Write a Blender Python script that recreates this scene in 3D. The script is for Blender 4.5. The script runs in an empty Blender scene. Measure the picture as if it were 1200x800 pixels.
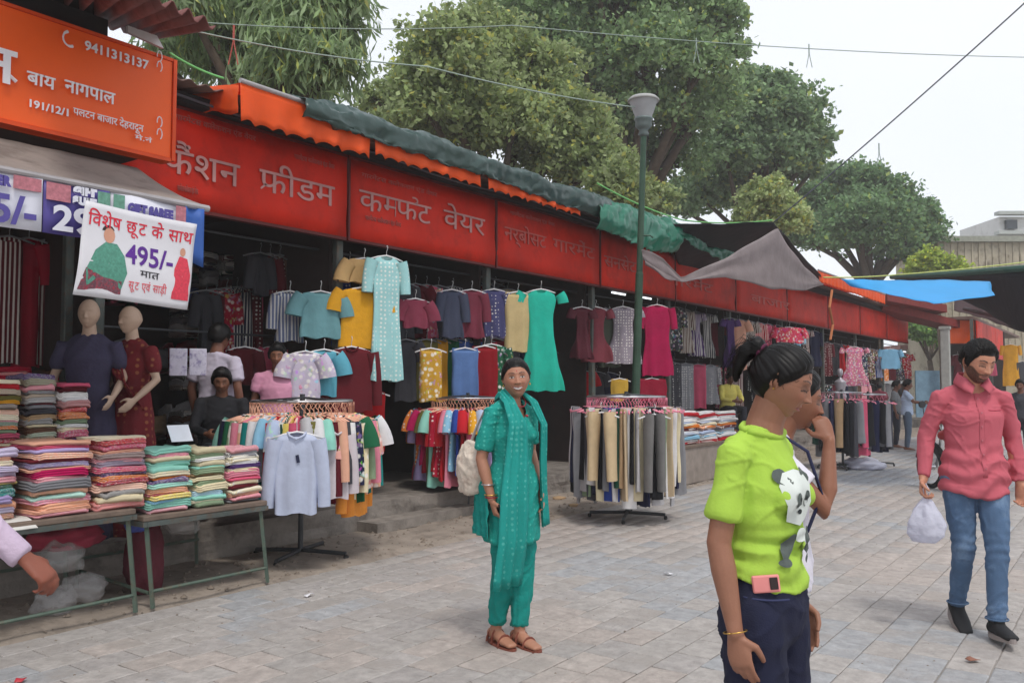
import bpy, bmesh, math, random
import numpy as np
from mathutils import Vector, Matrix, noise as mnoise
random.seed(7); rng = np.random.default_rng(7)
SC = bpy.context.scene; COL = SC.collection
pi = math.pi

# ------------------------------------------------------------------ camera
CAMZ = 1.48; TH = math.atan(0.73); PITCH = math.atan(0.052)
cd = bpy.data.cameras.new('camera'); cd.sensor_width = 36; cd.lens = 30; cd.clip_end = 2000; cd.clip_start = 0.05
cam = bpy.data.objects.new('camera', cd); COL.objects.link(cam)
cam.location = (0, 0, CAMZ); cam.rotation_euler = (pi/2 + PITCH, 0, TH); SC.camera = cam
FH = Vector((-math.sin(TH), math.cos(TH), 0)); RH = Vector((math.cos(TH), math.sin(TH), 0)); CP = Vector((0, 0, CAMZ))

# ------------------------------------------------------------------ light
SUN_EL, SUN_AZ = math.radians(62), math.radians(125)
W = bpy.data.worlds.new('World'); SC.world = W; W.use_nodes = True
nt = W.node_tree; N = nt.nodes; L = nt.links
bg = N['Background']
sky = N.new('ShaderNodeTexSky'); sky.sky_type = 'NISHITA'; sky.sun_disc = False
sky.sun_elevation = SUN_EL; sky.sun_rotation = SUN_AZ; sky.air_density = 1.0; sky.dust_density = 4.0
mul = N.new('ShaderNodeVectorMath'); mul.operation = 'SCALE'; mul.inputs['Scale'].default_value = 0.1
tc = N.new('ShaderNodeTexCoord'); nz = N.new('ShaderNodeTexNoise'); nz.inputs['Scale'].default_value = 1.6; nz.inputs['Detail'].default_value = 5
rp = N.new('ShaderNodeValToRGB'); rp.color_ramp.elements[0].position = .3; rp.color_ramp.elements[1].position = .7
rp.color_ramp.elements[0].color = (0.85, 0.91, 1.01, 1); rp.color_ramp.elements[1].color = (0.98, 1.0, 1.05, 1)
mx = N.new('ShaderNodeMix'); mx.data_type = 'RGBA'; mx.inputs[0].default_value = 0.9
L.new(tc.outputs['Generated'], nz.inputs['Vector']); L.new(nz.outputs['Fac'], rp.inputs[0])
L.new(sky.outputs[0], mul.inputs[0]); L.new(mul.outputs[0], mx.inputs[6]); L.new(rp.outputs[0], mx.inputs[7]); L.new(mx.outputs[2], bg.inputs[0])
bg.inputs[1].default_value = 1.0
sd = bpy.data.lights.new('sun', 'SUN'); sd.energy = 1.5; sd.angle = math.radians(10); sd.color = (1, .96, .9)
sun = bpy.data.objects.new('sun', sd); COL.objects.link(sun)
sdir = Vector((math.cos(SUN_EL)*math.sin(SUN_AZ), math.cos(SUN_EL)*math.cos(SUN_AZ), math.sin(SUN_EL)))
sun.rotation_euler = sdir.to_track_quat('Z', 'Y').to_euler()
SC.view_settings.view_transform = 'Standard'; SC.view_settings.look = 'None'; SC.view_settings.exposure = 0.2; SC.view_settings.gamma = 1
SC.cycles.volume_bounces = 3; SC.cycles.max_bounces = 7; SC.cycles.diffuse_bounces = 4; SC.cycles.glossy_bounces = 2; SC.cycles.transparent_max_bounces = 8

# ------------------------------------------------------------------ where things stand: D metres left of the camera's line, s along the street
def SD(s, D, z=0.): return Vector((-D, s, z))
def ray(px, py):
    x = (px-600)/1000; y = (400-py)/1000
    cp, sp = math.cos(PITCH), math.sin(PITCH)
    return RH*x + (FH*cp + Vector((0, 0, sp))) + (FH*(-sp) + Vector((0, 0, cp)))*y
def atD(px, py, D): d = ray(px, py); return CP + d*(-D/d.x)
def atz(px, py, z=0.): d = ray(px, py); return CP + d*((z-CAMZ)/d.z)
def atY(px, py, dep): d = ray(px, py); return CP + d*(dep/d.dot(FH))

# ------------------------------------------------------------------ materials
def rgb(*c):
    "sRGB 0-255 -> linear"
    if len(c) == 1: c = c[0]
    if isinstance(c, str): c = [int(c[i:i+2], 16) for i in (0, 2, 4)]
    return tuple((v/255/12.92 if v/255 <= .04045 else ((v/255+.055)/1.055)**2.4) for v in c)
_mats = {}
def M(name, col=(.5, .5, .5), rough=.8, nscale=6., namt=.15, bump=(0, 0), obj=False, attr=None, metal=0., pat=None, spec=.3, alpha=1., trans=0., wave=None, emit=None, dirt=None, sss=0):
    if name in _mats: return _mats[name]
    m = bpy.data.materials.new(name); m.use_nodes = True; _mats[name] = m
    nt = m.node_tree; N = nt.nodes; L = nt.links; b = N['Principled BSDF']
    b.inputs['Roughness'].default_value = rough; b.inputs['Metallic'].default_value = metal; b.inputs['Specular IOR Level'].default_value = spec
    t = N.new('ShaderNodeTexCoord'); oi = N.new('ShaderNodeObjectInfo')
    sc = N.new('ShaderNodeVectorMath'); sc.operation = 'SCALE'; sc.inputs[0].default_value = (17, 23, 31); L.new(oi.outputs['Random'], sc.inputs['Scale'])
    ad = N.new('ShaderNodeVectorMath'); ad.operation = 'ADD'; L.new(t.outputs['Object'], ad.inputs[0]); L.new(sc.outputs[0], ad.inputs[1])
    vec = ad.outputs[0]
    if obj: base = oi.outputs['Color']
    elif attr: a = N.new('ShaderNodeVertexColor'); a.layer_name = attr; base = a.outputs['Color']
    else: r_ = N.new('ShaderNodeRGB'); r_.outputs[0].default_value = (*col, 1); base = r_.outputs[0]
    def mix(f, a_, b_, typ='MIX'):
        x = N.new('ShaderNodeMix'); x.data_type = 'RGBA'; x.blend_type = typ
        for i, v in ((0, f), (6, a_), (7, b_)):
            if hasattr(v, 'node'): L.new(v, x.inputs[i])
            elif i == 0: x.inputs[0].default_value = v
            else: x.inputs[i].default_value = (*v, 1)
        return x.outputs[2]
    def ramp(v, p0, p1, c0=(0, 0, 0), c1=(1, 1, 1)):
        r = N.new('ShaderNodeValToRGB'); r.color_ramp.elements[0].position = p0; r.color_ramp.elements[1].position = p1
        r.color_ramp.elements[0].color = (*c0, 1); r.color_ramp.elements[1].color = (*c1, 1); L.new(v, r.inputs[0]); return r.outputs[0]
    if pat:
        kind, pc, psc = pat
        pcol = pc if pc else mix(.75, base, (.9, .87, .8))
        if kind == 'dots':
            v = N.new('ShaderNodeTexVoronoi'); v.inputs['Scale'].default_value = psc; v.inputs['Randomness'].default_value = .25; L.new(vec, v.inputs['Vector'])
            base = mix(ramp(v.outputs['Distance'], .22, .3, (1, 1, 1), (0, 0, 0)), base, pcol)
        elif kind == 'floral':
            v = N.new('ShaderNodeTexVoronoi'); v.inputs['Scale'].default_value = psc; L.new(vec, v.inputs['Vector'])
            n0 = N.new('ShaderNodeTexNoise'); n0.inputs['Scale'].default_value = psc*1.3; n0.inputs['Detail'].default_value = 3; L.new(vec, n0.inputs['Vector'])
            base = mix(ramp(v.outputs['Distance'], .25, .4, (1, 1, 1), (0, 0, 0)), base, pcol)
            base = mix(ramp(n0.outputs['Fac'], .56, .6), base, mix(.6, v.outputs['Color'], base))
        elif kind == 'stripe':
            w = N.new('ShaderNodeTexWave'); w.inputs['Scale'].default_value = psc; w.bands_direction = 'X'; w.inputs['Distortion'].default_value = .3; L.new(vec, w.inputs['Vector'])
            base = mix(ramp(w.outputs['Fac'], .6, .7), base, pcol)
        elif kind == 'band':
            w = N.new('ShaderNodeTexWave'); w.inputs['Scale'].default_value = psc; w.bands_direction = 'Z'; w.inputs['Distortion'].default_value = .3; L.new(vec, w.inputs['Vector'])
            base = mix(ramp(w.outputs['Fac'], .6, .7), base, pcol)
    n = N.new('ShaderNodeTexNoise'); n.inputs['Scale'].default_value = nscale; n.inputs['Detail'].default_value = 6; n.inputs['Roughness'].default_value = .6; L.new(vec, n.inputs['Vector'])
    if namt:
        f = ramp(n.outputs['Fac'], .25, .75, (1-namt,)*3, (1+namt*.5,)*3)
        base = mix(1., base, f, 'MULTIPLY')
    if dirt:
        dc, dsc, amt = dirt
        n2 = N.new('ShaderNodeTexNoise'); n2.inputs['Scale'].default_value = dsc; n2.inputs['Detail'].default_value = 8; n2.inputs['Roughness'].default_value = .7; L.new(vec, n2.inputs['Vector'])
        base = mix(ramp(n2.outputs['Fac'], .5, .68, (0, 0, 0), (amt,)*3), base, dc)
    L.new(base, b.inputs['Base Color'])
    if bump[1]:
        n3 = N.new('ShaderNodeTexNoise'); n3.inputs['Scale'].default_value = bump[0]; n3.inputs['Detail'].default_value = 5; L.new(vec, n3.inputs['Vector'])
        bp = N.new('ShaderNodeBump'); bp.inputs['Strength'].default_value = bump[1]; bp.inputs['Distance'].default_value = .02
        L.new(n3.outputs['Fac'], bp.inputs['Height']); L.new(bp.outputs[0], b.inputs['Normal'])
        if wave:
            w = N.new('ShaderNodeTexWave'); w.inputs['Scale'].default_value = wave[0]; w.bands_direction = wave[2]; w.inputs['Distortion'].default_value = 2.5; L.new(vec, w.inputs['Vector'])
            b2 = N.new('ShaderNodeBump'); b2.inputs['Strength'].default_value = wave[1]; b2.inputs['Distance'].default_value = .02
            L.new(w.outputs['Fac'], b2.inputs['Height']); L.new(bp.outputs[0], b2.inputs['Normal']); L.new(b2.outputs[0], b.inputs['Normal'])
    if sss:
        b.inputs['Subsurface Weight'].default_value = sss; b.inputs['Subsurface Radius'].default_value = (.012, .005, .003)
    if alpha < 1: b.inputs['Alpha'].default_value = alpha
    if trans:
        tr = N.new('ShaderNodeBsdfTranslucent'); L.new(base, tr.inputs[0]); ms = N.new('ShaderNodeMixShader'); ms.inputs[0].default_value = trans
        out = N['Material Output']; L.new(b.outputs[0], ms.inputs[1]); L.new(tr.outputs[0], ms.inputs[2]); L.new(ms.outputs[0], out.inputs[0])
    if emit:
        b.inputs['Emission Color'].default_value = (*emit[0], 1); b.inputs['Emission Strength'].default_value = emit[1]
    return m
CLOTH = M('cloth', obj=True, rough=.9, nscale=5, namt=.18, bump=(25, .25), trans=.12)
CLOTH_DOTS = M('cloth_dots', obj=True, rough=.9, pat=('dots', None, 22), bump=(25, .25))
CLOTH_FLORAL = M('cloth_floral', obj=True, rough=.9, pat=('floral', None, 16), bump=(25, .25))
CLOTH_STRIPE = M('cloth_stripe', obj=True, rough=.9, pat=('stripe', None, 9), bump=(25, .25))
CLOTH_BAND = M('cloth_border', obj=True, rough=.85, pat=('band', None, 5), bump=(25, .25))
CLOTHS = {'plain': CLOTH, 'dots': CLOTH_DOTS, 'floral': CLOTH_FLORAL, 'stripe': CLOTH_STRIPE, 'border': CLOTH_BAND}
STEEL = M('dark_steel', (.07, .075, .08), .45, metal=.6, namt=.3)
RUSTY = M('worn_painted_steel', (.11, .13, .12), .6, metal=.3, namt=.4, dirt=((.16, .08, .04), 14, .7))
CHROME = M('chrome', (.55, .55, .56), .3, metal=1, namt=.1)
HANG = M('hanger_plastic', obj=True, rough=.4, namt=.05)
DARKP = M('black_plastic', (.02, .02, .022), .5)
RUBBER = M('rubber', (.025, .025, .025), .85)

# ------------------------------------------------------------------ mesh helpers
def link(o, parent=None):
    COL.objects.link(o)
    if parent: o.parent = parent
    return o
def tag(o, label=None, cat=None, group=None, kind=None):
    if label: o['label'] = label
    if cat: o['category'] = cat
    if group: o['group'] = group
    if kind: o['kind'] = kind
    return o
def thing(name, label, cat, loc=(0, 0, 0), rz=0., group=None):
    o = bpy.data.objects.new(name, None); COL.objects.link(o); o.location = loc; o.rotation_euler = (0, 0, rz); o.empty_display_size = .1
    return tag(o, label, cat, group)
def mesh_np(name, V, F, smooth=True, cols=None):
    "V (n,3) array, F (m,4) or (m,3) array, or list of lists"
    me = bpy.data.meshes.new(name)
    if isinstance(F, np.ndarray):
        V = np.ascontiguousarray(V, dtype=np.float32); k = F.shape[1]; n = len(F)
        me.vertices.add(len(V)); me.vertices.foreach_set('co', V.ravel())
        me.loops.add(n*k); me.loops.foreach_set('vertex_index', np.ascontiguousarray(F, dtype=np.int32).ravel())
        me.polygons.add(n); me.polygons.foreach_set('loop_start', np.arange(0, n*k, k, dtype=np.int32))
        me.update(calc_edges=True)
    else:
        me.from_pydata([tuple(map(float, v)) for v in V], [], [tuple(int(i) for i in f) for f in F]); me.update()
    if smooth: me.polygons.foreach_set('use_smooth', [True]*len(me.polygons))
    if cols is not None:
        ca = me.color_attributes.new('Col', 'FLOAT_COLOR', 'POINT'); ca.data.foreach_set('color', np.ascontiguousarray(np.c_[cols, np.ones(len(cols))], dtype=np.float32).ravel())
    return me
def ob(name, me, mats, parent=None, loc=None, rot=None, color=None):
    if not isinstance(mats, (list, tuple)): mats = [mats]
    if len(me.materials) == 0:
        for m in mats: me.materials.append(m)
    o = bpy.data.objects.new(name, me); link(o, parent)
    if loc is not None: o.location = loc
    if rot is not None: o.rotation_euler = rot
    if color is not None: o.color = (*color, 1)
    return o
class MB:
    def __init__(s): s.V = []; s.F = []; s.mi = []; s.cur = 0
    def add(s, V, F):
        n = len(s.V); s.V += [tuple(v) for v in V]; s.F += [tuple(i+n for i in f) for f in F]; s.mi += [s.cur]*len(F); return s
    def box(s, a, b, ch=0.):
        (x0, y0, z0), (x1, y1, z1) = a, b
        x0, x1 = min(x0, x1), max(x0, x1); y0, y1 = min(y0, y1), max(y0, y1); z0, z1 = min(z0, z1), max(z0, z1)
        if ch <= 0:
            return s.add([(x0, y0, z0), (x1, y0, z0), (x1, y1, z0), (x0, y1, z0), (x0, y0, z1), (x1, y0, z1), (x1, y1, z1), (x0, y1, z1)],
                         [(3, 2, 1, 0), (4, 5, 6, 7), (0, 1, 5, 4), (1, 2, 6, 5), (2, 3, 7, 6), (3, 0, 4, 7)])
        def ring(z, i): return [(x0+i, y0+ch, z), (x0+ch, y0+i, z), (x1-ch, y0+i, z), (x1-i, y0+ch, z), (x1-i, y1-ch, z), (x1-ch, y1-i, z), (x0+ch, y1-i, z), (x0+i, y1-ch, z)]
        V = ring(z0, ch*.6)+ring(z0+ch, 0)+ring(z1-ch, 0)+ring(z1, ch*.6); F = [tuple(range(7, -1, -1)), tuple(range(24, 32))]
        for k in range(3):
            for i in range(8): F.append((k*8+i, k*8+(i+1) % 8, k*8+8+(i+1) % 8, k*8+8+i))
        return s.add(V, F)
    def tube(s, pts, r, n=8, cap=True):
        pts = [Vector(p) for p in pts]; m = len(pts)
        rr = r if isinstance(r, (list, tuple)) else [r]*m
        V = []; F = []; up = None
        for i, p in enumerate(pts):
            t = (pts[min(i+1, m-1)]-pts[max(i-1, 0)]).normalized()
            if up is None: up = Vector((0, 0, 1)) if abs(t.z) < .9 else Vector((1, 0, 0))
            a = t.cross(up)
            if a.length < 1e-4: a = t.cross(Vector((0, 1, 0)))
            a.normalize(); b = a.cross(t).normalized(); up = b
            q = rr[i]; q = q if isinstance(q, tuple) else (q, q)
            for k in range(n):
                an = 2*pi*k/n; V.append(p+a*(math.cos(an)*q[0])+b*(math.sin(an)*q[1]))
        for i in range(m-1):
            for k in range(n): F.append((i*n+k, i*n+(k+1) % n, (i+1)*n+(k+1) % n, (i+1)*n+k))
        if cap: F.append(tuple(range(n-1, -1, -1))); F.append(tuple(range((m-1)*n, m*n)))
        return s.add(V, F)
    def lathe(s, prof, c=(0, 0, 0), n=20, axis='z', cap=True):
        V = []; F = []; c = Vector(c)
        for r, z in prof:
            for k in range(n):
                an = 2*pi*k/n; x, y = r*math.cos(an), r*math.sin(an)
                V.append(c+(Vector((x, y, z)) if axis == 'z' else Vector((z, x, y)) if axis == 'x' else Vector((x, z, y))))
        m = len(prof)
        for i in range(m-1):
            for k in range(n): F.append((i*n+k, i*n+(k+1) % n, (i+1)*n+(k+1) % n, (i+1)*n+k))
        if cap: F.append(tuple(range(n-1, -1, -1))); F.append(tuple(range((m-1)*n, m*n)))
        return s.add(V, F)
    def grid(s, fn, nu, nv):
        "fn(u,v) with u,v in 0..1"
        V = [fn(i/nu, j/nv) for j in range(nv+1) for i in range(nu+1)]
        F = [(j*(nu+1)+i, j*(nu+1)+i+1, (j+1)*(nu+1)+i+1, (j+1)*(nu+1)+i) for j in range(nv) for i in range(nu)]
        return s.add(V, F)
    def poly(s, P): return s.add(P, [tuple(range(len(P)))])
    def prism(s, P, d):
        "polygon P extruded by vector d"
        P = [Vector(p) for p in P]; d = Vector(d); n = len(P)
        return s.add(P+[p+d for p in P], [tuple(range(n-1, -1, -1)), tuple(range(n, 2*n))]+[(i, (i+1) % n, n+(i+1) % n, n+i) for i in range(n)])
    def mesh(s, name, smooth=False):
        me = bpy.data.meshes.new(name); me.from_pydata(s.V, [], s.F); me.update()
        if smooth: me.polygons.foreach_set('use_smooth', [True]*len(me.polygons))
        if any(s.mi): me.polygons.foreach_set('material_index', s.mi)
        return me
    def build(s, name, mats, parent=None, loc=None, rot=None, color=None, smooth=False):
        return ob(name, s.mesh(name, smooth), mats, parent, loc, rot, color)
def solid(o, th, offset=-1):
    m = o.modifiers.new('thick', 'SOLIDIFY'); m.thickness = th; m.offset = offset; return o
def copy_thing(o, loc=None, rz=None, label=None, color=None):
    c = o.copy(); COL.objects.link(c)
    if loc is not None: c.location = loc
    if rz is not None: c.rotation_euler = (0, 0, rz)
    if label: c['label'] = label
    if color is not None: c.color = (*color, 1)
    def rec(src, dst):
        for ch in list(src.children):
            d = ch.copy(); COL.objects.link(d); d.parent = dst
            if 'label' in d.keys(): del d['label']
            if color is not None and ch.get('tint'): d.color = (*color, 1)
            rec(ch, d)
    rec(o, c); return c
def nzv(x, y, z=0.): return mnoise.noise(Vector((x, y, z)))
def text_mesh(s, size, off=0.0, ext=.004, space=1.):
    c = bpy.data.curves.new('t', 'FONT'); c.body = s; c.size = size; c.offset = off; c.extrude = ext; c.resolution_u = 4; c.space_character = space
    o = bpy.data.objects.new('t', c); COL.objects.link(o)
    dg = bpy.context.evaluated_depsgraph_get(); dg.update()
    me = bpy.data.meshes.new_from_object(o.evaluated_get(dg)); bpy.data.objects.remove(o); bpy.data.curves.remove(c)
    me.materials.clear()
    return me
def words(pieces, size, off=0., ext=.004):
    """pieces: text or (text, 'half') for a consonant without its bar, ('hook', ) reph over the next letter, ('slash',) a stroke under the last. Returns V,F lists in the XY plane"""
    V = []; F = []; x = 0.; last = 0.
    bar = size*.075
    for p in pieces:
        half = False; kind = None
        if isinstance(p, tuple):
            if p[0] == 'space': x += size*.35; continue
            if p[0] == 'slash':
                cx = last; q = [(cx+size*.21, size*.20), (cx+size*.05, size*.03), (cx+size*.02, size*.07), (cx+size*.17, size*.24)]
                n = len(V); V += [(a, b, ext) for a, b in q]; F.append((n, n+1, n+2, n+3)); continue
            if p[0] == 'reph':
                cx = x-size*.12; pts = [(cx-size*.16*math.cos(a), size*.68+size*.14*math.sin(a)) for a in np.linspace(0.3, 2.6, 8)]
                pts = [(cx+size*.12*math.cos(a), size*.70+size*.10*math.sin(a)) for a in np.linspace(-1.2, 2.2, 9)]
                for a, b in zip(pts[:-1], pts[1:]):
                    d = Vector((b[0]-a[0], b[1]-a[1])).normalized()*size*.03; n = len(V)
                    V += [(a[0]-d.y, a[1]+d.x, ext), (a[0]+d.y, a[1]-d.x, ext), (b[0]+d.y, b[1]-d.x, ext), (b[0]-d.y, b[1]+d.x, ext)]; F.append((n, n+1, n+2, n+3))
                continue
            half = True; p = p[0]
        me = text_mesh(p, size, off, ext)
        if len(me.vertices) == 0: x += size*.3; continue
        bm = bmesh.new(); bm.from_mesh(me); bpy.data.meshes.remove(me)
        xs = [v.co.x for v in bm.verts]; x1 = max(xs)
        if half:
            bmesh.ops.bisect_plane(bm, geom=bm.verts[:]+bm.edges[:]+bm.faces[:], plane_co=(x1-bar*2.2, 0, 0), plane_no=(1, 0, 0), clear_outer=True); x1 = x1-bar*2.2
        bm.verts.ensure_lookup_table(); n = len(V)
        V += [(v.co.x+x, v.co.y, v.co.z) for v in bm.verts]; F += [tuple(v.index+n for v in f.verts) for f in bm.faces]
        bm.free(); last = x+0; x += x1-(0 if half else bar*.1)
    return V, F, x
def place_text(V, F, mat, origin, right, up, name='lettering', parent=None, squash=1.):
    "lettering on a plane: right and up are unit vectors"
    o = Vector(origin); r = Vector(right); u = Vector(up); n = r.cross(u)
    W_ = [o+r*(v[0]*squash)+u*v[1]+n*v[2] for v in V]
    mb = MB(); mb.add(W_, F); return mb.build(name, mat, parent)
def letter(s, size, mat, origin, right, up, parent, name='lettering', off=0., ext=.003, squash=1.):
    me = text_mesh(s, size, off, ext); V = [tuple(v.co) for v in me.vertices]; F = [tuple(p.vertices) for p in me.polygons]; bpy.data.meshes.remove(me)
    return place_text(V, F, mat, origin, right, up, name, parent, squash)
# ------------------------------------------------------------------ ground
def pin(o):
    "o is a child built in world coordinates"
    p = o.parent
    if p:
        m = Matrix.LocRotScale(p.location, p.rotation_euler, p.scale); o.matrix_parent_inverse = m.inverted()
    return o
DIRT = M('packed_dirt', rgb(150, 138, 126), .95, nscale=3, namt=.35, bump=(14, .6), dirt=(rgb(105, 95, 86), 5, .8))
GROUNDM = M('ground_dust', rgb(150, 144, 136), .95, nscale=2, namt=.2, bump=(20, .3))
CONC = M('worn_concrete', rgb(140, 132, 124), .9, nscale=4, namt=.35, bump=(18, .5), dirt=(rgb(80, 72, 66), 3, .8))
PAV = M('paving_stone', obj=True, rough=.8, nscale=14, namt=.30, bump=(40, .5), dirt=(rgb(152, 145, 139), 1.6, .85))
PAVF = M('paving_far', attr='Col', rough=.8, nscale=14, namt=.30, bump=(40, .5), dirt=(rgb(152, 145, 139), 1.6, .855))
mb = MB(); mb.grid(lambda u, v: ((u-.5)*900, (v-.5)*900, -.03), 12, 12)
tag(mb.build('ground', GROUNDM), kind='structure')
mb = MB(); mb.box((-5.28, -7, -.025), (16, 60, -.007))
road = tag(mb.build('paved_street', M('joint_sand', rgb(148, 142, 136), .95, nscale=3, namt=.3)), kind='structure')
# paving: running bond, rows .28 across the street, .42 along it
RW, RL = .21, .30
stones = []
for r in range(int(21/RW)):
    D1 = 5.27-r*RW
    for c in range(int(50/RL)):
        s0 = -5+c*RL+(RL/2 if r % 2 else 0)
        stones.append((D1-RW/2, s0+RL/2, r, c))
def stone_color(D, s, r, c):
    n = nzv(D*.45, s*.45, 3.3); m = nzv(D*1.7, s*1.7, 9.1); h = random.Random(r*977+c).random()
    a = np.array(rgb(168, 162, 157)); b = np.array(rgb(160, 160, 161)); d = np.array(rgb(172, 162, 155)); e = np.array(rgb(165, 159, 155))
    k = n+.5*m+(h-.5)*.35
    col = b if k > .22 else (d if k < -.27 else (e if h > .6 else a))
    return col*(.93+.12*random.Random(r*31+c*7).random())
def stone_geo(rg):
    j = [rg.uniform(-.0025, .0025) for _ in range(8)]; w, l = RW/2-.0028, RL/2-.0028; tz = [rg.uniform(-.0016, .0016) for _ in range(4)]
    q = [(-w+j[0], -l+j[1]), (w+j[2], -l+j[3]), (w+j[4], l+j[5]), (-w+j[6], l+j[7])]
    V = [(x, y, -.012) for x, y in q]+[(x, y, -.003+tz[i]) for i, (x, y) in enumerate(q)]+[(x*(1-.006/w), y*(1-.006/l), .001+tz[i]) for i, (x, y) in enumerate(q)]
    F = [(k, (k+1) % 4, 4+(k+1) % 4, 4+k) for k in range(4)]+[(4+k, 4+(k+1) % 4, 8+(k+1) % 4, 8+k) for k in range(4)]+[(8, 9, 10, 11)]
    return V, F
def to_px(p):
    d = Vector(p)-CP; cp, sp = math.cos(PITCH), math.sin(PITCH)
    f = d.dot(FH)*cp+d.z*sp; u = -d.dot(FH)*sp+d.z*cp
    return (600+1000*d.dot(RH)/f, 400-1000*u/f, f) if f > .1 else (-9e3, 9e3, -1)
inview = []; rest = []
for st in stones:
    px, py, f = to_px((-st[0], st[1], 0))
    if f > .5 and -30 < px < 1230 and py < 830 and f < 14: inview.append((f, st))
    else: rest.append(st)
inview.sort(key=lambda a: a[0]); rest += [s for _, s in inview[300:]]
var = []
for k in range(8):
    V, F = stone_geo(random.Random(k)); m_ = MB(); m_.add(V, F); me = m_.mesh('paving_stone'); me.materials.append(PAV); var.append(me)
for f, (D, s, r, c) in inview[:300]:
    o = bpy.data.objects.new('paving_stone', random.choice(var)); COL.objects.link(o); o.parent = road; o.location = (-D, s, 0)
    o.rotation_euler = (random.uniform(-.004, .004), random.uniform(-.004, .004), random.choice((0, pi))+random.uniform(-.004, .004)); o.color = (*stone_color(D, s, r, c), 1)
V = []; F = []; C = []
for D, s, r, c in rest:
    v, f = stone_geo(random.Random(r*7919+c)); n = len(V); V += [(x-D, y+s, z) for x, y, z in v]; F += [tuple(i+n for i in q) for q in f]; C += [stone_color(D, s, r, c)]*len(v)
Fa = np.array(F); tag(ob('paving_field', mesh_np('paving_field', np.array(V), Fa, False, np.array(C)), PAVF, road), kind='stuff')
# dirt strip between the paving and the shops
def dirtz(D, s): return .012+.03*max(0, min(1, (D-5.25)/.7))+.022*nzv(D*2.3, s*2.3)+.008*nzv(D*9, s*9)
mb = MB(); mb.grid(lambda u, v: (-(5.22+1.5*u+.10*nzv(v*30, 5)*(1-u)), -6+62*v, dirtz(5.2+1.5*u, -6+62*v)-(.03 if u == 0 else 0)), 18, 520)
tag(mb.build('dirt_shoulder', DIRT, smooth=True), kind='structure')
# plinth
PZ = .3
mb = MB()
def plz(u, v):
    s = -6+41*v; D = 6.28+3.4*u
    return (-D-(.02*nzv(s*1.5, 2) if u == 0 else 0), s, PZ+.006*nzv(D*3, s*3))
mb.grid(plz, 12, 300)
mb.grid(lambda u, v: (-(6.28+.02*nzv((-6+41*v)*1.5, 2))-.0+.03*nzv(u*3, v*90)*u*(1-u)*4, -6+41*v, PZ*(1-u)-.02*u), 6, 300)
tag(mb.build('shop_plinth', CONC, smooth=False), kind='structure')
# ------------------------------------------------------------------ shop bays
REDB = M('red_painted_board', rgb(206, 40, 16), .55, spec=.2, nscale=1.0, namt=.35, bump=(2.2, .5), dirt=(rgb(130, 30, 18), 2.2, .5))
ORGB = M('orange_painted_board', rgb(250, 100, 34), .4, nscale=1.3, namt=.08, bump=(3, .08))
LETW = M('lettering_white', rgb(190, 142, 138), .6, nscale=3, namt=.35)
LETR = M('lettering_faded', rgb(184, 92, 84), .6, namt=.2)
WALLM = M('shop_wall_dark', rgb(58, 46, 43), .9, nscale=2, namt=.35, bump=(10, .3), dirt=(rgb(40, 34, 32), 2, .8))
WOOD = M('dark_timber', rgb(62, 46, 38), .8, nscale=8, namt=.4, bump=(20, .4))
FS = 6.6
bays = [3.55, 6.11, 8.66, 11.3, 13.95, 16.8, 20.0, 23.3, 26.6, 30.0, 33.3]
bdesc = ['between the dark shirt shelves and the yellow tops', 'behind the blue kurta and blue jeans rack', 'behind the long turquoise kurta', 'behind the magenta suit',
         'behind the seller in yellow', 'behind the girl in the green shirt', 'just past the girl in the green shirt', 'with the silver dress form', 'near the far end of the row', 'last of the row before the alley']
sdesc = ['long red board lettered with two large words nearest the orange board', 'red board with two wide words above the blue kurta', 'red board with small faint lettering above the turquoise kurta', 'red board crossed by the lamp post',
         'red board under the hanging grey cloth', 'orange red board right of the grey cloth seam', 'plain red board above the girl in green', 'plain red board with a rope hanging over it', 'dark red board near the far end', 'darkest red board, last before the alley']
signs = []
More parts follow.
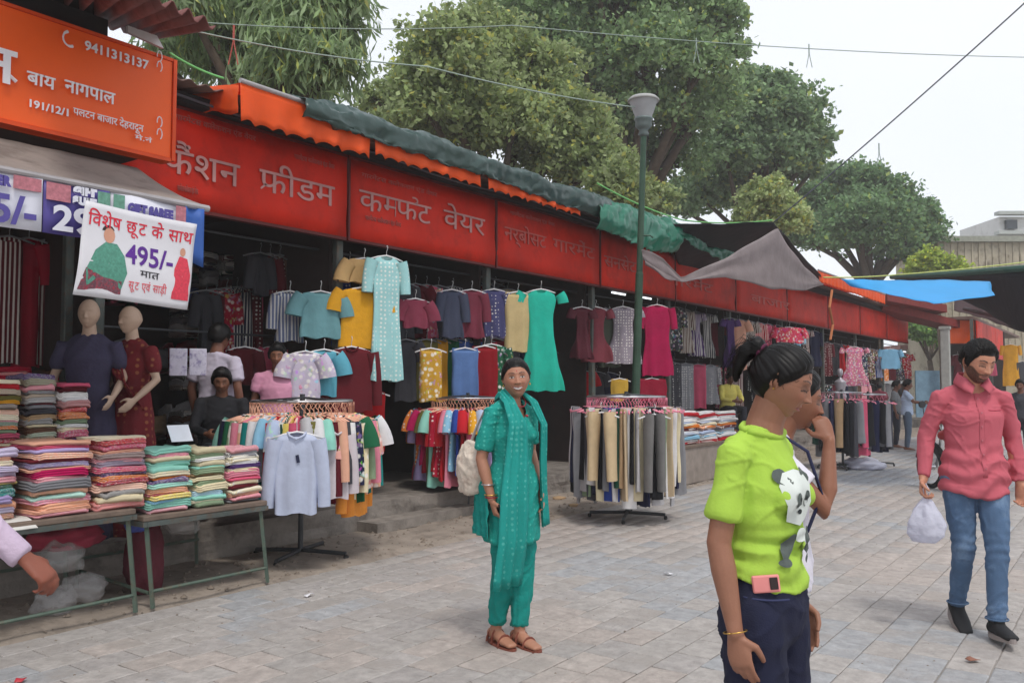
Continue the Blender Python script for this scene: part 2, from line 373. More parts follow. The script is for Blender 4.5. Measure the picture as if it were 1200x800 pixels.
for i in range(10):
    s0, s1 = bays[i]+.015, bays[i+1]-.015
    t = thing('shop_bay', 'open fronted dark shop bay '+bdesc[i], 'shop', (-8, (s0+s1)/2, PZ), group='shop bays in the long red fronted row')
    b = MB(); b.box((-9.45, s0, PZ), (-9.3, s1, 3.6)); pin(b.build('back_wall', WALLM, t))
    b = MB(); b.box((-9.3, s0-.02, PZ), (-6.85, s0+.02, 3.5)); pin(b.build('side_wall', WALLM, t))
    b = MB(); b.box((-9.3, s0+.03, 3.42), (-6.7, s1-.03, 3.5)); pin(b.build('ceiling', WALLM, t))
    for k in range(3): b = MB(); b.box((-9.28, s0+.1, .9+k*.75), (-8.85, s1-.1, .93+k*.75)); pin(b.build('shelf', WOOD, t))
    b = MB(); b.box((-6.78, s0-.045, PZ), (-6.7, s0+.045, 3.1), .01); pin(b.build('post', RUSTY, t))
    # rails for the hanging clothes
    b = MB(); b.tube([(-6.95, s0+.05, 2.92), (-6.95, s1-.05, 2.92)], .012, 8); pin(b.build('rail', STEEL, t))
    b = MB(); b.tube([(-7.3, s0+.05, 2.0), (-7.3, s1-.05, 2.0)], .012, 8); pin(b.build('rail', STEEL, t))
    g = thing('shop_sign', sdesc[i], 'signboard', (-FS, (s0+s1)/2, 3.0), group='red signboards along the shop row')
    zt, zb = 3.86, 3.02
    b = MB()
    b.grid(lambda u, v: (-FS+.022*nzv(u*4+i*3, v*3), s0+(s1-s0)*u, zb+(zt-zb)*v), 10, 5); pin(solid(b.build('board', REDB, g, smooth=True), .02, 1))
    b = MB(); b.box((-FS-.05, s0, zb-.03), (-FS+.022, s1, zb-.001)); b.box((-FS-.05, s0, zt+.001), (-FS+.022, s1, zt+.03)); b.box((-FS-.05, s0-.012, zb-.03), (-FS+.03, s0+.012, zt+.03))
    pin(b.build('frame', M('sign_frame', rgb(90, 22, 18), .5), g)); signs.append(g)
Y = Vector((0, 1, 0)); Z = Vector((0, 0, 1))
def sign_word(pieces, p0, p1, size, mat, D, parent, off=.0025):
    "bar of the word runs from photo point p0 to p1 on the board at distance D"
    a = atD(*p0, D-.03); b = atD(*p1, D-.03); V_, F_, wd = words(pieces, size, off); sq = (b.y-a.y)/wd
    o = Vector((a.x, a.y, (a.z+b.z)/2-.62*size)); pin(place_text(V_, F_, mat, o, Y, Z, 'lettering', parent, sq))
sign_word(['फैं', 'श', 'न'], (190, 176), (281, 191), .32, LETW, FS, signs[0], .001)
sign_word(['फ', ('slash',), 'ी', 'ड', 'म'], (304, 202), (392, 216), .32, LETW, FS, signs[0], .001)
sign_word(['क', ('म', 'half'), 'फ', ('reph',), 'ट'], (421, 224), (505, 241), .33, LETW, FS, signs[1], 0)
sign_word(['वे', 'य', 'र'], (520, 247), (568, 256), .33, LETW, FS, signs[1], 0)
sign_word(['नर्बोसट'], (591, 266), (640, 277), .26, LETR, FS, signs[2], .001)
sign_word(['गारमेंट'], (648, 281), (697, 290), .26, LETR, FS, signs[2], .001)
sign_word(['सनसेट'], (708, 298), (745, 309), .26, LETR, FS, signs[3], .001)
sign_word(['गारमेंट'], (782, 322), (835, 334), .25, LETR, FS, signs[4], .001)
sign_word(['बाजार'], (880, 345), (925, 355), .26, LETR, FS, signs[5], .001)
for sg, x0, y0, x1, y1 in ((0, 205, 138, 300, 156), (0, 345, 181, 392, 193), (1, 424, 205, 512, 224), (0, 208, 217, 232, 222), (1, 428, 252, 470, 262), (2, 598, 247, 650, 262)):
    sign_word(['गारमेंटस कलेकशन एंड वेयर'], (x0, y0), (x1, y1), .07, LETR, FS, signs[sg], 0)
# black beam over the signs
b = MB(); b.box((-6.75, 3.4, 3.9), (-6.5, 33.4, 3.99)); tag(b.build('roof_beam', M('black_beam', (.02, .02, .022), .7)), 'long black roof beam running just above the red signboards', 'beam')
# roof of the row, corrugated sheets
TIN = M('rusty_tin', rgb(120, 96, 88), .6, metal=.3, namt=.3, nscale=2, dirt=(rgb(90, 50, 38), 3, .8))
def corr(mb, p00, p10, p01, p11, n, amp):
    "corrugated sheet: ridges run from v=0 to v=1"
    p00, p10, p01, p11 = map(Vector, (p00, p10, p01, p11))
    def f(u, v):
        p = p00.lerp(p10, u).lerp(p01.lerp(p11, u), v); return p+Vector((0, 0, amp*math.sin(u*n*2*pi)))
    mb.grid(f, n*6, 1)
rt = thing('market_roof', 'sloping tin roof over the long red fronted shop row', 'roof', (-8, 18, 4))
for i in range(10):
    b = MB(); corr(b, (-6.3, bays[i], 4.02), (-6.3, bays[i+1], 4.02), (-9.6, bays[i], 4.5), (-9.6, bays[i+1], 4.5), 16, .018); pin(solid(b.build('roof_sheet', TIN, rt, smooth=True), .006))
# orange awning edge with scalloped valance
TARPO = M('orange_tarp', rgb(252, 104, 40), .55, nscale=3, namt=.15, bump=(5, .3), trans=.35)
PIPE = M('grey_pipe', rgb(170, 165, 165), .45, metal=.4, namt=.2)
def awning(s0, s1, label, zb0=3.80, zb1=3.78, side=False, D=6.1, zt=4.06, cat='awning'):
    t = thing('awning', label, cat, (-D, (s0+s1)/2, zt), group='orange awning edges along the shop roofs')
    b = MB(); b.grid(lambda u, v: (-(D+1.6*v), s0+(s1-s0)*u, zt+.28*v-.05*math.sin(v*pi)*(1+nzv(u*9, 1))+.02*nzv(u*20, v*4)), int((s1-s0)*10), 8); pin(solid(b.build('top_sheet', TARPO, t, smooth=True), .004))
    n = max(4, int((s1-s0)/.16))
    def val(u, v):
        zb = zb0+(zb1-zb0)*u+.035*abs(math.sin(u*n*pi))
        return (-(D-.01-.025*math.sin(u*n*pi*1.0+1)*v-.04*v*nzv(u*7, 3)), s0+(s1-s0)*u, zt+(zb-zt)*v)
    b = MB(); b.grid(val, n*6, 6); pin(solid(b.build('valance', TARPO, t, smooth=True), .003))
    b = MB(); b.tube([(-D+.01, s0, zt+.02), (-D+.01, s1, zt+.02)], .022, 10); pin(b.build('pipe', PIPE, t))
    if side:
        b = MB(); b.grid(lambda u, v: (-(D+1.5*u), s0-.01-.02*nzv(u*5, v*3), zt-.02+.28*u-(.24+.02*math.sin(u*20))*v), 16, 5); pin(solid(b.build('side_flap', TARPO, t, smooth=True), .003))
    return t
awning(4.41, 5.95, 'bright orange awning end above the first red signboard', 3.72, 3.74, True)
awning(6.0, 7.7, 'orange scalloped awning edge under the dark green tarp, left stretch', 3.78, 3.78)
awning(7.85, 9.9, 'orange scalloped awning edge under the dark green tarp, right stretch', 3.78, 3.80)
awning(20.5, 27.2, 'orange awning strip right of the grey cloth, beside the blue tarp', 3.92, 3.9, D=6.0, zt=4.2)
# green tarp bundled on the roof edge
TARPG = M('dark_green_tarp', rgb(40, 66, 60), .32, spec=.6, nscale=2, namt=.2, bump=(5, .3))
TARPT = M('green_tarp', rgb(26, 108, 84), .32, spec=.6, nscale=2, namt=.2, bump=(5, .3))
def bundle(name, label, s0, s1, mat, prof, amp, seed, n=90):
    "prof(u) -> list of (D,z) around the roof edge"
    b = MB(); K = 22
    def f(u, v):
        P = prof(u); x = v*(len(P)-1); i = min(int(x), len(P)-2); t = x-i
        D = P[i][0]*(1-t)+P[i+1][0]*t; z = P[i][1]*(1-t)+P[i+1][1]*t; s = s0+(s1-s0)*u
        n1 = nzv(s*1.6+seed, v*2.5, seed); n2 = nzv(s*4.5+v*5, v*3.5-s*2, seed+5); n3 = nzv(s*9+v*9, v*5-s*3, seed+9)
        return (-(D-amp*(n1*.7+n2*.3-abs(n3)*.5-abs(n2)*.5)), s, z+amp*(n1*.5+n2*.3-abs(n3)*.5))
    b.grid(f, n, K); o = b.build(name, mat, smooth=True); solid(o, .008); return tag(o, label, 'tarp')
bundle('bundled_tarp', 'dark green tarp bundled along the roof edge above the red signs', 5.05, 11.2, TARPG, lambda u: [(7.1, 4.26), (6.5, 4.20), (6.15, 4.19+.03*math.sin(u*9)), (6.0, 4.10), (6.02, 3.97-.03*u), (6.04, 3.93-.05*u)], .08, 1.3, 160)
bundle('loose_tarp', 'bright green loose tarp sagging over the edge left of the lamp post', 10.3, 12.9, TARPT, lambda u: [(6.6, 4.2), (6.1, 4.2), (5.95, 4.05), (5.93, 3.86-.05*math.sin(u*pi)), (6.0, 3.72-.12*math.sin(u*pi))], .11, 7.7, 70)
bundle('rolled_tarp', 'green tarp roll on the roof edge right of the lamp post', 12.95, 15.6, TARPT, lambda u: [(6.6, 4.2-.1*u), (6.1, 4.18-.1*u), (5.95, 4.05-.15*u), (5.95, 3.9-.25*u)], .10, 4.1, 60)
# draped sheets
def drape(name, label, pts_top, pts_bot, mat, sag=.2, nu=40, nv=16, amp=.05, seed=0., cat='cloth', th=.006):
    "surface between two polylines of world points"
    def pl(P, t):
        x = t*(len(P)-1); i = min(int(x), len(P)-2); return P[i].lerp(P[i+1], x-i)
    b = MB()
    def f(u, v):
        p = pl(pts_top, u).lerp(pl(pts_bot, u), v)
        return p+Vector((amp*nzv(u*5+seed, v*3), amp*nzv(u*6, v*4+seed), -sag*math.sin(v*pi)*.5+amp*.8*nzv(u*9+seed, v*3, 2)))
    b.grid(f, nu, nv); o = b.build(name, mat, smooth=True); solid(o, th); return tag(o, label, cat)
BLK = M('black_tarp', rgb(38, 36, 42), .6, namt=.3, bump=(8, .5)); GREYC = M('grey_net_cloth', rgb(158, 146, 146), .9, nscale=5, namt=.2, bump=(30, .3), trans=.3, alpha=.93)
drape('black_tarp', 'black tarp pitched to a peak behind the hanging grey cloth', [atD(775, 262, 6.1), atD(840, 262, 5.5), atD(906, 260, 4.9), atD(932, 290, 5.2), atD(962, 322, 5.9)],
      [atD(800, 318, 6.7), atD(830, 320, 6.7), atD(860, 318, 6.9), atD(900, 326, 7.2), atD(960, 345, 7.4)], BLK, .1, cat='tarp', amp=.04)
drape('hanging_grey_cloth', 'thin grey cloth sheet slung from a peak, right of the lamp post', [atD(752, 292, 4.9), atD(775, 302, 4.8), atD(800, 326, 4.75), atD(850, 302, 4.7), atD(880, 284, 4.65), atD(911, 268, 4.6), atD(925, 290, 4.75), atD(942, 312, 4.9), atD(962, 331, 5.2)],
      [atD(756, 310, 4.9), atD(778, 326, 4.8), atD(800, 330, 4.75), atD(850, 324, 4.7), atD(880, 332, 4.6), atD(905, 338, 4.6), atD(925, 340, 4.7), atD(945, 340, 4.9), atD(966, 333, 5.2)], GREYC, .04, 70, 18, .035, 3.)
b = MB(); b.tube([atD(812, 285, 6.3), atD(866, 302, 6.2)], .035, 8); tag(b.build('awning_pole', M('tan_pole', rgb(190, 110, 80), .6)), 'short tan pole sticking out under the black tarp', 'pole')
b = MB(); b.tube([atD(975, 340, 5.6), atD(972, 360, 5.6), atD(976, 380, 5.6), atD(973, 398, 5.6)], .03, 6); tag(b.build('hanging_rope', M('tan_rope', rgb(190, 120, 80), .9)), 'twisted tan rope hanging down over the plain red board', 'rope')
# sheet over the end of the grey cloth and blue tarp across the street
BLUE = M('blue_tarp', rgb(84, 192, 246), .5, nscale=2, namt=.08, bump=(4, .3), trans=.45)
d_ = 13.
drape('blue_tarp', 'bright blue tarp stretched across the far end of the street', [atY(985, 327, d_), atY(1040, 329, d_), atY(1100, 328, d_+.5), atY(1160, 330, d_+1)],
      [atY(1010, 337, d_), atY(1050, 347, d_-1), atY(1095, 356, d_-1.5), atY(1135, 358, d_-1.5), ][:3]+[atY(1166, 346, d_-1)], BLUE, .08, 30, 10, .02, 2., 'tarp')
# ------------------------------------------------------------------ left stall: orange board, awning, price boards, tin roof
g = thing('shop_sign', 'bright orange signboard with a phone number at top left', 'signboard', (-5.85, 1.7, 3.2))
b = MB(); b.box((-5.95, -2.2, 3.2), (-5.85, 3.63, 3.94), .004); pin(b.build('board', ORGB, g))
b = MB(); b.box((-5.97, 3.632, 3.18), (-5.835, 3.66, 3.96)); b.box((-5.97, -2.2, 3.17), (-5.84, 3.63, 3.198)); b.box((-5.97, -2.2, 3.942), (-5.84, 3.63, 3.965)); pin(b.build('frame', M('orange_frame', rgb(225, 80, 30), .5), g))
LETO = M('lettering_bright', rgb(238, 236, 240), .5, namt=.05)
LD = 5.85
sign_word(['न'], (-24, 53), (20, 60), .34, LETO, LD, g, .006)
b = MB(); a_ = atD(8, 86, 5.835); c_ = atD(19, 96, 5.835); b.tube([a_, c_], .012, 6); pin(b.build('lettering', LETO, g))
def latin(s, p0, p1, h, mat, D, parent, off=.001):
    a = atD(*p0, D-.015); b_ = atD(*p1, D-.015); me = text_mesh(s, h/.7, off, .003); V_ = [tuple(v.co) for v in me.vertices]; F_ = [tuple(p.vertices) for p in me.polygons]; bpy.data.meshes.remove(me)
    w = max(v[0] for v in V_); pin(place_text(V_, F_, mat, Vector((a.x, a.y, (a.z+b_.z)/2)), Y, Z, 'lettering', parent, (b_.y-a.y)/w))
latin('9411313137', (99, 60), (174, 80), .065, LETO, LD, g, .002)
b = MB(); q = [atD(80, 43, 5.83)+Vector((0, .045*math.cos(a)+.01, .05*math.sin(a)-.015)) for a in np.linspace(1.9, 5.2, 9)]; b.tube(q, [.012, .01, .006, .006, .006, .006, .006, .01, .012], 6); pin(b.build('telephone_symbol', LETO, g))
sign_word(['बाय'], (32, 84), (65, 92), .125, LETO, LD, g, .0015); sign_word(['नागपाल'], (76, 95), (135, 109), .125, LETO, LD, g, .0015)
latin('191/12/1', (32, 124), (80, 137), .05, LETO, LD, g, .0015)
sign_word(['पलटन बाजार देहरादून'], (86, 127), (168, 147), .075, LETO, LD, g, 0)
sign_word(['मे.नं'], (158, 158), (178, 163), .05, LETO, LD, g, 0)
for yy in (66, 78, 143, 157):
    b = MB(); c = atD(187, yy, 5.83); b.tube([c+Vector((0, .02*math.cos(a), .04*math.sin(a))) for a in np.linspace(-1.2, 3.4, 9)], .004, 5); pin(b.build('scroll_mark', LETO, g))
# saree stall shell behind the tables
t = thing('saree_stall', 'dark open stall with shelves of cloth below the orange board', 'shop', (-7.5, 1, PZ))
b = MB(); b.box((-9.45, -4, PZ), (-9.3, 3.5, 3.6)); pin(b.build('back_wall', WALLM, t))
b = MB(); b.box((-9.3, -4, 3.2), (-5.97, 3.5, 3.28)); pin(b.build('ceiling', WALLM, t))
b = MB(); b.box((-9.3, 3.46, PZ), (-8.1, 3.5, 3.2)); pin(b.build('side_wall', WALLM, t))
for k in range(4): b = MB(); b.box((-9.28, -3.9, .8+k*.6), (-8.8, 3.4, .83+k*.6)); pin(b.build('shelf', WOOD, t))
b = MB(); b.box((-7.0, 3.4, PZ), (-6.93, 3.47, 3.2), .008); pin(b.build('post', RUSTY, t))
AWG = M('grey_awning_canvas', rgb(190, 178, 170), .85, nscale=2, namt=.2, bump=(6, .25), trans=.5, dirt=(rgb(120, 106, 98), 2.5, .6))
t = thing('awning', 'sagging grey canvas awning over the cloth tables at left', 'awning', (-5, 1, 2.7))
b = MB(); b.grid(lambda u, v: (-(5.0+.88*v), -3+6.38*u, 2.68+.40*v-.03*math.sin(v*pi)*(1+.5*nzv(u*8, 2))+.012*nzv(u*30, v*5)), 70, 10); pin(solid(b.build('canvas', AWG, t, smooth=True), .006))
b = MB(); b.tube([(-4.99, -3, 2.67), (-4.99, 3.38, 2.665)], .022, 10); pin(b.build('pipe', PIPE, t))
for s in (-1.0, 3.36): b = MB(); b.tube([(-4.99, s, 2.66), (-5.98, s, 3.03)], .016, 8); pin(b.build('strut', PIPE, t))
# price boards
PBW = M('printed_board_white', rgb(222, 222, 232), .5, namt=.08); PBP = M('print_purple', rgb(88, 78, 150), .5, namt=.1); PBB = M('print_blue', rgb(60, 90, 160), .5); PINKP = M('print_pink', rgb(190, 120, 130), .6, namt=.4, nscale=40)
GRNP = M('print_green', rgb(110, 160, 140), .6, namt=.4, nscale=40)
def px_s(px, D): return atD(px, 300, D).y
def board(px0, px1, label, bg, texts, prints, z0=2.38, z1=2.655, D=4.97):
    s0, s1 = px_s(px0, D), px_s(px1, D)
    g = thing('price_board', label, 'price board', (-D, (s0+s1)/2, z0), group='price boards hanging under the grey awning')
    b = MB(); b.grid(lambda u, v: (-D-.012-.01*math.sin(u*5+px0), s0+(s1-s0)*u, z0+(z1-z0)*v), 8, 3); pin(solid(b.build('board', bg, g, smooth=True), .006))
    for (u0, v0, u1, v1, m) in prints:
        b = MB(); b.box((-D+.004, s0+(s1-s0)*u0, z0+(z1-z0)*v0), (-D+.0065, s0+(s1-s0)*u1, z0+(z1-z0)*v1)); pin(b.build('printed_picture', m, g))
    for (s, u0, u1, v0, h, m) in texts:
        me = text_mesh(s, h*(z1-z0)/.7, .006, .002); V_ = [tuple(v.co) for v in me.vertices]; F_ = [tuple(p.vertices) for p in me.polygons]; bpy.data.meshes.remove(me)
        w = max(v[0] for v in V_); pin(place_text(V_, F_, m, Vector((-D+.0085, s0+(s1-s0)*u0, z0+(z1-z0)*v0)), Y, Z, 'lettering', g, (s1-s0)*(u1-u0)/w))
    return g
board(-70, 48, 'white price board reading 5/- at the left end of the awning', PBW, [('495/-', .02, .93, .08, .5, PBP), ('SUMMER', .2, .66, .74, .16, PBP)], [(.68, .72, .98, .96, PINKP)], 2.35)
board(50, 127, 'lilac price board reading 299/- beside the white sale banner', PBP, [('299/-', .12, 1.4, .08, .46, PBW), ('GIFT', .42, .78, .82, .13, PBW), ('SUIT', .42, .78, .63, .13, PBW)], [(.02, .62, .38, .95, PINKP), (.80, .62, 1., .95, GRNP)], 2.35)
board(129, 218, 'white price board reading GIFT SAREE above the sale banner', PBW, [('GIFT SAREE', .2, .80, .60, .2, PBP), ('295/-', .3, .9, .08, .35, PBB)], [(.02, .55, .16, .95, GRNP), (.84, .55, .98, .95, PINKP)], 2.38)
b = MB(); s0, s1 = px_s(219, 4.95), px_s(239, 4.95)
b.grid(lambda u, v: (-4.97-.02*math.sin(u*4), s0+(s1-s0)*u, 2.32+.33*v-.06*u*(1-v)), 5, 5); tag(solid(b.build('blue_board', M('blue_sheet', rgb(56, 96, 170), .5), smooth=True), .005), 'small blue sheet hanging at the right end of the grey awning', 'sheet')
# white sale banner
BAN = M('banner_vinyl', rgb(232, 230, 234), .45, namt=.06, bump=(3, .2), trans=.15)
BD = 4.88
c00, c10, c11, c01 = atD(85, 345, BD), atD(221, 363, BD), atD(230, 263, BD), atD(99, 235, BD)
g = thing('sale_banner', 'white sale banner reading 495/- hanging below the price boards', 'banner', c00)
def bp_(u, v, o=0.):
    p = c00.lerp(c10, u).lerp(c01.lerp(c11, u), v); p = Vector(p); p.x += .018*math.sin(u*5+v*2)+.01*math.sin(v*6)+o; return p
b = MB(); b.grid(lambda u, v: bp_(u, v), 24, 16); pin(solid(b.build('sheet', BAN, g, smooth=True), .002, 0))
def ban_text(pieces, u0, u1, v0, h, mat, off=.0, slope=0.):
    V_, F_, wd = words(pieces, 1., off, .0); hh = (c01-c00).length
    V2 = [bp_(u0+(u1-u0)*x/wd, v0+y*h/.66+slope*(x/wd), .004) for x, y, z in V_]
    b = MB(); b.add(V2, F_); pin(b.build('lettering', mat, g))
REDL = M('print_red', rgb(214, 40, 62), .5); PURL = M('print_violet', rgb(92, 40, 140), .5); BLKL = M('print_black', rgb(40, 36, 44), .5); PKL = M('print_rose', rgb(220, 90, 100), .5)
ban_text(['िव', 'शे', 'ष', ('space',), 'छू', 'ट', ('space',), 'के', ('space',), 'सा', 'थ'], .04, .98, .76, .13, REDL, .010)
ban_text(['495/-'], .38, .82, .42, .20, PURL, .02)
ban_text(['मा', 'त', ('slash',)], .52, .70, .29, .075, BLKL, .008)
ban_text(['सू', 'ट', ('space',), 'ए', 'वं', ('space',), 'सा', 'ड़ी'], .42, .78, .14, .085, PKL, .008)
def ban_shape(P, mat, name='printed_figure'):
    b = MB(); P = np.array(P); cen = P.mean(axis=0); n = len(P); Vv = []
    for f_ in (.02, .35, .7, 1.): Vv += [bp_(u, v, .0035) for u, v in cen+(P-cen)*f_]
    b.add(Vv, [(a*n+i, a*n+(i+1) % n, (a+1)*n+(i+1) % n, (a+1)*n+i) for a in range(3) for i in range(n)]); pin(b.build(name, mat, g, smooth=True))
ban_shape([(.08, .12), (.36, .12), (.40, .30), (.37, .48), (.30, .60), (.20, .60), (.12, .50), (.06, .28)], M('print_teal', rgb(88, 150, 130), .6, nscale=60, namt=.4))
ban_shape([(.02, .06), (.36, .06), (.36, .2), (.2, .22), (.06, .3)], M('print_dark_floral', rgb(120, 80, 90), .6, nscale=90, namt=.7, dirt=(rgb(190, 50, 70), 60, 1)))
ban_shape([(.20+.05*math.cos(a)+.03, .68+.085*math.sin(a)) for a in np.linspace(0, 6.28, 14)[:-1]], M('print_skin', rgb(205, 150, 125), .6))
ban_shape([(.22+.055*math.cos(a), .72+.07*math.sin(a)) for a in np.linspace(.3, 3.1, 9)], M('print_hair', rgb(50, 36, 34), .6))
ban_shape([(.83, .10), (.99, .10), (.985, .4), (.95, .58), (.88, .6), (.84, .45)], M('print_red_dress', rgb(218, 66, 84), .6, nscale=70, namt=.3))
ban_shape([(.905+.025*math.cos(a), .65+.05*math.sin(a)) for a in np.linspace(0, 6.28, 12)[:-1]], _mats['print_skin'])
# tin roof and dark soffit above the orange board
t = thing('stall_roof', 'rusty maroon tin roof jutting out at the top left corner', 'roof', (-5.5, 1, 4.1))
MARO = M('maroon_tin', rgb(132, 84, 80), .7, metal=.1, namt=.3, nscale=3, dirt=(rgb(90, 45, 40), 4, .8))
b = MB(); corr(b, atD(60, -60, 4.6), atD(252, 30, 4.9), atD(40, 10, 6.9), atD(182, 42, 6.2), 9, .035); pin(solid(b.build('roof_sheet', MARO, t, smooth=True), .008))
b = MB(); b.box((-7.2, -3, 4.16), (-5.5, 3.1, 4.2)); pin(b.build('soffit', M('black_soffit', (.03, .025, .025), .8), t))
b = MB(); b.box((-7.0, -3, 3.97), (-6.0, 3.2, 4.155)); pin(b.build('fascia', _mats['black_soffit'], t))
b = MB(); P_ = [atD(150, 30, 5.95), atD(190, 52, 5.95), atD(186, 42, 5.95), atD(150, 32, 5.95)]; b.prism([atD(150, 38, 5.95), atD(192, 57, 5.95), atD(184, 42, 5.95), atD(150, 30, 5.95)], (-.03, 0, 0)); tag(b.build('tin_offcut', M('white_sheet', rgb(225, 225, 225), .5)), 'small white sheet wedged between orange board and tin roof', 'sheet')
# ------------------------------------------------------------------ lamp post
lp = atz(741, 590, 0.); t = thing('street_lamp', 'dark green street lamp post with pale urn shaped head', 'street lamp', (lp.x, lp.y, 0))
LPG = M('dark_green_paint', rgb(58, 82, 66), .5, metal=.2, namt=.3, nscale=5, bump=(20, .2))
lean = RH*.185
b = MB()
def lpt(z): return Vector((0, 0, z))+lean*(z/4.8)
b.tube([lpt(0), lpt(.02), lpt(.02001), lpt(.9), lpt(.92), lpt(2.9), lpt(2.93), lpt(4.68)], [.10, .10, .075, .07, .055, .05, .042, .038], 14); b.build('pole', LPG, t, smooth=False)
hz = lpt(4.68)
b = MB(); b.lathe([(.04, 0), (.07, .03), (.05, .08), (.075, .10), (.11, .14), (.10, .20), (.12, .215), (.12, .24)], hz, 18); b.build('collar', M('lamp_metal', rgb(110, 122, 120), .5, metal=.3), t, smooth=True)
b = MB(); b.lathe([(.10, .24), (.13, .32), (.165, .42), (.185, .46)], hz, 22, cap=False); b.build('lamp_shade', M('frosted_glass', rgb(190, 192, 194), .35, trans=.3), t, smooth=True)
b = MB(); b.lathe([(.20, .455), (.205, .475), (.17, .51), (.08, .54), (.0, .55)], hz, 22); b.build('lamp_cap', M('lamp_cap', rgb(165, 165, 162), .5), t, smooth=True)
b = MB(); q = lpt(3.4); b.tube([q, q+RH*.12, q+RH*.16+Vector((0, 0, -.03))], .01, 6); b.build('bracket', LPG, t)
# ------------------------------------------------------------------ wires and cords
def wire(label, pts, r, mat, sag=.15, n=20, cat='wire'):
    b = MB(); P = []
    for a, c in zip(pts[:-1], pts[1:]):
        for i in range(n+1):
            t_ = i/n; p = a.lerp(c, t_); p.z -= sag*4*t_*(1-t_); P.append(p)
    b.tube(P, r, 5); return tag(b.build('overhead_wire', mat, smooth=True), label, cat)
WG = M('pale_wire', rgb(150, 165, 155), .6); WD = M('dark_wire', rgb(90, 92, 100), .6); WN = M('green_cord', rgb(120, 190, 110), .6); WY = M('yellow_rope', rgb(190, 200, 120), .8)
wire('thin pale wire crossing the sky near the top of the photo', [atY(180, 22, 12), atY(600, 30, 13), atY(1240, 68, 16)], .008, WG, .1)
wire('pale wire running from the tin roof down to the lamp head', [atY(225, 36, 8.5), atY(500, 78, 9.5), lp+lpt(5.05)+Vector((0, 0, 0))], .008, WG, .05)
wire('dark wire rising diagonally to the top right corner', [atY(905, 262, 15), atY(1240, -32, 12)], .012, WD, .05)
wire('green cord tied from the orange board to the orange awning end', [atD(198, 62, 5.9), atD(262, 92, 6.0)], .010, WN, .02)
wire('yellow rope along the top of the blue tarp', [atY(965, 325, 17), atY(1050, 322, 18), atY(1210, 306, 19)], .014, WY, .02, cat='rope')
wire('green cord running over the roof edge beside the lamp post', [atD(700, 215, 6.1), atD(800, 258, 6.1), atD(905, 258, 5.)], .012, WN, .05, cat='cord')
wire('dark cable following the black beam over the red signs', [SD(3.5, 6.45, 3.97), SD(6.5, 6.45, 3.96), SD(9, 6.45, 3.97), SD(14, 6.45, 3.95), SD(20, 6.45, 3.97)], .012, WD, .06, cat='cable')
for (px, py, dp) in ((948, 52, 14.8), (1030, 168, 15.0), (816, 45, 14.), (274, 30, 8.8)):
    p = atY(px, py, dp); b = MB(); b.tube([p, p-Vector((0, 0, .18))], .012, 5); b.tube([p-Vector((0, 0, .16)), p-Vector((0, 0, .42))-RH*.05], .007, 5); b.tube([p-Vector((0, 0, .16)), p-Vector((0, 0, .42))+RH*.05], .007, 5)
    tag(b.build('wire_hanger', WG if px != 274 else M('red_tie', rgb(170, 90, 80), .8)), {948: 'small forked tie hanging from the high wire in open sky', 1030: 'pale forked tie hanging in the sky above the far dark tree', 816: 'thin tie hanging from the high wire in front of the tree', 274: 'reddish tie hanging on the wires near the tin roof'}[px], 'wire tie')
# ------------------------------------------------------------------ garments
CN = {'red': (190, 28, 40), 'crimson': (170, 20, 50), 'maroon': (96, 20, 32), 'pink': (232, 140, 160), 'rose': (214, 90, 120), 'magenta': (190, 20, 90), 'peach': (236, 178, 150), 'orange': (232, 130, 50),
      'mustard': (222, 160, 40), 'yellow': (236, 214, 110), 'cream': (230, 216, 180), 'white': (228, 226, 226), 'beige': (206, 184, 152), 'tan': (176, 146, 112), 'brown': (100, 70, 54),
      'olive': (110, 104, 50), 'lime': (190, 210, 90), 'sage': (140, 160, 128), 'green': (30, 100, 66), 'dark green': (20, 66, 50), 'mint': (150, 214, 196), 'teal': (20, 130, 126), 'turquoise': (44, 190, 168),
      'sky blue': (140, 190, 216), 'pale blue': (176, 190, 216), 'blue': (70, 100, 170), 'royal blue': (44, 70, 150), 'navy': (28, 32, 62), 'lavender': (176, 160, 206), 'purple': (90, 60, 120), 'grey': (140, 140, 144),
      'pale grey': (186, 184, 186), 'dark grey': (70, 70, 76), 'black': (26, 26, 30)}
def cc(n): return rgb(*CN[n])
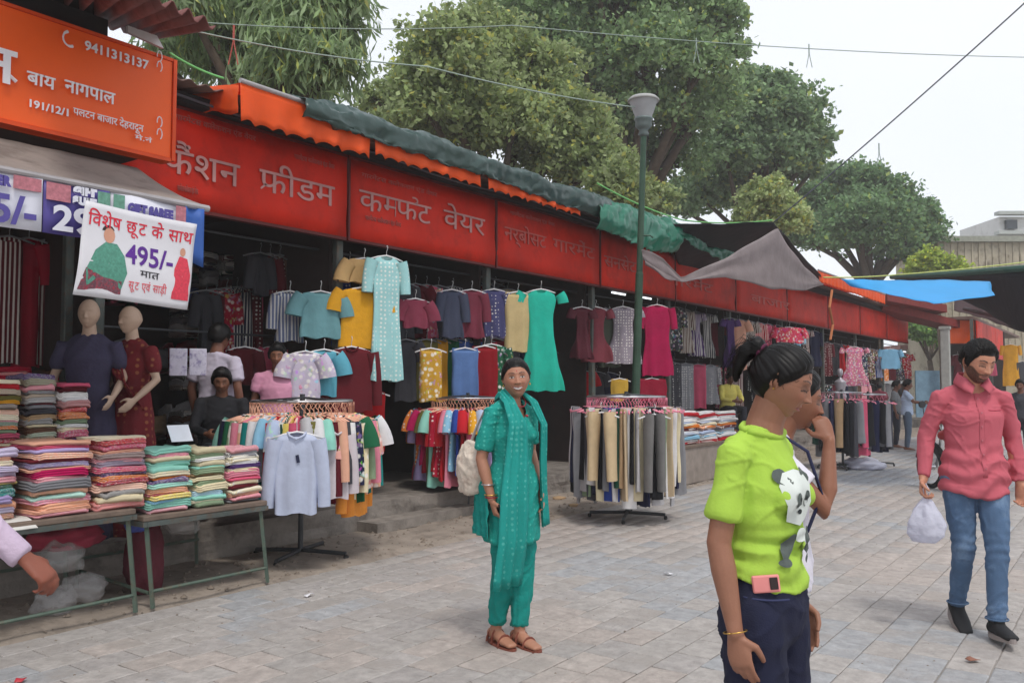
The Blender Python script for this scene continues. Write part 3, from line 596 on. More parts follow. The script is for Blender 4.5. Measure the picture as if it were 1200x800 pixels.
def garment_mesh(kind, w, L, th=.07, seed=0, n=30):
    rg = random.Random(seed*13+5); mb = MB(); hw = w/2; ph = [rg.uniform(0, 6.28) for _ in range(6)]
    K = 20
    def body(prof, drop=0.):
        "prof list of (t, halfwidth, thickness, fold)"
        rows = []
        for j in range(K+1):
            t = j/K; i = 0
            while i < len(prof)-2 and t > prof[i+1][0]: i += 1
            a, b_ = prof[i], prof[i+1]; q = max(0, min(1, (t-a[0])/(b_[0]-a[0]))); q = q*q*(3-2*q)
            W_ = a[1]+(b_[1]-a[1])*q; T = a[2]+(b_[2]-a[2])*q; fo = a[3]+(b_[3]-a[3])*q
            row = []
            for k in range(n):
                an = 2*pi*k/n; c, s = math.cos(an), math.sin(an)
                x = W_*(abs(c)**.75)*(1 if c > 0 else -1); y = T/2*(abs(s)**.7)*(1 if s > 0 else -1)
                y += 1.6*fo*(math.sin(x/max(hw, .01)*7+ph[0]+t*.8)*.6+math.sin(x/max(hw, .01)*13+ph[1]-t)*.4)
                x *= 1+.03*math.sin(t*9+ph[2])
                z = -.10-drop*abs(x)/max(hw, .01)*(1 if t < .02 else 0)-(L-.10)*t
                if t > .97: z += .012*math.sin(x*30+ph[3])
                if j == 0 and s > 0: z -= .05*abs(s)
                row.append((x, y, z))
            rows.append(row)
        V = [p for r in rows for p in r]; F = [(j*n+k, j*n+(k+1) % n, (j+1)*n+(k+1) % n, (j+1)*n+k) for j in range(K) for k in range(n)]
        mb.add(V, F)
    def sleeve(sx, ln, r0, r1, out):
        P = []; R = []
        for i in range(6):
            t = i/5; P.append((sx*(hw*.86+out*math.sin(t*1.4)), .005, -.155-ln*t**1.15)); r = r0+(r1-r0)*t; R.append((r*.55+th*.15, r))
        P2 = [Vector(p) for p in P]; mb.tube(P2, [(b_, a) if False else (a, b_) for a, b_ in R], 10, cap=False)
    T = th; sh = hw*.92
    if kind in ('tshirt', 'blouse'):
        body([(0, .075, T*.5, 0), (.07, sh, T*.8, .002), (.3, hw*.9, T, .004), (1, hw*.98, T*1.1, .012)])
        for s in (1, -1): sleeve(s, .2, .085, .09, .09)
    elif kind == 'shirt':
        body([(0, .07, T*.6, 0), (.08, sh, T*.8, .003), (.3, hw*.86, T, .006), (1, hw*.9, T*1.2, .014)])
        for s in (1, -1): sleeve(s, L*.72, .07, .05, .06)
        mb.tube([(-.07, .0, -.10), (-.05, T*.5, -.125), (0, T*.6, -.15), (.05, T*.5, -.125), (.07, 0, -.10), (.05, -T*.2, -.105), (-.05, -T*.2, -.105), (-.07, 0, -.10)], .009, 6)
    elif kind == 'kurta':
        body([(0, .07, T*.5, 0), (.06, sh, T*.8, .002), (.25, hw*.82, T, .006), (.45, hw*.78, T, .010), (1, hw*1.02, T*1.4, .028)])
        for s in (1, -1): sleeve(s, .34, .075, .06, .06)
    elif kind == 'dress':
        body([(0, .07, T*.5, 0), (.07, sh*.8, T*.8, .002), (.30, hw*.55, T*.9, .004), (.40, hw*.55, T, .012), (1, hw*1.1, T*2.2, .055)])
        for s in (1, -1): sleeve(s, .12, .07, .075, .05)
    elif kind == 'trousers':
        for s in (1, -1):
            P = [Vector((s*hw*(.42+.1*t_), .0, -.09-(L-.09)*t_)) for t_ in (0, .1, .3, .5, .7, .85, 1)]
            mb.tube(P, [(hw*.52, T*.45), (hw*.55, T*.5), (hw*.50, T*.5), (hw*.46, T*.45), (hw*.44, T*.42), (hw*.43, T*.4), (hw*.43, T*.4)], 14, cap=False)
    elif kind == 'folded':   # length of cloth doubled over a bar
        body([(0, hw*.95, T*.8, 0), (.1, hw, T, .005), (.6, hw*.98, T, .014), (1, hw, T*1.1, .02)])
    return mb.mesh('garment', True)
hk = MB(); hk.tube([(0, 0, -.10), (0, 0, -.05), (0, .022, -.03), (0, .03, -.008), (0, .012, .008), (0, -.006, 0)], .0035, 5)
hk.tube([(-.19, 0, -.145), (-.1, 0, -.115), (0, 0, -.095), (.1, 0, -.115), (.19, 0, -.145)], .009, 6)
HANGME = hk.mesh('hanger', True)
KN = {'tshirt': 'top_on_hanger', 'blouse': 'top_on_hanger', 'shirt': 'hanging_shirt', 'kurta': 'hanging_kurta', 'dress': 'hanging_dress', 'trousers': 'hanging_trousers', 'folded': 'hanging_cloth'}
def garment(kind, w, L, col, loc, rz, label, group=None, pat='plain', seed=0, th=.07, me=None, hanger='white', cat=None, hang=True):
    me = me or garment_mesh(kind, w, L, th, seed)
    if len(me.materials) == 0: me.materials.append(CLOTHS[pat])
    o = bpy.data.objects.new(KN[kind], me); COL.objects.link(o); o.location = loc; o.rotation_euler = (0, 0, rz)
    o.color = (*(cc(col) if isinstance(col, str) else rgb(*col)), 1)
    tag(o, label, cat or {'tshirt': 'top', 'blouse': 'top', 'shirt': 'shirt', 'kurta': 'kurta', 'dress': 'dress', 'trousers': 'trousers', 'folded': 'cloth'}[kind], group)
    if hang:
        h = bpy.data.objects.new('hanger', HANGME); COL.objects.link(h); h.parent = o; h.color = (*cc(hanger), 1)
    return o
HANGME.materials.append(HANG)
def face_rz(loc, mixf=.5):
    "rotation whose local +Y faces between the street (+X) and the camera"
    c = (CP-Vector(loc)); c.z = 0; c.normalize(); d = (c*mixf+Vector((1, 0, 0))*(1-mixf)).normalized()
    return math.atan2(d.y, d.x)-pi/2
gcount = [0]
def hang(px, y0, y1, wpx, D, kind, col, label, pat='plain', mixf=.6, group='clothes hung up for display in the shop row', **k):
    a = atD(px, y0, D); b_ = atD(px, y1, D); dep = (a-CP).dot(FH); gcount[0] += 1
    return garment(kind, wpx*dep/1000/(.5+.5*mixf), a.z-b_.z, col, a, face_rz(a, mixf)+random.uniform(-.08, .08), label, group, pat, gcount[0], **k)
# bright ones on the front of the shops
hang(453, 289, 446, 30, 6.35, 'kurta', (158, 206, 206), 'long pale blue printed kurta hanging from the roof edge', 'dots', .4)
hang(427, 292, 332, 34, 6.55, 'blouse', (214, 176, 120), 'small tan top hung above the yellow dress')
hang(425, 326, 408, 46, 6.5, 'tshirt', (228, 166, 40), 'mustard yellow top hung beside the long pale blue kurta')
hang(376, 330, 396, 40, 6.7, 'tshirt', (112, 160, 166), 'dusty blue top hung left of the mustard yellow top')
hang(400, 330, 396, 26, 6.8, 'folded', 'crimson', 'crimson cloth hung between dusty blue and mustard yellow tops')
hang(358, 400, 466, 30, 6.6, 'tshirt', (200, 190, 208), 'white printed T-shirt hung beside the boy in pink', 'floral')
hang(380, 398, 464, 26, 6.6, 'tshirt', (100, 176, 196), 'sky blue T-shirt hung between white T-shirt and maroon top')
hang(412, 395, 482, 46, 6.5, 'shirt', (100, 24, 34), 'maroon sweatshirt with a price tag below the mustard top')
hang(437, 448, 530, 24, 6.6, 'folded', (180, 16, 26), 'bright red cloth hanging below the pale blue kurta')
hang(634, 330, 458, 44, 6.2, 'dress', (40, 190, 165), 'long turquoise kurta hanging above the woman in teal', 'plain', .7)
hang(607, 333, 412, 26, 6.4, 'folded', (206, 184, 134), 'cream cloth hung just left of the turquoise kurta')
hang(576, 394, 464, 34, 6.5, 'kurta', (24, 84, 56), 'dark green printed kurta hung left of the teal woman\'s head', 'floral')
hang(770, 350, 440, 32, 6.3, 'kurta', (178, 16, 78), 'magenta suit hanging just right of the lamp post')
hang(764, 436, 470, 30, 6.35, 'folded', (150, 20, 50), 'dark pink trousers hung under the magenta suit')
hang(730, 352, 426, 34, 6.6, 'dress', (150, 140, 150), 'grey printed dress left of the lamp post', 'dots')
hang(698, 352, 424, 30, 6.7, 'dress', (130, 60, 70), 'dull rose dress second left of the lamp post', 'plain')
hang(682, 352, 420, 20, 6.7, 'dress', (96, 40, 52), 'dark maroon dress third left of the lamp post', 'plain')
hang(714, 360, 430, 22, 6.8, 'kurta', (86, 92, 80), 'dull green kurta tucked between rose and grey dresses', 'plain')
hang(726, 436, 470, 18, 6.5, 'folded', (200, 160, 60), 'small mustard cloth above the trouser rack')
# dim rows behind
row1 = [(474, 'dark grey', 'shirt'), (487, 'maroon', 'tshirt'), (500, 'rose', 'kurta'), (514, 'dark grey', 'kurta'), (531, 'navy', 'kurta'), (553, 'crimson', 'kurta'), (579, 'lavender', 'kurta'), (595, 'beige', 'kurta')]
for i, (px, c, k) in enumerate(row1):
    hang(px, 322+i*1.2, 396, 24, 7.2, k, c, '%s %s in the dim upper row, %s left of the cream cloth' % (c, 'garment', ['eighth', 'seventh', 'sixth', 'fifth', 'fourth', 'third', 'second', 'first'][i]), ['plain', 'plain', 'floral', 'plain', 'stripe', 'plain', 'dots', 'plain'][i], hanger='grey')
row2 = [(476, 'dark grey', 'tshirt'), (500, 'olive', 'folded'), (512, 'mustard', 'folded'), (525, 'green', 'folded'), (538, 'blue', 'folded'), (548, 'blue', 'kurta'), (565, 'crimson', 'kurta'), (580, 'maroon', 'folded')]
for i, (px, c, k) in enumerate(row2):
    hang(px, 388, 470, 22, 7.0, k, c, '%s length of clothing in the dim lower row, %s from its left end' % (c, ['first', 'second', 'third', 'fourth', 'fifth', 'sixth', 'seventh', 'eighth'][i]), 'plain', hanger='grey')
ordn = ['first', 'second', 'third', 'fourth', 'fifth', 'sixth', 'seventh', 'eighth', 'ninth', 'tenth', 'eleventh', 'twelfth', 'thirteenth', 'fourteenth', 'fifteenth', 'sixteenth', 'seventeenth', 'eighteenth', 'nineteenth', 'twentieth'] + ['%dth' % k for k in range(21, 60)]
dk = ['maroon', 'navy', 'dark grey', 'brown', 'rose', 'purple', 'dark green', 'crimson', 'grey', 'teal', 'royal blue', 'tan', 'pink', 'olive']
rg = random.Random(3)
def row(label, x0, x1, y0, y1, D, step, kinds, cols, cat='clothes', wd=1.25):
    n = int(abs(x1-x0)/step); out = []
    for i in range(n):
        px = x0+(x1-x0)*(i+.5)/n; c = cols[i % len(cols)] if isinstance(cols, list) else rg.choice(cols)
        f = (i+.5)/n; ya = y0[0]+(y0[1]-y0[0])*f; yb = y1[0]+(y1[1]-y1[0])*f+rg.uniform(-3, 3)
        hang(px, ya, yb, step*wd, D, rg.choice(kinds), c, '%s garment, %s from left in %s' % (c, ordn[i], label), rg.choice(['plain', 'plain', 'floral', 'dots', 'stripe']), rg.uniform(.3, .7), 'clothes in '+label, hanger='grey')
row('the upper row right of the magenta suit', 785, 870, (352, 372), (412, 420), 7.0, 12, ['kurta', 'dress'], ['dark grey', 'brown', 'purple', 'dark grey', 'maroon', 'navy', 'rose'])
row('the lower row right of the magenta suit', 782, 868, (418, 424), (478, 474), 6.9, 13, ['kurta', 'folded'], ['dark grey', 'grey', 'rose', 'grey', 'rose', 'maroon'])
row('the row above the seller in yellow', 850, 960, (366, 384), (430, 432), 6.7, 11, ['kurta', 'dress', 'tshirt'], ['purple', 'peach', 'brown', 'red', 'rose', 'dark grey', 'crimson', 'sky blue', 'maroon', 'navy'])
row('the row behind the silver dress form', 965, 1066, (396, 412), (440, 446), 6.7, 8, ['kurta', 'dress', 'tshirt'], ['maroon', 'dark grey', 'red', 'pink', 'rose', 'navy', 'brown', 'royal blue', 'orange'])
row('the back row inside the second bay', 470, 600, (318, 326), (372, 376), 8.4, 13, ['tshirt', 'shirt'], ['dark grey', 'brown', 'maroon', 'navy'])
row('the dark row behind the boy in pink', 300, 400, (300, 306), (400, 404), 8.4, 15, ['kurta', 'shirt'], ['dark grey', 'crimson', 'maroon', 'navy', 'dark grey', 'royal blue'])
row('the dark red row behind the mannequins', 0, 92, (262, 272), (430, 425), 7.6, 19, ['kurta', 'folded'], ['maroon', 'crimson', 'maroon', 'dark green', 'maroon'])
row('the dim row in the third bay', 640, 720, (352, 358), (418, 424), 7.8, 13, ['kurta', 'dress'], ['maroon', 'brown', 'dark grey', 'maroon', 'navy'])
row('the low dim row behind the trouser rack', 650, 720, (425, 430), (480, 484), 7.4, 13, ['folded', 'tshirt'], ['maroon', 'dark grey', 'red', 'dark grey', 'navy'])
hang(1001, 402, 452, 26, 6.2, 'dress', (214, 120, 150), 'pink child\'s dress hung above the silver dress form', 'floral')
hang(1043, 405, 432, 20, 6.3, 'blouse', (120, 170, 200), 'light blue small top hung near the far end of the row')
hang(925, 378, 402, 30, 6.3, 'blouse', (220, 60, 90), 'bright pink top hung above the dark haired girl', 'floral')
# ------------------------------------------------------------------ round racks
def rack(name, label, px, py, r, zr, base='cross'):
    p = atz(px, py, .02); t = thing('clothes_rack', label, 'clothes rack', (p.x, p.y, .02), 0, 'round clothes racks standing along the street')
    b = MB(); b.tube([(0, 0, .05), (0, 0, zr+.06)], .022, 10); b.build('pole', STEEL, t)
    b = MB(); b.tube([(r*math.cos(a), r*math.sin(a), zr) for a in np.linspace(0, 2*pi, 33)], .012, 8); b.build('ring_rail', CHROME, t)
    for k in range(4):
        a = k*pi/2+.4; b = MB(); b.tube([(0, 0, zr+.03), (r*math.cos(a), r*math.sin(a), zr)], .009, 6); b.build('spoke', STEEL, t)
        b = MB(); b.tube([(0, 0, .06), (.42*math.cos(a), .42*math.sin(a), .045)], .018, 8); lg = b.build('leg', STEEL, t)
        b = MB(); c = (.42*math.cos(a), .42*math.sin(a), .012); b.lathe([(.0, -.012), (.022, -.012), (.022, .012), (0, .012)], c, 10, 'x'); b.build('wheel', RUBBER, lg)
    return t, p
used = set()
def fill_rack(p, r, zr, n, kinds, cols, L, rname, w=.42, pats=('plain',), skip=lambda a: False, th=.05, hcol='pink', Lf=None):
    vm = {}
    seq = []
    for i in range(n):
        a = 2*pi*i/n
        if skip(a): continue
        seq.append((i, a, cols[i % len(cols)]))
    for q, (i, a, c) in enumerate(seq):
        k = random.choice(kinds); pt = random.choice(pats); v = (k, pt, i % 4)
        if v not in vm:
            vm[v] = garment_mesh(k, w, L*(1+.07*((i % 4)-1.5)), th, i, 18); vm[v].materials.append(CLOTHS[pt])
        side = ['right', 'back right', 'back', 'back left', 'left', 'front left', 'front', 'front right'][int(round((a-math.atan2(RH.y, RH.x))/(pi/4))) % 8]; rr = r+random.uniform(-.015, .02); pr = seq[q-1][2]; nx = seq[(q+1) % len(seq)][2]
        kn = {'shirt': 'shirt', 'tshirt': 'top', 'kurta': 'kurta', 'trousers': 'trousers', 'dress': 'dress', 'folded': 'cloth', 'blouse': 'top'}[k]
        lab = '%s %s on the %s of the %s, between %s and %s' % (c, kn, side, rname, pr, nx)
        if lab in used: lab = lab.replace(', between', ', second between')
        used.add(lab)
        o = garment(k, w, L, c, (p.x+rr*math.cos(a), p.y+rr*math.sin(a), zr+.02), a+pi+random.uniform(-.09, .09), lab, 'clothes on the '+rname, pt, me=vm[v], hanger=hcol)
        o.rotation_euler[1] = random.uniform(-.04, .04); o.scale = (1, random.uniform(.85, 1.25), random.uniform(.95, 1.05))
toc = lambda p: math.atan2(-p.y, -p.x)
t1, p1 = rack('r', 'round rack of shirts standing beside the folded cloth tables', 352, 652, .42, 1.33)
fill_rack(p1, .42, 1.31, 66, ['shirt', 'shirt', 'tshirt'], ['white', 'navy', 'cream', 'green', 'sage', 'pink', 'peach', 'teal', 'white', 'sky blue', 'red', 'pale blue', 'dark green', 'yellow', 'rose', 'pale grey', 'olive', 'white', 'mint', 'maroon', 'peach', 'dark grey'], .72, 'shirt rack', .40, ('plain', 'plain', 'stripe', 'floral'), hcol='peach', th=.05)
t2, p2 = rack('r', 'round rack of red and blue kurtas behind the teal woman', 548, 600, .42, 1.32)
fill_rack(p2, .42, 1.30, 64, ['kurta', 'tshirt'], ['red', 'crimson', 'red', 'pink', 'sky blue', 'royal blue', 'red', 'rose', 'mustard', 'pale blue', 'orange', 'lavender', 'magenta', 'crimson', 'olive', 'mint'], .84, 'kurta rack', .42, ('plain', 'plain', 'dots'), hcol='peach')
t3, p3 = rack('r', 'round rack of trousers standing at the lamp post', 735, 606, .43, 1.34)
fill_rack(p3, .43, 1.32, 80, ['trousers', 'folded', 'folded'], ['beige', 'white', 'black', 'pale grey', 'cream', 'navy', 'white', 'grey', 'black', 'pale grey', 'sage', 'dark grey', 'beige', 'white', 'navy', 'cream', 'black', 'grey', 'royal blue', 'white', 'dark green', 'tan'], 1.0, 'trouser rack', .36, th=.05, hcol='pink')
t4, p4 = rack('r', 'small round rack of dark trousers near the silver dress form', 988, 548, .34, 1.34)
fill_rack(p4, .34, 1.32, 22, ['trousers', 'folded'], ['black', 'dark grey', 'grey', 'rose', 'dark green', 'black', 'grey', 'navy', 'tan'], .98, 'far trouser rack', .32, th=.09)
t5, p5 = rack('r', 'small round rack of dark skirts behind the silver dress form', 1019, 545, .30, 1.3)
fill_rack(p5, .30, 1.28, 18, ['folded', 'trousers'], ['black', 'navy', 'dark grey', 'navy', 'black', 'grey'], .95, 'farthest skirt rack', .30, th=.1)
# garments facing the camera on the front of the first rack
def front(p, ang, r, kind, w, L, col, label, pat='plain', z=1.30, rz=None, **k):
    a = toc(p)+ang; return garment(kind, w, L, col, (p.x+r*math.cos(a), p.y+r*math.sin(a), z), a-pi/2 if rz is None else rz, label, None, pat, 77+int(w*100)+int(ang*10), **k)
f1 = front(p1, -.05, .76, 'shirt', .36, .72, (196, 204, 226), 'pale blue shirt with a small dark badge, facing out from the rack', z=1.22, th=.10)
b = MB(); b.box((.035, .060, -.325), (.060, .064, -.265)); b.build('badge', M('badge_navy', rgb(40, 44, 70)), f1, rot=(0, .2, 0))
front(p1, .42, .62, 'shirt', .26, .66, (216, 206, 210), 'narrow pale grey shirt just right of the badged pale blue shirt', z=1.24, th=.11)
front(p1, .95, .56, 'tshirt', .44, .62, (230, 168, 156), 'peach top with pink print on the right side of the rack', 'floral', z=1.24, th=.12)
front(p1, 1.05, .50, 'shirt', .42, .70, (236, 150, 60), 'orange shirt hanging under the peach printed top', z=1.1, th=.12)
front(p3, -.35, .74, 'trousers', .42, .80, (210, 186, 148), 'beige trousers facing out on the front of the trouser rack', z=1.30, th=.12)
front(p3, .45, .66, 'trousers', .30, .9, (120, 118, 116), 'grey trousers right of the front beige pair', z=1.28, th=.10)
# ------------------------------------------------------------------ folded cloth
def folded_mesh(seed, layers=2):
    rg = random.Random(seed); V = []; F = []; n = 20; lv = []
    for l in range(layers):
        for t_ in (0, .25, .5, .75): lv.append(((l+t_)/layers, 1-.035*(abs(t_-.5)*2)**3))
    lv.append((1, .965)); lv = [(0, .93)]+lv[1:]+[(1.0, .85)]
    ph = [rg.uniform(0, 6.28) for _ in range(5)]
    for zi, sc in lv:
        for k in range(n):
            a = 2*pi*k/n+.0001; c, s = math.cos(a), math.sin(a); e = .28
            x = .5*abs(c)**e*(1 if c > 0 else -1); y = .5*abs(s)**e*(1 if s > 0 else -1)
            sc2 = sc+.012*math.sin(5*a+ph[0]+zi*4)
            z = zi+.20*math.sin(3*x+ph[1])*zi+.20*math.sin(7*x+2*y+ph[2])*(.3+zi*.5)+.10*math.sin(13*y+4*x+ph[3])*zi-.28*(1 if abs(x) > .42 and abs(y) > .42 else 0)
            V.append((x*sc2, y*sc2, z))
    m = len(lv)
    F = [(j*n+k, j*n+(k+1) % n, (j+1)*n+(k+1) % n, (j+1)*n+k) for j in range(m-1) for k in range(n)]+[tuple(range(n-1, -1, -1)), tuple(range((m-1)*n, m*n))]
    return mesh_np('folded_cloth', V, F)
FM = {}
for pn in CLOTHS:
    for k in range(3):
        me = folded_mesh(k+len(pn), 1+k % 3); me.materials.append(CLOTHS[pn]); FM[(pn, k)] = me
def pile(label, px0, px1, D, z0, z1, n, cols, depth=.30, pats=('plain',), dist=None, rz=0., messy=.012, group=None):
    s0, s1 = px_s(px0, D), px_s(px1, D); h = (z1-z0)/n; z = z0; n = int(n*1.2); h = (z1-z0)/n; sq = [random.Random(label+str(n)+str(i)).uniform(.55, 1.5) for i in range(n)]; k_ = n/sum(sq)
    for i in range(n):
        c = cols[i % len(cols)]; hh = h*sq[i]*k_; up = n-1-i
        o = bpy.data.objects.new('folded_cloth', FM[(random.choice(pats), random.randrange(3))]); COL.objects.link(o)
        o.location = (-D-depth/2+random.uniform(-messy, messy), (s0+s1)/2+random.uniform(-messy, messy)*.7, z); o.rotation_euler = (random.uniform(-.012, .012), random.uniform(-.015, .015), rz+random.uniform(-.11, .11))
        o.scale = (depth*random.uniform(.9, 1.06), (s1-s0)*random.uniform(.88, 1.04), hh*1.04)
        j = .88+.3*random.random(); o.color = (*[v*j for v in cc(c)], 1); z += hh
        pos = 'on top' if up == 0 else ordn[up]+' from top'
        tag(o, '%s cloth %s of %s' % (c, pos, label), 'folded cloth', group or 'folded cloth in '+label)
    return z
def table(label, s0, s1, D0, D1, z, lean=0.03):
    t = thing('display_table', label, 'table', (-(D0+D1)/2, (s0+s1)/2, 0.03), group='metal legged display tables for folded cloth')
    b = MB(); b.box((-D1, s0, z-.035), (-D0, s1, z), .006); pin(b.build('table_top', M('table_board', rgb(120, 104, 92), .8, nscale=8, namt=.4), t))
    b = MB(); b.box((-D1-.002, s0-.004, z-.07), (-D0+.004, s0+.026, z-.037)); b.box((-D1, s1-.026, z-.07), (-D0+.004, s1+.004, z-.037)); b.box((-D0-.026, s0+.028, z-.07), (-D0+.004, s1-.028, z-.037)); pin(b.build('frame', RUSTY, t))
    GL = M('grey_green_steel', rgb(92, 108, 96), .6, metal=.2, namt=.35, nscale=12, dirt=(rgb(100, 70, 50), 12, .6))
    for D, s, dd, ds in ((D0+.03, s0+.04, -.03, -lean*0+.04), (D0+.03, s1-.04, -.03, .05), (D1-.03, s0+.04, .03, -.02), (D1-.03, s1-.04, .03, .04)):
        b = MB(); b.tube([(-D, s, z-.07), (-D-dd, s+ds, .02)], .017, 4); pin(b.build('leg', GL, t))
    b = MB(); b.tube([(-D0-.005, s0+.06, .13), (-D0-.005, s1, .13)], .012, 6); b.tube([(-D0-.02, s0+.06, .12), (-D1+.02, s0+.04, .16)], .012, 6); b.tube([(-D1+.02, s0+.02, .25), (-D1+.02, s1, .25)], .012, 6); pin(b.build('brace', GL, t))
    return t
table('metal legged table at the left edge carrying the widest cloth piles', 1.75, 3.08, 5.27, 6.15, .685)
table('metal legged table beside the shirt rack carrying three pale cloth piles', 3.13, 4.12, 5.27, 6.15, .625)
b = MB(); b.grid(lambda u, v: (-(5.24+.45*v), 1.7+.75*u, .70-(.05*(1-v*4) if v < .25 else 0)+.004*nzv(u*9, v*9)), 16, 10); tag(solid(b.build('white_cloth', M('white_cotton', rgb(214, 212, 206), .9)), .004), 'white cloth edge spread under the cloth piles at the far left', 'cloth')
zz = .69
pile('the widest pile at the front table corner', 46, 119, 5.30, zz, 1.14, 14, ['rose', 'peach', 'orange', 'pink', 'mint', 'peach', 'grey', 'rose', 'magenta', 'peach', 'lavender', 'maroon', 'peach', 'lavender'], .40, ('plain', 'border', 'floral'))
pile('the pile of pinks right of the widest pile', 121, 181, 5.31, zz, 1.15, 13, ['red', 'cream', 'dark grey', 'peach', 'crimson', 'orange', 'purple', 'rose', 'purple', 'pink', 'maroon', 'peach', 'rose'], .34, ('plain', 'border', 'floral'))
pile('the leftmost leaning pile by the white cloth', -30, 26, 5.32, .71, 1.10, 11, ['peach', 'lavender', 'orange', 'lavender', 'teal', 'green', 'yellow', 'rose', 'lavender', 'lavender', 'cream'], .36, ('plain', 'border', 'floral'), rz=.25, messy=.03)
pile('the pile with the white card', 182, 233, 5.30, .63, 1.06, 13, ['pink', 'mint', 'sky blue', 'yellow', 'rose', 'orange', 'mint', 'purple', 'orange', 'cream', 'mint', 'mint', 'cream'], .34, ('plain', 'border', 'floral'))
pile('the middle pile of the second table', 234, 272, 5.31, .63, 1.04, 12, ['sage', 'cream', 'mint', 'sky blue', 'cream', 'sage', 'cream', 'tan', 'sage', 'mint', 'cream', 'white'], .34, ('plain', 'border'))
pile('the pale pile next to the shirt rack', 274, 312, 5.32, .63, 1.03, 12, ['grey', 'rose', 'peach', 'cream', 'maroon', 'cream', 'rose', 'pink', 'cream', 'purple', 'white', 'cream'], .34, ('plain', 'stripe', 'border'))
# second rows behind the front piles
t = thing('display_bench', 'low timber bench behind the front tables piled with cloth', 'bench', (-6.7, 2.5, .03))
b = MB(); b.box((-7.1, 1.2, .93), (-6.25, 3.3, .97), .005); pin(b.build('bench_top', WOOD, t))
for s in (1.3, 3.2):
    for D in (6.35, 7.0): b = MB(); b.box((-D-.03, s-.03, .03), (-D+.03, s+.03, .93)); pin(b.build('leg', WOOD, t))
pile('the back pile at the left picture edge', -30, 33, 6.3, .98, 1.52, 15, ['tan', 'red', 'cream', 'crimson', 'rose', 'sage', 'orange', 'green', 'rose', 'cream', 'peach', 'brown', 'mustard', 'olive', 'maroon'], .34, ('plain', 'border', 'floral'))
pile('the back pile topped by grey cloth', 34, 74, 6.35, .98, 1.56, 15, ['rose', 'olive', 'purple', 'tan', 'sage', 'brown', 'cream', 'dark grey', 'tan', 'dark grey', 'grey', 'maroon', 'grey', 'tan', 'grey'], .34, ('plain', 'border', 'floral'))
pile('the back pile nearest the mannequins', 76, 112, 6.32, .98, 1.50, 13, ['maroon', 'rose', 'purple', 'rose', 'cream', 'white', 'sage', 'orange', 'orange', 'red', 'crimson', 'white', 'white'], .34, ('plain', 'border', 'floral'))
pile('the red pile farther back on the left', -5, 45, 7.05, .98, 1.62, 12, ['red', 'crimson', 'red', 'cream', 'red', 'maroon', 'crimson', 'red', 'tan', 'cream', 'red', 'crimson'], .34, ('plain', 'border'))
pile('the dim pile behind the mannequins', 60, 98, 7.05, .98, 1.60, 10, ['crimson', 'brown', 'red', 'tan', 'white', 'tan', 'maroon', 'grey', 'crimson', 'tan'], .34, ('plain',))
# sleepers on the saree shelves
for k in range(4):
    for j in range(4):
        pile('the %s stack on the %s dim shelf' % (ordn[j], ['lowest', 'second', 'third', 'highest'][k]), 216+j*22, 236+j*22, 8.5, .84+k*.6-.0, .84+k*.6+.36, 5, random.sample(['dark grey', 'grey', 'brown', 'navy', 'dark green', 'maroon', 'pale grey'], 5), .3, ('plain', 'stripe'), group='shirts stacked on the dim shelves')
# stall table beyond the trouser rack
tb = atz(822, 575, 0); 
t = thing('display_table', 'boxy table of folded clothes in front of the seller in yellow', 'table', (-5.9, tb.y, .03))
sA, sB = px_s(796, 5.4), px_s(862, 5.4)
b = MB(); b.box((-6.3, sA, .03), (-5.4, sB, .55)); pin(b.build('table_skirt', M('table_skirt', rgb(150, 138, 128), .9, namt=.3), t)); b = MB(); b.box((-6.32, sA-.02, .552), (-5.38, sB+.02, .60), .006); pin(b.build('table_top', _mats['table_board'], t))
w3 = (862-796)/3
for j in range(3):
    pile('the %s stack before the yellow shirted seller' % ['left', 'middle', 'right'][j], 797+j*w3, 797+(j+1)*w3-1, 5.42, .605, 1.10-.02*j, 11, ['red', 'white', 'sky blue', 'pale grey', 'pale blue', 'maroon', 'orange', 'cream', 'pale blue', 'white', 'pale grey'], .34, ('plain', 'stripe'), group='folded clothes before the seller in yellow')
# white card on the pile
c = atD(214, 517, 5.5); g_ = MB(); g_.prism([c+Vector((0, -.085, 0)), c+Vector((0, .085, 0)), c+Vector((-.05, .075, .115)), c+Vector((-.05, -.095, .115))], (-.003, 0, .001)); tag(g_.build('white_card', M('card', rgb(228, 232, 240), .6)), 'blank white card standing on the green and peach cloth pile', 'card')

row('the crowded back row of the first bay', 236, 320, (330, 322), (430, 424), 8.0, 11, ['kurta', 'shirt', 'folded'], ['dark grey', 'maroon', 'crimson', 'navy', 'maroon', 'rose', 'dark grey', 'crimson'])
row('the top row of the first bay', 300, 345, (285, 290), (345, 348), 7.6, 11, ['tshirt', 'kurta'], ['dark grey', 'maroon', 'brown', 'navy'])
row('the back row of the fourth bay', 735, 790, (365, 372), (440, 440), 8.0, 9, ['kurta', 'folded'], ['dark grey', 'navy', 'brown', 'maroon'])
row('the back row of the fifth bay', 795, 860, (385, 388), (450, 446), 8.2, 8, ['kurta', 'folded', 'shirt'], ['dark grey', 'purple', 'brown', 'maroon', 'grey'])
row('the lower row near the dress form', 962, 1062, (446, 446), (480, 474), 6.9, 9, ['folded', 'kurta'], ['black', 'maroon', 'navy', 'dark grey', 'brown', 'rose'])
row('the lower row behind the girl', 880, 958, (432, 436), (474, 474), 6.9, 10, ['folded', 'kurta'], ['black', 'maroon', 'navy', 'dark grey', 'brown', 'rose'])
row('the deep row behind the teal kurta', 596, 652, (345, 350), (440, 440), 7.8, 10, ['kurta', 'folded'], ['dark grey', 'navy', 'maroon', 'brown'])
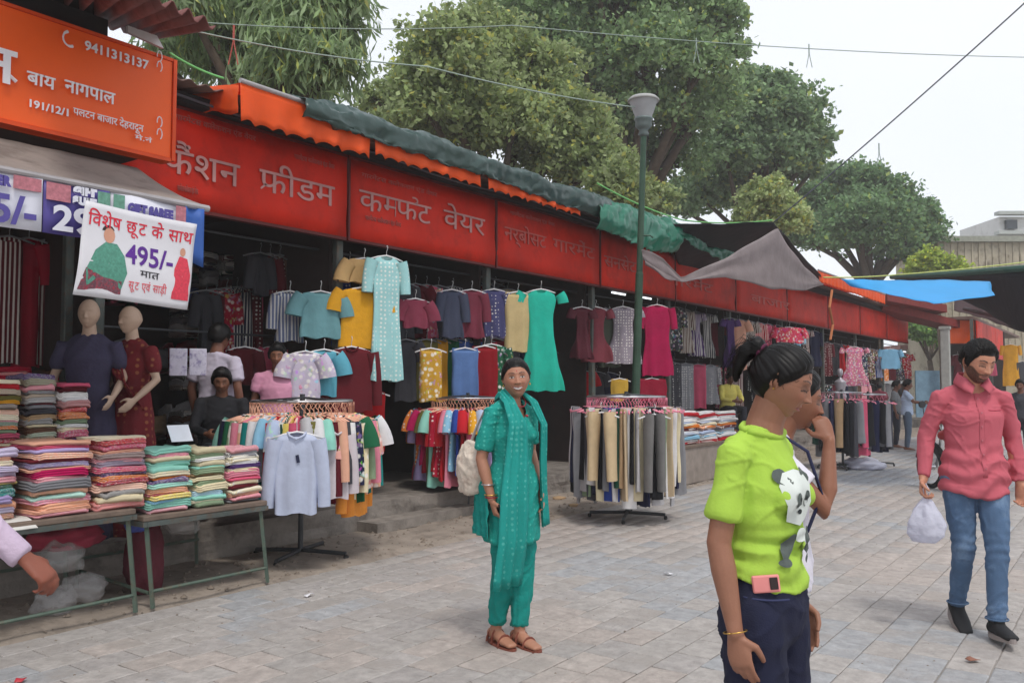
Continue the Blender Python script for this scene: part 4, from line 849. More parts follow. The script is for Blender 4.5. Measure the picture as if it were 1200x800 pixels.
for i in range(6):
    s0, s1 = bays[i], bays[i+1]
    for k in range(3):
        for j in range(6):
            cn = rg.choice(['dark grey', 'maroon', 'brown', 'navy', 'grey', 'crimson', 'tan', 'royal blue', 'white', 'rose']); w_ = (s1-s0-.3)/6
            o = bpy.data.objects.new('cloth_bundle', FM[('plain', 2)]); COL.objects.link(o); hh = rg.uniform(.14, .3); o.location = (-9.05, s0+.15+w_*(j+.5), .935+k*.75); o.scale = (.32, w_*.9, hh); o.color = (*cc(cn), 1)
            tag(o, '%s bundle %s from left on the %s back shelf of the %s bay' % (cn, ordn[j], ['low', 'middle', 'top'][k], ordn[i]), 'cloth bundle', 'bundles on the back shelves')

hang(340, 330, 400, 26, 7.0, 'kurta', (110, 120, 150), 'grey blue long shirt hung between shirt rows and dusty blue top', 'stripe')
hang(322, 395, 440, 20, 7.6, 'tshirt', 'rose', 'rose top hung behind the boy in pink')
hang(287, 395, 450, 24, 7.3, 'kurta', (90, 20, 30), 'dark crimson kurta between shopkeeper and boy in pink')
hang(410, 296, 330, 22, 7.0, 'tshirt', (120, 90, 90), 'dull brown top behind the small tan top')
hang(505, 398, 470, 22, 6.5, 'folded', (196, 150, 50), 'mustard long cloth hung over the kurta rack', 'floral')
hang(545, 398, 468, 26, 6.45, 'folded', (92, 124, 176), 'blue grey long cloth hung over the kurta rack')
hang(568, 396, 466, 26, 6.5, 'folded', (140, 16, 28), 'deep red long cloth hung left of the floral green kurta')
hang(553, 330, 396, 24, 6.6, 'kurta', (120, 50, 66), 'plum kurta in the upper row above the blue grey cloth')
hang(579, 330, 394, 26, 6.6, 'kurta', (70, 70, 110), 'indigo spotted kurta left of the cream cloth', 'dots')
hang(530, 330, 396, 22, 6.7, 'kurta', (70, 76, 96), 'slate kurta left of the plum kurta', 'plain')
hang(487, 340, 384, 26, 6.7, 'tshirt', (140, 60, 80), 'dusty rose top right of the pale blue kurta')
# ------------------------------------------------------------------ trees
def leafmat(name, c, c2, tr=.35):
    m = M(name, rgb(c), .6, attr='Col', nscale=1.2, namt=.25, trans=tr+.08, spec=.2); m['tint'] = list(rgb(c)); return m
BARK = M('bark', rgb(92, 78, 66), .95, nscale=6, namt=.4, bump=(20, .8))
def crown_mesh(name, clumps, nleaf, lw, ll, droop=0., seed=0, shell=.35, tint=(.1, .15, .08)):
    "clumps: (centre Vector, radius xy, radius z). Leaves are folded quads spread through each clump's outer volume, in twigs"
    r = np.random.default_rng(seed); vol = np.array([c[1]**2 for c in clumps]); cnt = (vol/vol.sum()*nleaf).astype(int); Vs = []
    for (c, rx, rz), n in zip(clumps, cnt):
        nt_ = max(3, n//14)
        d = r.normal(size=(nt_, 3)); d /= np.linalg.norm(d, axis=1)[:, None]; d[:, 2] = np.where(d[:, 2] < -.5, -d[:, 2], d[:, 2])
        rad = (shell+(1.22-shell)*r.random(nt_)**.8)*(1+.30*np.sin(d[:, 0]*5+seed)*np.cos(d[:, 1]*6+d[:, 2]*4))
        tw = np.array(c)+d*rad[:, None]*np.array([rx, rx, rz])
        idx = r.integers(0, nt_, n); sz = .13*rx
        off = r.normal(size=(n, 3))*sz*np.array([1, 1, .6]); off[:, 2] -= droop*np.abs(r.normal(size=n))*sz*3
        P = tw[idx]+off
        ax = d[idx]*.6+r.normal(size=(n, 3))*.8; ax[:, 2] -= droop*2.2; ax /= np.linalg.norm(ax, axis=1)[:, None]
        nrm = r.normal(size=(n, 3))*.7+np.array([0, 0, .8]); sd = np.cross(ax, nrm); sd /= np.linalg.norm(sd, axis=1)[:, None]+1e-6
        s = (.65+.7*r.random(n))[:, None]
        a = P-ax*ll*.5*s; b_ = P+ax*ll*.5*s; m1 = P+sd*lw*.5*s+ax*ll*.06*s; m2 = P-sd*lw*.5*s+ax*ll*.06*s
        Vs.append(np.stack([a, m1, b_, m2], 1).reshape(-1, 3))
    V = np.concatenate(Vs); F = np.arange(len(V)).reshape(-1, 4); n = len(F)
    b_ = (.62+.75*r.random(n)**1.3)[:, None]; hue = r.random(n)[:, None]; yl = (r.random(n) < .06)[:, None]
    c = np.array(tint)*1.4*b_*(1-hue*np.array([.10, .0, .25])); c = np.where(yl, c*np.array([1.7, 1.35, .8]), c)
    return mesh_np(name, V, F, False, np.repeat(c, 4, axis=0))
def tree(label, base, clumps, leaf, nleaf, lw, ll, droop=0., seed=0, trunk_r=.25, lean=(0, 0), bare=0):
    base = Vector((sum(c[0].x for c in clumps)/len(clumps), sum(c[0].y for c in clumps)/len(clumps), 0)); t = thing('tree', label, 'tree', base)
    cl = [(c-base, a, b_) for c, a, b_ in clumps]
    ctr = sum((c for c, _, _ in cl), Vector())/len(cl); fork = Vector((ctr.x*.35, ctr.y*.35, max(1.5, min(c.z for c, _, _ in cl)*.75)))
    mb = MB(); P = [Vector((0, 0, -.1)), fork*.5+Vector((.15, .1, 0)), fork]; mb.tube(P, [trunk_r*1.3, trunk_r, trunk_r*.85], 12)
    rg = random.Random(seed)
    for c, a, b_ in cl:
        m1 = fork.lerp(c, .5)+Vector((rg.uniform(-.3, .3), rg.uniform(-.3, .3), .3)); r0 = trunk_r*.5
        mb.tube([fork, m1, c], [r0, r0*.6, r0*.25], 7)
        for _ in range(5):
            d = Vector((rg.gauss(0, 1), rg.gauss(0, 1), rg.gauss(.2, .7))).normalized(); e = c+Vector((d.x*a, d.y*a, d.z*b_))*.9
            mb.tube([c.lerp(m1, .3), (c+e)/2+Vector((0, 0, .1)), e], [r0*.3, r0*.15, r0*.05], 5)
    mb.build('trunk', BARK, t, smooth=True)
    ob('crown', crown_mesh('crown', cl, nleaf, lw, ll, droop, seed, tint=list(leaf['tint'])), leaf, t)
    return t
def cl(lst, dep, dj=1.5, seed=0):
    "clumps from photo circles (px,py,r px) at a distance, spread in depth"
    rg = random.Random(seed); out = []
    for e in lst:
        px, py, r = e[:3]; d = dep+rg.uniform(-dj, dj)+(e[3] if len(e) > 3 else 0); c = atY(px, py, d); out.append((c, r*d/1000, r*d/1000*.85))
    return out
# eucalyptus with hanging leaves
A_ = cl([(210, -10, 50), (250, 20, 48), (300, 0, 52), (350, 20, 50), (395, 5, 42), (405, 40, 20), (230, 60, 34), (280, 65, 42), (335, 70, 44), (380, 80, 36), (310, -50, 60), (380, -50, 50), (240, -60, 50), (405, 70, 20), (360, 105, 30), (300, 100, 30), (190, 70, 26)], 15, 1.2, 1)
tree('tall drooping grey green tree behind the shops at upper left', SD(13, 12.5, 0), A_, leafmat('leaf_eucalyptus', (136, 152, 118), (100, 120, 88)), 36000, .05, .26, .75, 11, .3)
B_ = cl([(480, 108, 36), (450, 125, 26), (520, 75, 50), (500, 130, 45), (560, 50, 45), (570, 110, 55), (620, 90, 48), (600, 150, 50), (660, 150, 46), (650, 190, 40), (700, 200, 38), (725, 225, 34), (545, 160, 38), (480, 150, 30), (520, 62, 26), (760, 235, 26), (690, 165, 30), (440, 118, 16), (545, 36, 22)], 22, 2, 2)
tree('broad yellow green tree rising behind the middle of the shop row', SD(13, 19, 0), B_, leafmat('leaf_yellow_green', (142, 152, 112), (122, 142, 84)), 72000, .10, .16, .1, 12, .4)
C_ = cl([(600, 10, 55), (660, 0, 60), (720, -10, 60), (780, 10, 60), (830, 40, 42), (820, 80, 42), (760, 70, 55), (700, 60, 50), (650, 50, 50), (760, 130, 45), (700, 120, 40), (850, 15, 26), (790, 190, 36), (800, 140, 40), (840, 120, 34), (690, -70, 70), (780, -70, 60), (600, -50, 45), (720, 160, 36), (740, 195, 36), (860, 60, 18), (630, 110, 40)], 31, 2.5, 3)
tree('tallest dark green tree at the top centre of the photo', SD(17, 28, 0), C_, leafmat('leaf_dark', (126, 146, 110), (92, 114, 84), .3), 80000, .135, .21, .1, 13, .5)
D_ = cl([(880, 130, 42), (925, 140, 38), (950, 165, 24), (900, 180, 44), (850, 180, 40), (940, 195, 26), (860, 225, 36), (820, 230, 30), (895, 225, 26), (910, 105, 22), (968, 180, 10), (880, 95, 18), (790, 240, 26)], 38, 2, 4)
tree('open crowned dark tree right of the street lamp against the sky', SD(16, 40, 0), D_, leafmat('leaf_mid', (126, 146, 116), (98, 120, 96), .3), 40000, .17, .25, .1, 14, .4)
E_ = cl([(898, 238, 26), (915, 260, 26), (885, 262, 22), (905, 220, 14), (925, 240, 14)], 28, 1, 5)
tree('small pale yellow green tree just behind the black tarp peak', SD(11, 27, 0), E_, leafmat('leaf_pale', (160, 170, 126), (150, 168, 104)), 16000, .10, .16, .1, 15, .2)
F_ = cl([(960, 240, 30), (1000, 225, 34), (1040, 245, 34), (1075, 270, 30), (1010, 270, 44), (960, 275, 30), (1060, 290, 30), (1095, 285, 18), (930, 275, 22), (980, 215, 22), (1025, 215, 20), (1080, 250, 16)], 46, 2.5, 6)
tree('dense dark round tree above the blue tarp on the right', SD(20, 52, 0), F_, leafmat('leaf_deep', (106, 130, 96), (78, 100, 74), .3), 48000, .17, .26, .1, 16, .45)
G_ = cl([(1088, 310, 18), (1105, 318, 20), (1075, 318, 14), (1125, 322, 14)], 40, 1, 7)
tree('low bright shrubby tree beside the old wall at right', SD(8, 44, 0), G_, leafmat('leaf_lime', (160, 172, 84), (120, 140, 70)), 9000, .12, .18, .1, 17, .15)
H_ = cl([(1085, 392, 16), (1100, 380, 14), (1075, 385, 12), (1095, 402, 12), (1115, 395, 10), (1060, 378, 12)], 45, 2, 8)
tree('green bush seen through the gap past the last shop', SD(8, 50, 0), H_, leafmat('leaf_gap', (120, 150, 90), (80, 110, 64)), 9000, .14, .22, .1, 18, .15)
# ------------------------------------------------------------------ far buildings
OLD = M('old_plaster', rgb(178, 168, 148), .95, nscale=.8, namt=.3, dirt=(rgb(96, 86, 70), 1.2, .9)); WHP = M('white_plaster', rgb(206, 206, 204), .9, nscale=.6, namt=.12, dirt=(rgb(150, 148, 142), 1, .6))
def blk(px0, px1, pyt, dep, dd=5): a = atY(px0, pyt, dep); b_ = atY(px1, pyt, dep); return a, b_, FH*dd
t = thing('old_building', 'weathered buff wall building above the blue tarp at far right', 'building', atY(1160, 452, 46))
a, b_, dd = blk(1098, 1290, 284, 46); w = MB(); w.prism([Vector((a.x, a.y, 0)), Vector((b_.x, b_.y, 0)), b_, a], dd); pin(w.build('wall', OLD, t))
w = MB(); u = (b_-a)/24
for k in range(24): w = MB(); q = a+u*k; w.prism([Vector((q.x, q.y, 1.5))-FH*.05, Vector((q.x, q.y, 1.5))+u*.2-FH*.05, q+u*.2-FH*.05, q-FH*.05], FH*.04); pin(w.build('pilaster', OLD, t))
w = MB(); w.prism([a+Vector((0, 0, .002))-FH*.3, b_+Vector((0, 0, .002))-FH*.3, b_+Vector((0, 0, .3))-FH*.3, a+Vector((0, 0, .3))-FH*.3], dd+FH*.5); pin(w.build('coping', M('grey_coping', rgb(150, 152, 140), .9, namt=.3), t))
t = thing('white_building', 'pale block with a flat roof at the far right skyline', 'building', atY(1200, 452, 55))
a, b_, dd = blk(1171, 1290, 254, 56); w = MB(); w.prism([Vector((a.x, a.y, 0)), Vector((b_.x, b_.y, 0)), b_, a], dd); pin(w.build('wall', WHP, t))
for pyy in (252, 275): 
    a2 = atY(1168, pyy, 55.8); b2 = atY(1290, pyy, 55.8); w = MB(); w.prism([a2-FH*.3, b2-FH*.3, b2-FH*.3+Vector((0, 0, .22)), a2-FH*.3+Vector((0, 0, .22))], FH*.6); pin(w.build('ledge', M('pale_ledge', rgb(175, 180, 176), .9), t))
a2 = atY(1180, 268, 55.7); w = MB(); w.prism([a2, a2+RH*.7, a2+RH*.7+Vector((0, 0, .6)), a2+Vector((0, 0, .6))], FH*.25); pin(w.build('window', M('dark_glass', (.05, .06, .07), .2), t))
# distant low houses closing the gap
t = thing('white_house', 'white walled house glimpsed through the alley gap', 'building', atY(1085, 452, 50))
a, b_, dd = blk(1060, 1125, 408, 50); w = MB(); w.prism([Vector((a.x, a.y, 0)), Vector((b_.x, b_.y, 0)), b_, a], dd); pin(w.build('wall', WHP, t))
for k in range(3):
    q = atY(1068+k*18, 440, 49.9); w = MB(); w.prism([q, q+RH*.45, q+RH*.45+Vector((0, 0, .9)), q+Vector((0, 0, .9))], FH*.05); pin(w.build('window', _mats['dark_glass'], t))
w = MB(); a2 = atY(1055, 409, 49.7); b2 = atY(1128, 409, 49.7); w.prism([a2, b2, b2+Vector((0, 0, .25)), a2+Vector((0, 0, .25))], FH*6); pin(w.build('roof', M('pinkish_roof', rgb(150, 110, 104), .9), t))
# ------------------------------------------------------------------ second block after the alley
D2 = 4.4; S2 = 33.2
t = thing('shop_sign', 'square bright orange signboard at the corner beyond the alley', 'signboard', SD(S2, D2, 3.2))
a = atY(1113, 403, 30.2); b_ = atY(1143, 403, 30.2); up = Vector((0, 0, .93))
w = MB(); w.prism([a, b_, b_+up, a+up], FH*.06); pin(w.build('board', ORGB, t))
w = MB(); q0, q1 = a+RH*.03-FH*.01, b_-RH*.02-FH*.01
for (p, r_) in ((a, b_), (a+up, b_+up)): w.tube([p-FH*.02, r_-FH*.02], .025, 5)
w.tube([b_-FH*.02, b_+up-FH*.02], .03, 5); pin(w.build('frame', _mats['sign_frame'], t))
g = thing('shop_sign', 'red signboards of the block beyond the alley, right edge', 'signboard', SD(S2+4, D2, 3.1))
for k in range(3):
    w = MB(); w.box((-D2-.04, S2+.3+k*2.4, 2.55+.0), (-D2, S2+2.65+k*2.4, 3.75)); pin(w.build('board', REDB, g))
t = thing('shop_block', 'dark open shops under red boards beyond the alley', 'shop', SD(S2+4, D2+2, 0))
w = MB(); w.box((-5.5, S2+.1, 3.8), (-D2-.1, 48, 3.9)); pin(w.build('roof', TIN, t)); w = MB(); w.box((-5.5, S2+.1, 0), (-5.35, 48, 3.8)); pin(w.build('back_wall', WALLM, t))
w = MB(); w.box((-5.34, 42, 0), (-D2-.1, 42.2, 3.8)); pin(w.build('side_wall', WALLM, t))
w = MB(); w.box((-D2-.2, S2+.1, 0), (-D2-.1, S2+.2, 3.8)); w.box((-D2-.2, 38, 0), (-D2-.1, 38.1, 2.5)); pin(w.build('post', RUSTY, t))
for (px, y0, y1, wpx, c, k, lb) in ((1136, 410, 458, 20, 'white', 'kurta', 'white kurta hung left of the bearded man\'s head, far block'), (1184, 400, 452, 22, 'mustard', 'kurta', 'mustard kurta hung right of the bearded man\'s head, far block'), (1122, 412, 450, 12, 'maroon', 'kurta', 'maroon kurta hung left of the white kurta, far block'),
                                   (1198, 420, 470, 14, 'dark grey', 'kurta', 'dark kurta at the right edge in the far block'), (1160, 404, 440, 16, 'rose', 'kurta', 'rose kurta between white and mustard kurtas, far block')):
    p = atY(px, y0, 30.5); p2 = atY(px, y1, 30.5); garment(k, wpx*30.5/1000, p.z-p2.z, c, p, pi+TH, lb, 'kurtas hung in the far block', 'plain', px)
p = atY(1109, 452, 29); t = thing('utility_pole', 'pale grey concrete pole standing in the alley gap', 'pole', (p.x, p.y, 0)); w = MB(); w.box((-.14, -.12, 0), (.14, .12, 3.4), .02); w.build('shaft', M('pale_concrete', rgb(165, 165, 160), .9, namt=.2), t); w = MB(); w.box((-.17, -.15, 3.401), (.17, .15, 3.5)); w.build('cap', _mats['pale_concrete'], t)
p = atY(1088, 480, 29.5); w = MB(); t = thing('shop_hoarding', 'pale blue printed panel leaning in the alley gap', 'panel', p); w.prism([p-RH*.42-Vector((0, 0, .25)), p+RH*.42-Vector((0, 0, .25)), p+RH*.42+Vector((0, 0, 1.35)), p-RH*.42+Vector((0, 0, 1.35))], FH*.05); pin(w.build('sheet', M('pale_blue_panel', rgb(120, 150, 170), .7, namt=.25), t))
# tin roofs that close the end of the red row
for k, (x0, y0, x1, y1, dp, lb) in enumerate(((1035, 362, 1125, 384, 27, 'dull red eave ending over the alley gap'), (1040, 352, 1110, 366, 26, 'narrow maroon eave under the blue tarp'))):
    a = atY(x0, y0, dp); b_ = atY(x1, y1, dp+3); w = MB(); w.prism([a, b_, b_+Vector((0, 0, .26)), a+Vector((0, 0, .26))], FH*1.2); tag(w.build('eave', M('dull_red_tin', rgb(120, 40, 36), .7, namt=.3)), lb, 'eave')
# right hand canopy
t = thing('canopy', 'black tarp canopy with a green edge reaching in from the right', 'canopy', atY(1200, 452, 13))
BT = M('black_canopy', rgb(30, 29, 34), .7, nscale=3, namt=.3, bump=(5, .5))
A1 = [atY(1045, 326, 22), atY(1110, 323, 18), atY(1180, 318, 14.5), atY(1290, 311, 12)]; A2 = [atY(1150, 345, 22), atY(1160, 366, 18), atY(1195, 388, 14.5), atY(1290, 402, 10)]
def pl_(P, t_): x = t_*(len(P)-1); i = min(int(x), len(P)-2); return P[i].lerp(P[i+1], x-i)
w = MB(); w.grid(lambda u, v: pl_(A1, u).lerp(pl_(A2, u), v)+Vector((0, 0, -.12*math.sin(v*pi)+.06*nzv(u*6, v*5))), 30, 12); pin(solid(w.build('sheet', BT, t, smooth=True), .01))
w = MB(); w.tube([p+Vector((0, 0, .03)) for p in A1], .06, 8); pin(w.build('edge_roll', M('green_edge', rgb(60, 92, 80), .7), t))
w = MB(); w.tube([atY(1166, 337, 17), atY(1290, 335, 16)], .02, 6); pin(w.build('rod', PIPE, t))
w = MB(); w.tube([atY(1130, 362, 22), atY(1290, 398, 12)], .05, 6); pin(w.build('beam', _mats['sign_frame'], t))
p = SD(9, -8.5, 0); w = MB(); w.tube([p, p+Vector((0, 0, 3.4))], .05, 8); pin(w.build('post', RUSTY, t))
# ------------------------------------------------------------------ ground clutter
rgc = random.Random(9)
def rock_mesh(sd, n=8):
    bm = bmesh.new(); bmesh.ops.create_icosphere(bm, subdivisions=1, radius=.5); r = random.Random(sd)
    for v in bm.verts: v.co *= r.uniform(.7, 1.2); v.co.z *= .6
    me = bpy.data.meshes.new('stone'); bm.to_mesh(me); bm.free(); return me
STM = M('rubble', obj=True, rough=.95, nscale=20, namt=.3); rks = [rock_mesh(i) for i in range(5)]
for m_ in rks: m_.materials.append(STM)
mb = MB()
for k in range(1500):
    s = rgc.uniform(1, 22); D = 5.3+.95*rgc.random()**1.3; r = rgc.choice((.006, .01, .014, .02, .03)); z = dirtz(D, s)
    v0 = [(r*math.cos(a)*rgc.uniform(.7, 1.2)-D, r*math.sin(a)*rgc.uniform(.7, 1.2)+s, z-.003) for a in np.linspace(0, 6.28, 6)[:-1]]; mb.add(v0+[(-D+rgc.uniform(-.3, .3)*r, s, z+r*.7)], [(i, (i+1) % 5, 5) for i in range(5)])
for k in range(1600):
    s = rgc.uniform(0, 16); D = 5.3-8.3*rgc.random()**1.6; r = rgc.choice((.003, .004, .006, .009))
    v0 = [(r*math.cos(a)*rgc.uniform(.7, 1.2)-D, r*math.sin(a)*rgc.uniform(.7, 1.2)+s, .0) for a in np.linspace(0, 6.28, 6)[:-1]]; mb.add(v0+[(-D, s, r*.6)], [(i, (i+1) % 5, 5) for i in range(5)])
tag(mb.build('gravel', M('gravel_bits', rgb(128, 116, 104), .95, nscale=30, namt=.4)), kind='stuff')
for k, (px, py, r, c, lb) in enumerate(((92, 640, .10, 'grey', 'pale stone under the left table, nearest the plastic bags'), (118, 648, .08, 'tan', 'tan stone under the left table beside a pale one'), (655, 585, .13, 'tan', 'large pale rock left of the trouser rack'), (640, 572, .10, 'grey', 'grey rock behind the teal woman near the plinth'),
                                     (672, 592, .07, 'tan', 'small tan rock at the foot of the trouser rack'), (492, 606, .06, 'white', 'small pale stone between the two clothes racks'), (437, 598, .05, 'brown', 'brown stone just above the paper sheets'), (930, 712, .03, 'brown', 'small brown chip'), (240, 622, .06, 'grey', 'grey stone under the right table'),
                                     (205, 610, .05, 'brown', 'brown stone near the maroon sack'))):
    if px == 930: continue
    p = atz(px, py, .03); o = bpy.data.objects.new('stone', rks[k % 5]); COL.objects.link(o); o.location = p; o.scale = (r*2, r*1.5, r*1.6); o.rotation_euler = (0, 0, k); o.color = (*cc(c), 1); tag(o, lb, 'stone', 'loose stones beside the shop row')
PAPER = M('paper', rgb(222, 220, 224), .7, namt=.08); PAPB = M('paper_buff', rgb(214, 198, 178), .7, namt=.1)
p = atz(418, 609, .06); w = MB(); w.grid(lambda u, v: ((u-.5)*.24, (v-.5)*.2, .02+.03*math.sin(u*3.1)+.01*v), 8, 3); tag(solid(w.build('white_paper', PAPER, loc=p, rot=(0, 0, TH+.2), smooth=True), .006), 'white folded paper lying by the foot of the shirt rack', 'paper')
p = atz(440, 610, .06); w = MB(); w.grid(lambda u, v: ((u-.5)*.24, (v-.5)*.2, .02+.02*math.sin(u*3.1)+.01*v), 8, 3); tag(solid(w.build('buff_paper', PAPB, loc=p, rot=(0, 0, TH-.1), smooth=True), .006), 'buff paper sheet lying right of the white one', 'paper')
for (px, py, lb, cm) in ((362, 697, 'tiny white paper scrap on the paving below the shirt rack', PAPER), (24, 797, 'small red and white wrapper at the bottom left corner', M('red_wrapper', rgb(190, 60, 70), .5)), (783, 672, 'tiny white scrap on the paving left of the girl\'s phone', PAPER), (1140, 773, 'small brown leaf on the paving at lower right', M('brown_leaf', rgb(140, 96, 80), .9))):
    p = atz(px, py, .012); w = MB(); w.grid(lambda u, v: ((u-.5)*.07, (v-.5)*.035, .006+.012*math.sin(u*4)*v), 4, 3); tag(solid(w.build('litter', cm, loc=p, rot=(0, 0, px*.1), smooth=True), .003), lb, 'litter')
# sacks, bags and box under the tables
def blob(name, label, cat, loc, sx, sy, sz, mat, seed, amp=.18, n=28):
    V = []; F = []; m = 16
    for j in range(m+1):
        th = pi*j/m
        for k in range(n):
            a = 2*pi*k/n; d = Vector((math.sin(th)*math.cos(a), math.sin(th)*math.sin(a), math.cos(th)))
            q = 1+amp*(nzv(d.x*2+seed, d.y*2, d.z*2)+.6*abs(nzv(d.x*5, d.y*5+seed, d.z*5))+.35*nzv(d.x*11, d.y*11+seed, d.z*11))
            V.append((d.x*sx*q, d.y*sy*q, max(-sz*.7, d.z*sz*q)))
    F = [(j*n+k, j*n+(k+1) % n, (j+1)*n+(k+1) % n, (j+1)*n+k) for j in range(m) for k in range(n)]
    o = ob(name, mesh_np(name, np.array(V), [tuple(f) for f in F]), mat, None, loc); return tag(o, label, cat)
POLY = M('clear_polythene', rgb(205, 202, 200), .2, namt=.1, bump=(14, .9), alpha=.30, spec=.6)
POLYW = M('white_polythene', rgb(226, 226, 238), .35, namt=.06, bump=(16, .8), trans=.4)
for k, (px, py, s_, lb) in enumerate(((70, 655, .17, 'clear plastic bag bundle under the left table, upper one'), (98, 690, .16, 'clear plastic bag bundle under the left table, right one'), (64, 705, .15, 'crumpled clear plastic on the dirt behind the table leg'), (215, 615, .14, 'clear plastic bag hanging low under the right table'))):
    p = atD(px, py, 5.65); blob('plastic_bag', lb, 'plastic bag', p, s_*.8, s_*.8, s_*.6, POLY, k*3.1, .4)
p = atD(170, 640, 5.7); blob('cloth_sack', 'maroon cloth sack standing under the joint of two tables', 'sack', (p.x, p.y, .24), .12, .13, .30, M('maroon_cloth', rgb(96, 40, 50), .9, nscale=8, namt=.3, bump=(20, .4)), 2.2, .2)
p = atD(160, 606, 5.6); blob('plastic_bag', 'small blue plastic bag on the maroon sack', 'plastic bag', (p.x, p.y, .52), .07, .07, .06, M('blue_polythene', rgb(70, 84, 160), .4), 5, .3)
p = atD(75, 600, 5.9); blob('cloth_bundle', 'rose cloth bundle under the left table', 'bundle', (p.x, p.y, .45), .18, .25, .09, M('rose_cloth', rgb(170, 60, 80), .9), 6, .3)
p = atz(566, 590, .03); w = MB(); t = thing('carton', 'small carton with an orange side under the kurta rack', 'box', p, TH); w.box((-.16, -.1, 0), (.14, .1, .12), .004); w.build('lower_box', M('dark_carton', rgb(64, 60, 70), .8), t); w = MB(); w.box((-.14, -.09, .1205), (.12, .09, .26), .004); w.build('upper_box', M('orange_carton', rgb(226, 150, 110), .7, namt=.3), t)
p = atz(1012, 548, .02); blob('plastic_bag', 'white crumpled plastic bag lying below the farthest rack', 'plastic bag', p+Vector((0, 0, .06)), .35, .3, .12, POLYW, 8, .3)
p = atz(500, 590, .02)
b = MB(); b.prism([SD(6.0, 6.33, .04), SD(7.6, 6.33, .04), SD(7.6, 6.05, .04), SD(6.0, 6.0, .04)], (0, 0, .10)); tag(b.build('stone_step', CONC), 'worn concrete step below the plinth between the two racks', 'step')

drape('shade_tarp', 'dark tarp roof above the orange corner signboard, far right', [atY(1118, 345, 34), atY(1150, 338, 33), atY(1185, 338, 31), atY(1230, 344, 29)], [atY(1118, 364, 31), atY(1150, 372, 31), atY(1185, 385, 29.5), atY(1240, 400, 27)], M('maroon_dark_tarp', rgb(58, 34, 36), .8), .1, 20, 8, .05, 4., 'tarp')
# ------------------------------------------------------------------ people
SKIN = M('skin', attr='Col', rough=.5, nscale=40, namt=.07, bump=(180, .06), spec=.4, sss=.06)
HAIRM = M('black_hair', (.0045, .0035, .0032), .45, nscale=60, namt=.2, spec=.22)
def V3(*a): return Vector(a)
def smst(x, a, b): t = np.clip((x-a)/(b-a), 0, 1); return t*t*(3-2*t)
class Body:
    "closed tapered tubes that a voxel remesh fuses into one skin"
    def __init__(s): s.mb = MB()
    def tub(s, pts, rad, side=None, n=14, c0=1., c1=1.):
        pts = [Vector(p) for p in pts]; m = len(pts); V = []; rad = [r if isinstance(r, tuple) else (r, r) for r in rad]
        def frame(i):
            t = (pts[min(i+1, m-1)]-pts[max(i-1, 0)]).normalized(); sd_ = Vector(side) if side is not None else (Vector((1, 0, 0)) if abs(t.x) < .8 else Vector((0, 1, 0)))
            b = t.cross(sd_).normalized(); a = b.cross(t).normalized(); return t, a, b
        rows = []
        t, a, b = frame(0)
        for q, f in ((1, .25), (.75, .66), (.4, .92)): rows.append((pts[0]-t*min(rad[0])*q*c0, a, b, (rad[0][0]*f, rad[0][1]*f)))
        for i in range(m): t, a, b = frame(i); rows.append((pts[i], a, b, rad[i]))
        for q, f in ((.4, .92), (.75, .66), (1, .25)): rows.append((pts[-1]+t*min(rad[-1])*q*c1, a, b, (rad[-1][0]*f, rad[-1][1]*f)))
        for p, a, b, r in rows:
            for k in range(n): an = 2*pi*k/n; V.append(p+a*math.cos(an)*r[0]+b*math.sin(an)*r[1])
        K = len(rows)
        F = [(j*n+k, j*n+(k+1) % n, (j+1)*n+(k+1) % n, (j+1)*n+k) for j in range(K-1) for k in range(n)]+[tuple(range(n-1, -1, -1)), tuple(range((K-1)*n, K*n))]
        s.mb.add(V, F)
    def ell(s, c, rx, ry, rz, n=12):
        V = []; m = 8
        for j in range(1, m):
            th = pi*j/m
            for k in range(n): a = 2*pi*k/n; V.append((c[0]+rx*math.sin(th)*math.cos(a), c[1]+ry*math.sin(th)*math.sin(a), c[2]-rz*math.cos(th)))
        F = [(j*n+k, j*n+(k+1) % n, (j+1)*n+(k+1) % n, (j+1)*n+k) for j in range(m-2) for k in range(n)]+[tuple(range(n-1, -1, -1)), tuple(range((m-2)*n, (m-1)*n))]
        s.mb.add(V, F)
    def fuse(s, vox, it=4):
        me = s.mb.mesh('fuse'); o = bpy.data.objects.new('fuse', me); COL.objects.link(o)
        r = o.modifiers.new('r', 'REMESH'); r.mode = 'VOXEL'; r.voxel_size = vox
        if it: q = o.modifiers.new('s', 'SMOOTH'); q.factor = .5; q.iterations = it
        dg = bpy.context.evaluated_depsgraph_get(); dg.update(); m2 = bpy.data.meshes.new_from_object(o.evaluated_get(dg))
        bpy.data.objects.remove(o); bpy.data.meshes.remove(me)
        V = np.empty(len(m2.vertices)*3, np.float32); m2.vertices.foreach_get('co', V); V = V.reshape(-1, 3).astype(float)
        Nn = np.empty(len(V)*3, np.float32); m2.vertices.foreach_get('normal', Nn); Nn = Nn.reshape(-1, 3).astype(float)
        F = [tuple(p.vertices) for p in m2.polygons]; bpy.data.meshes.remove(m2); return V, Nn, F
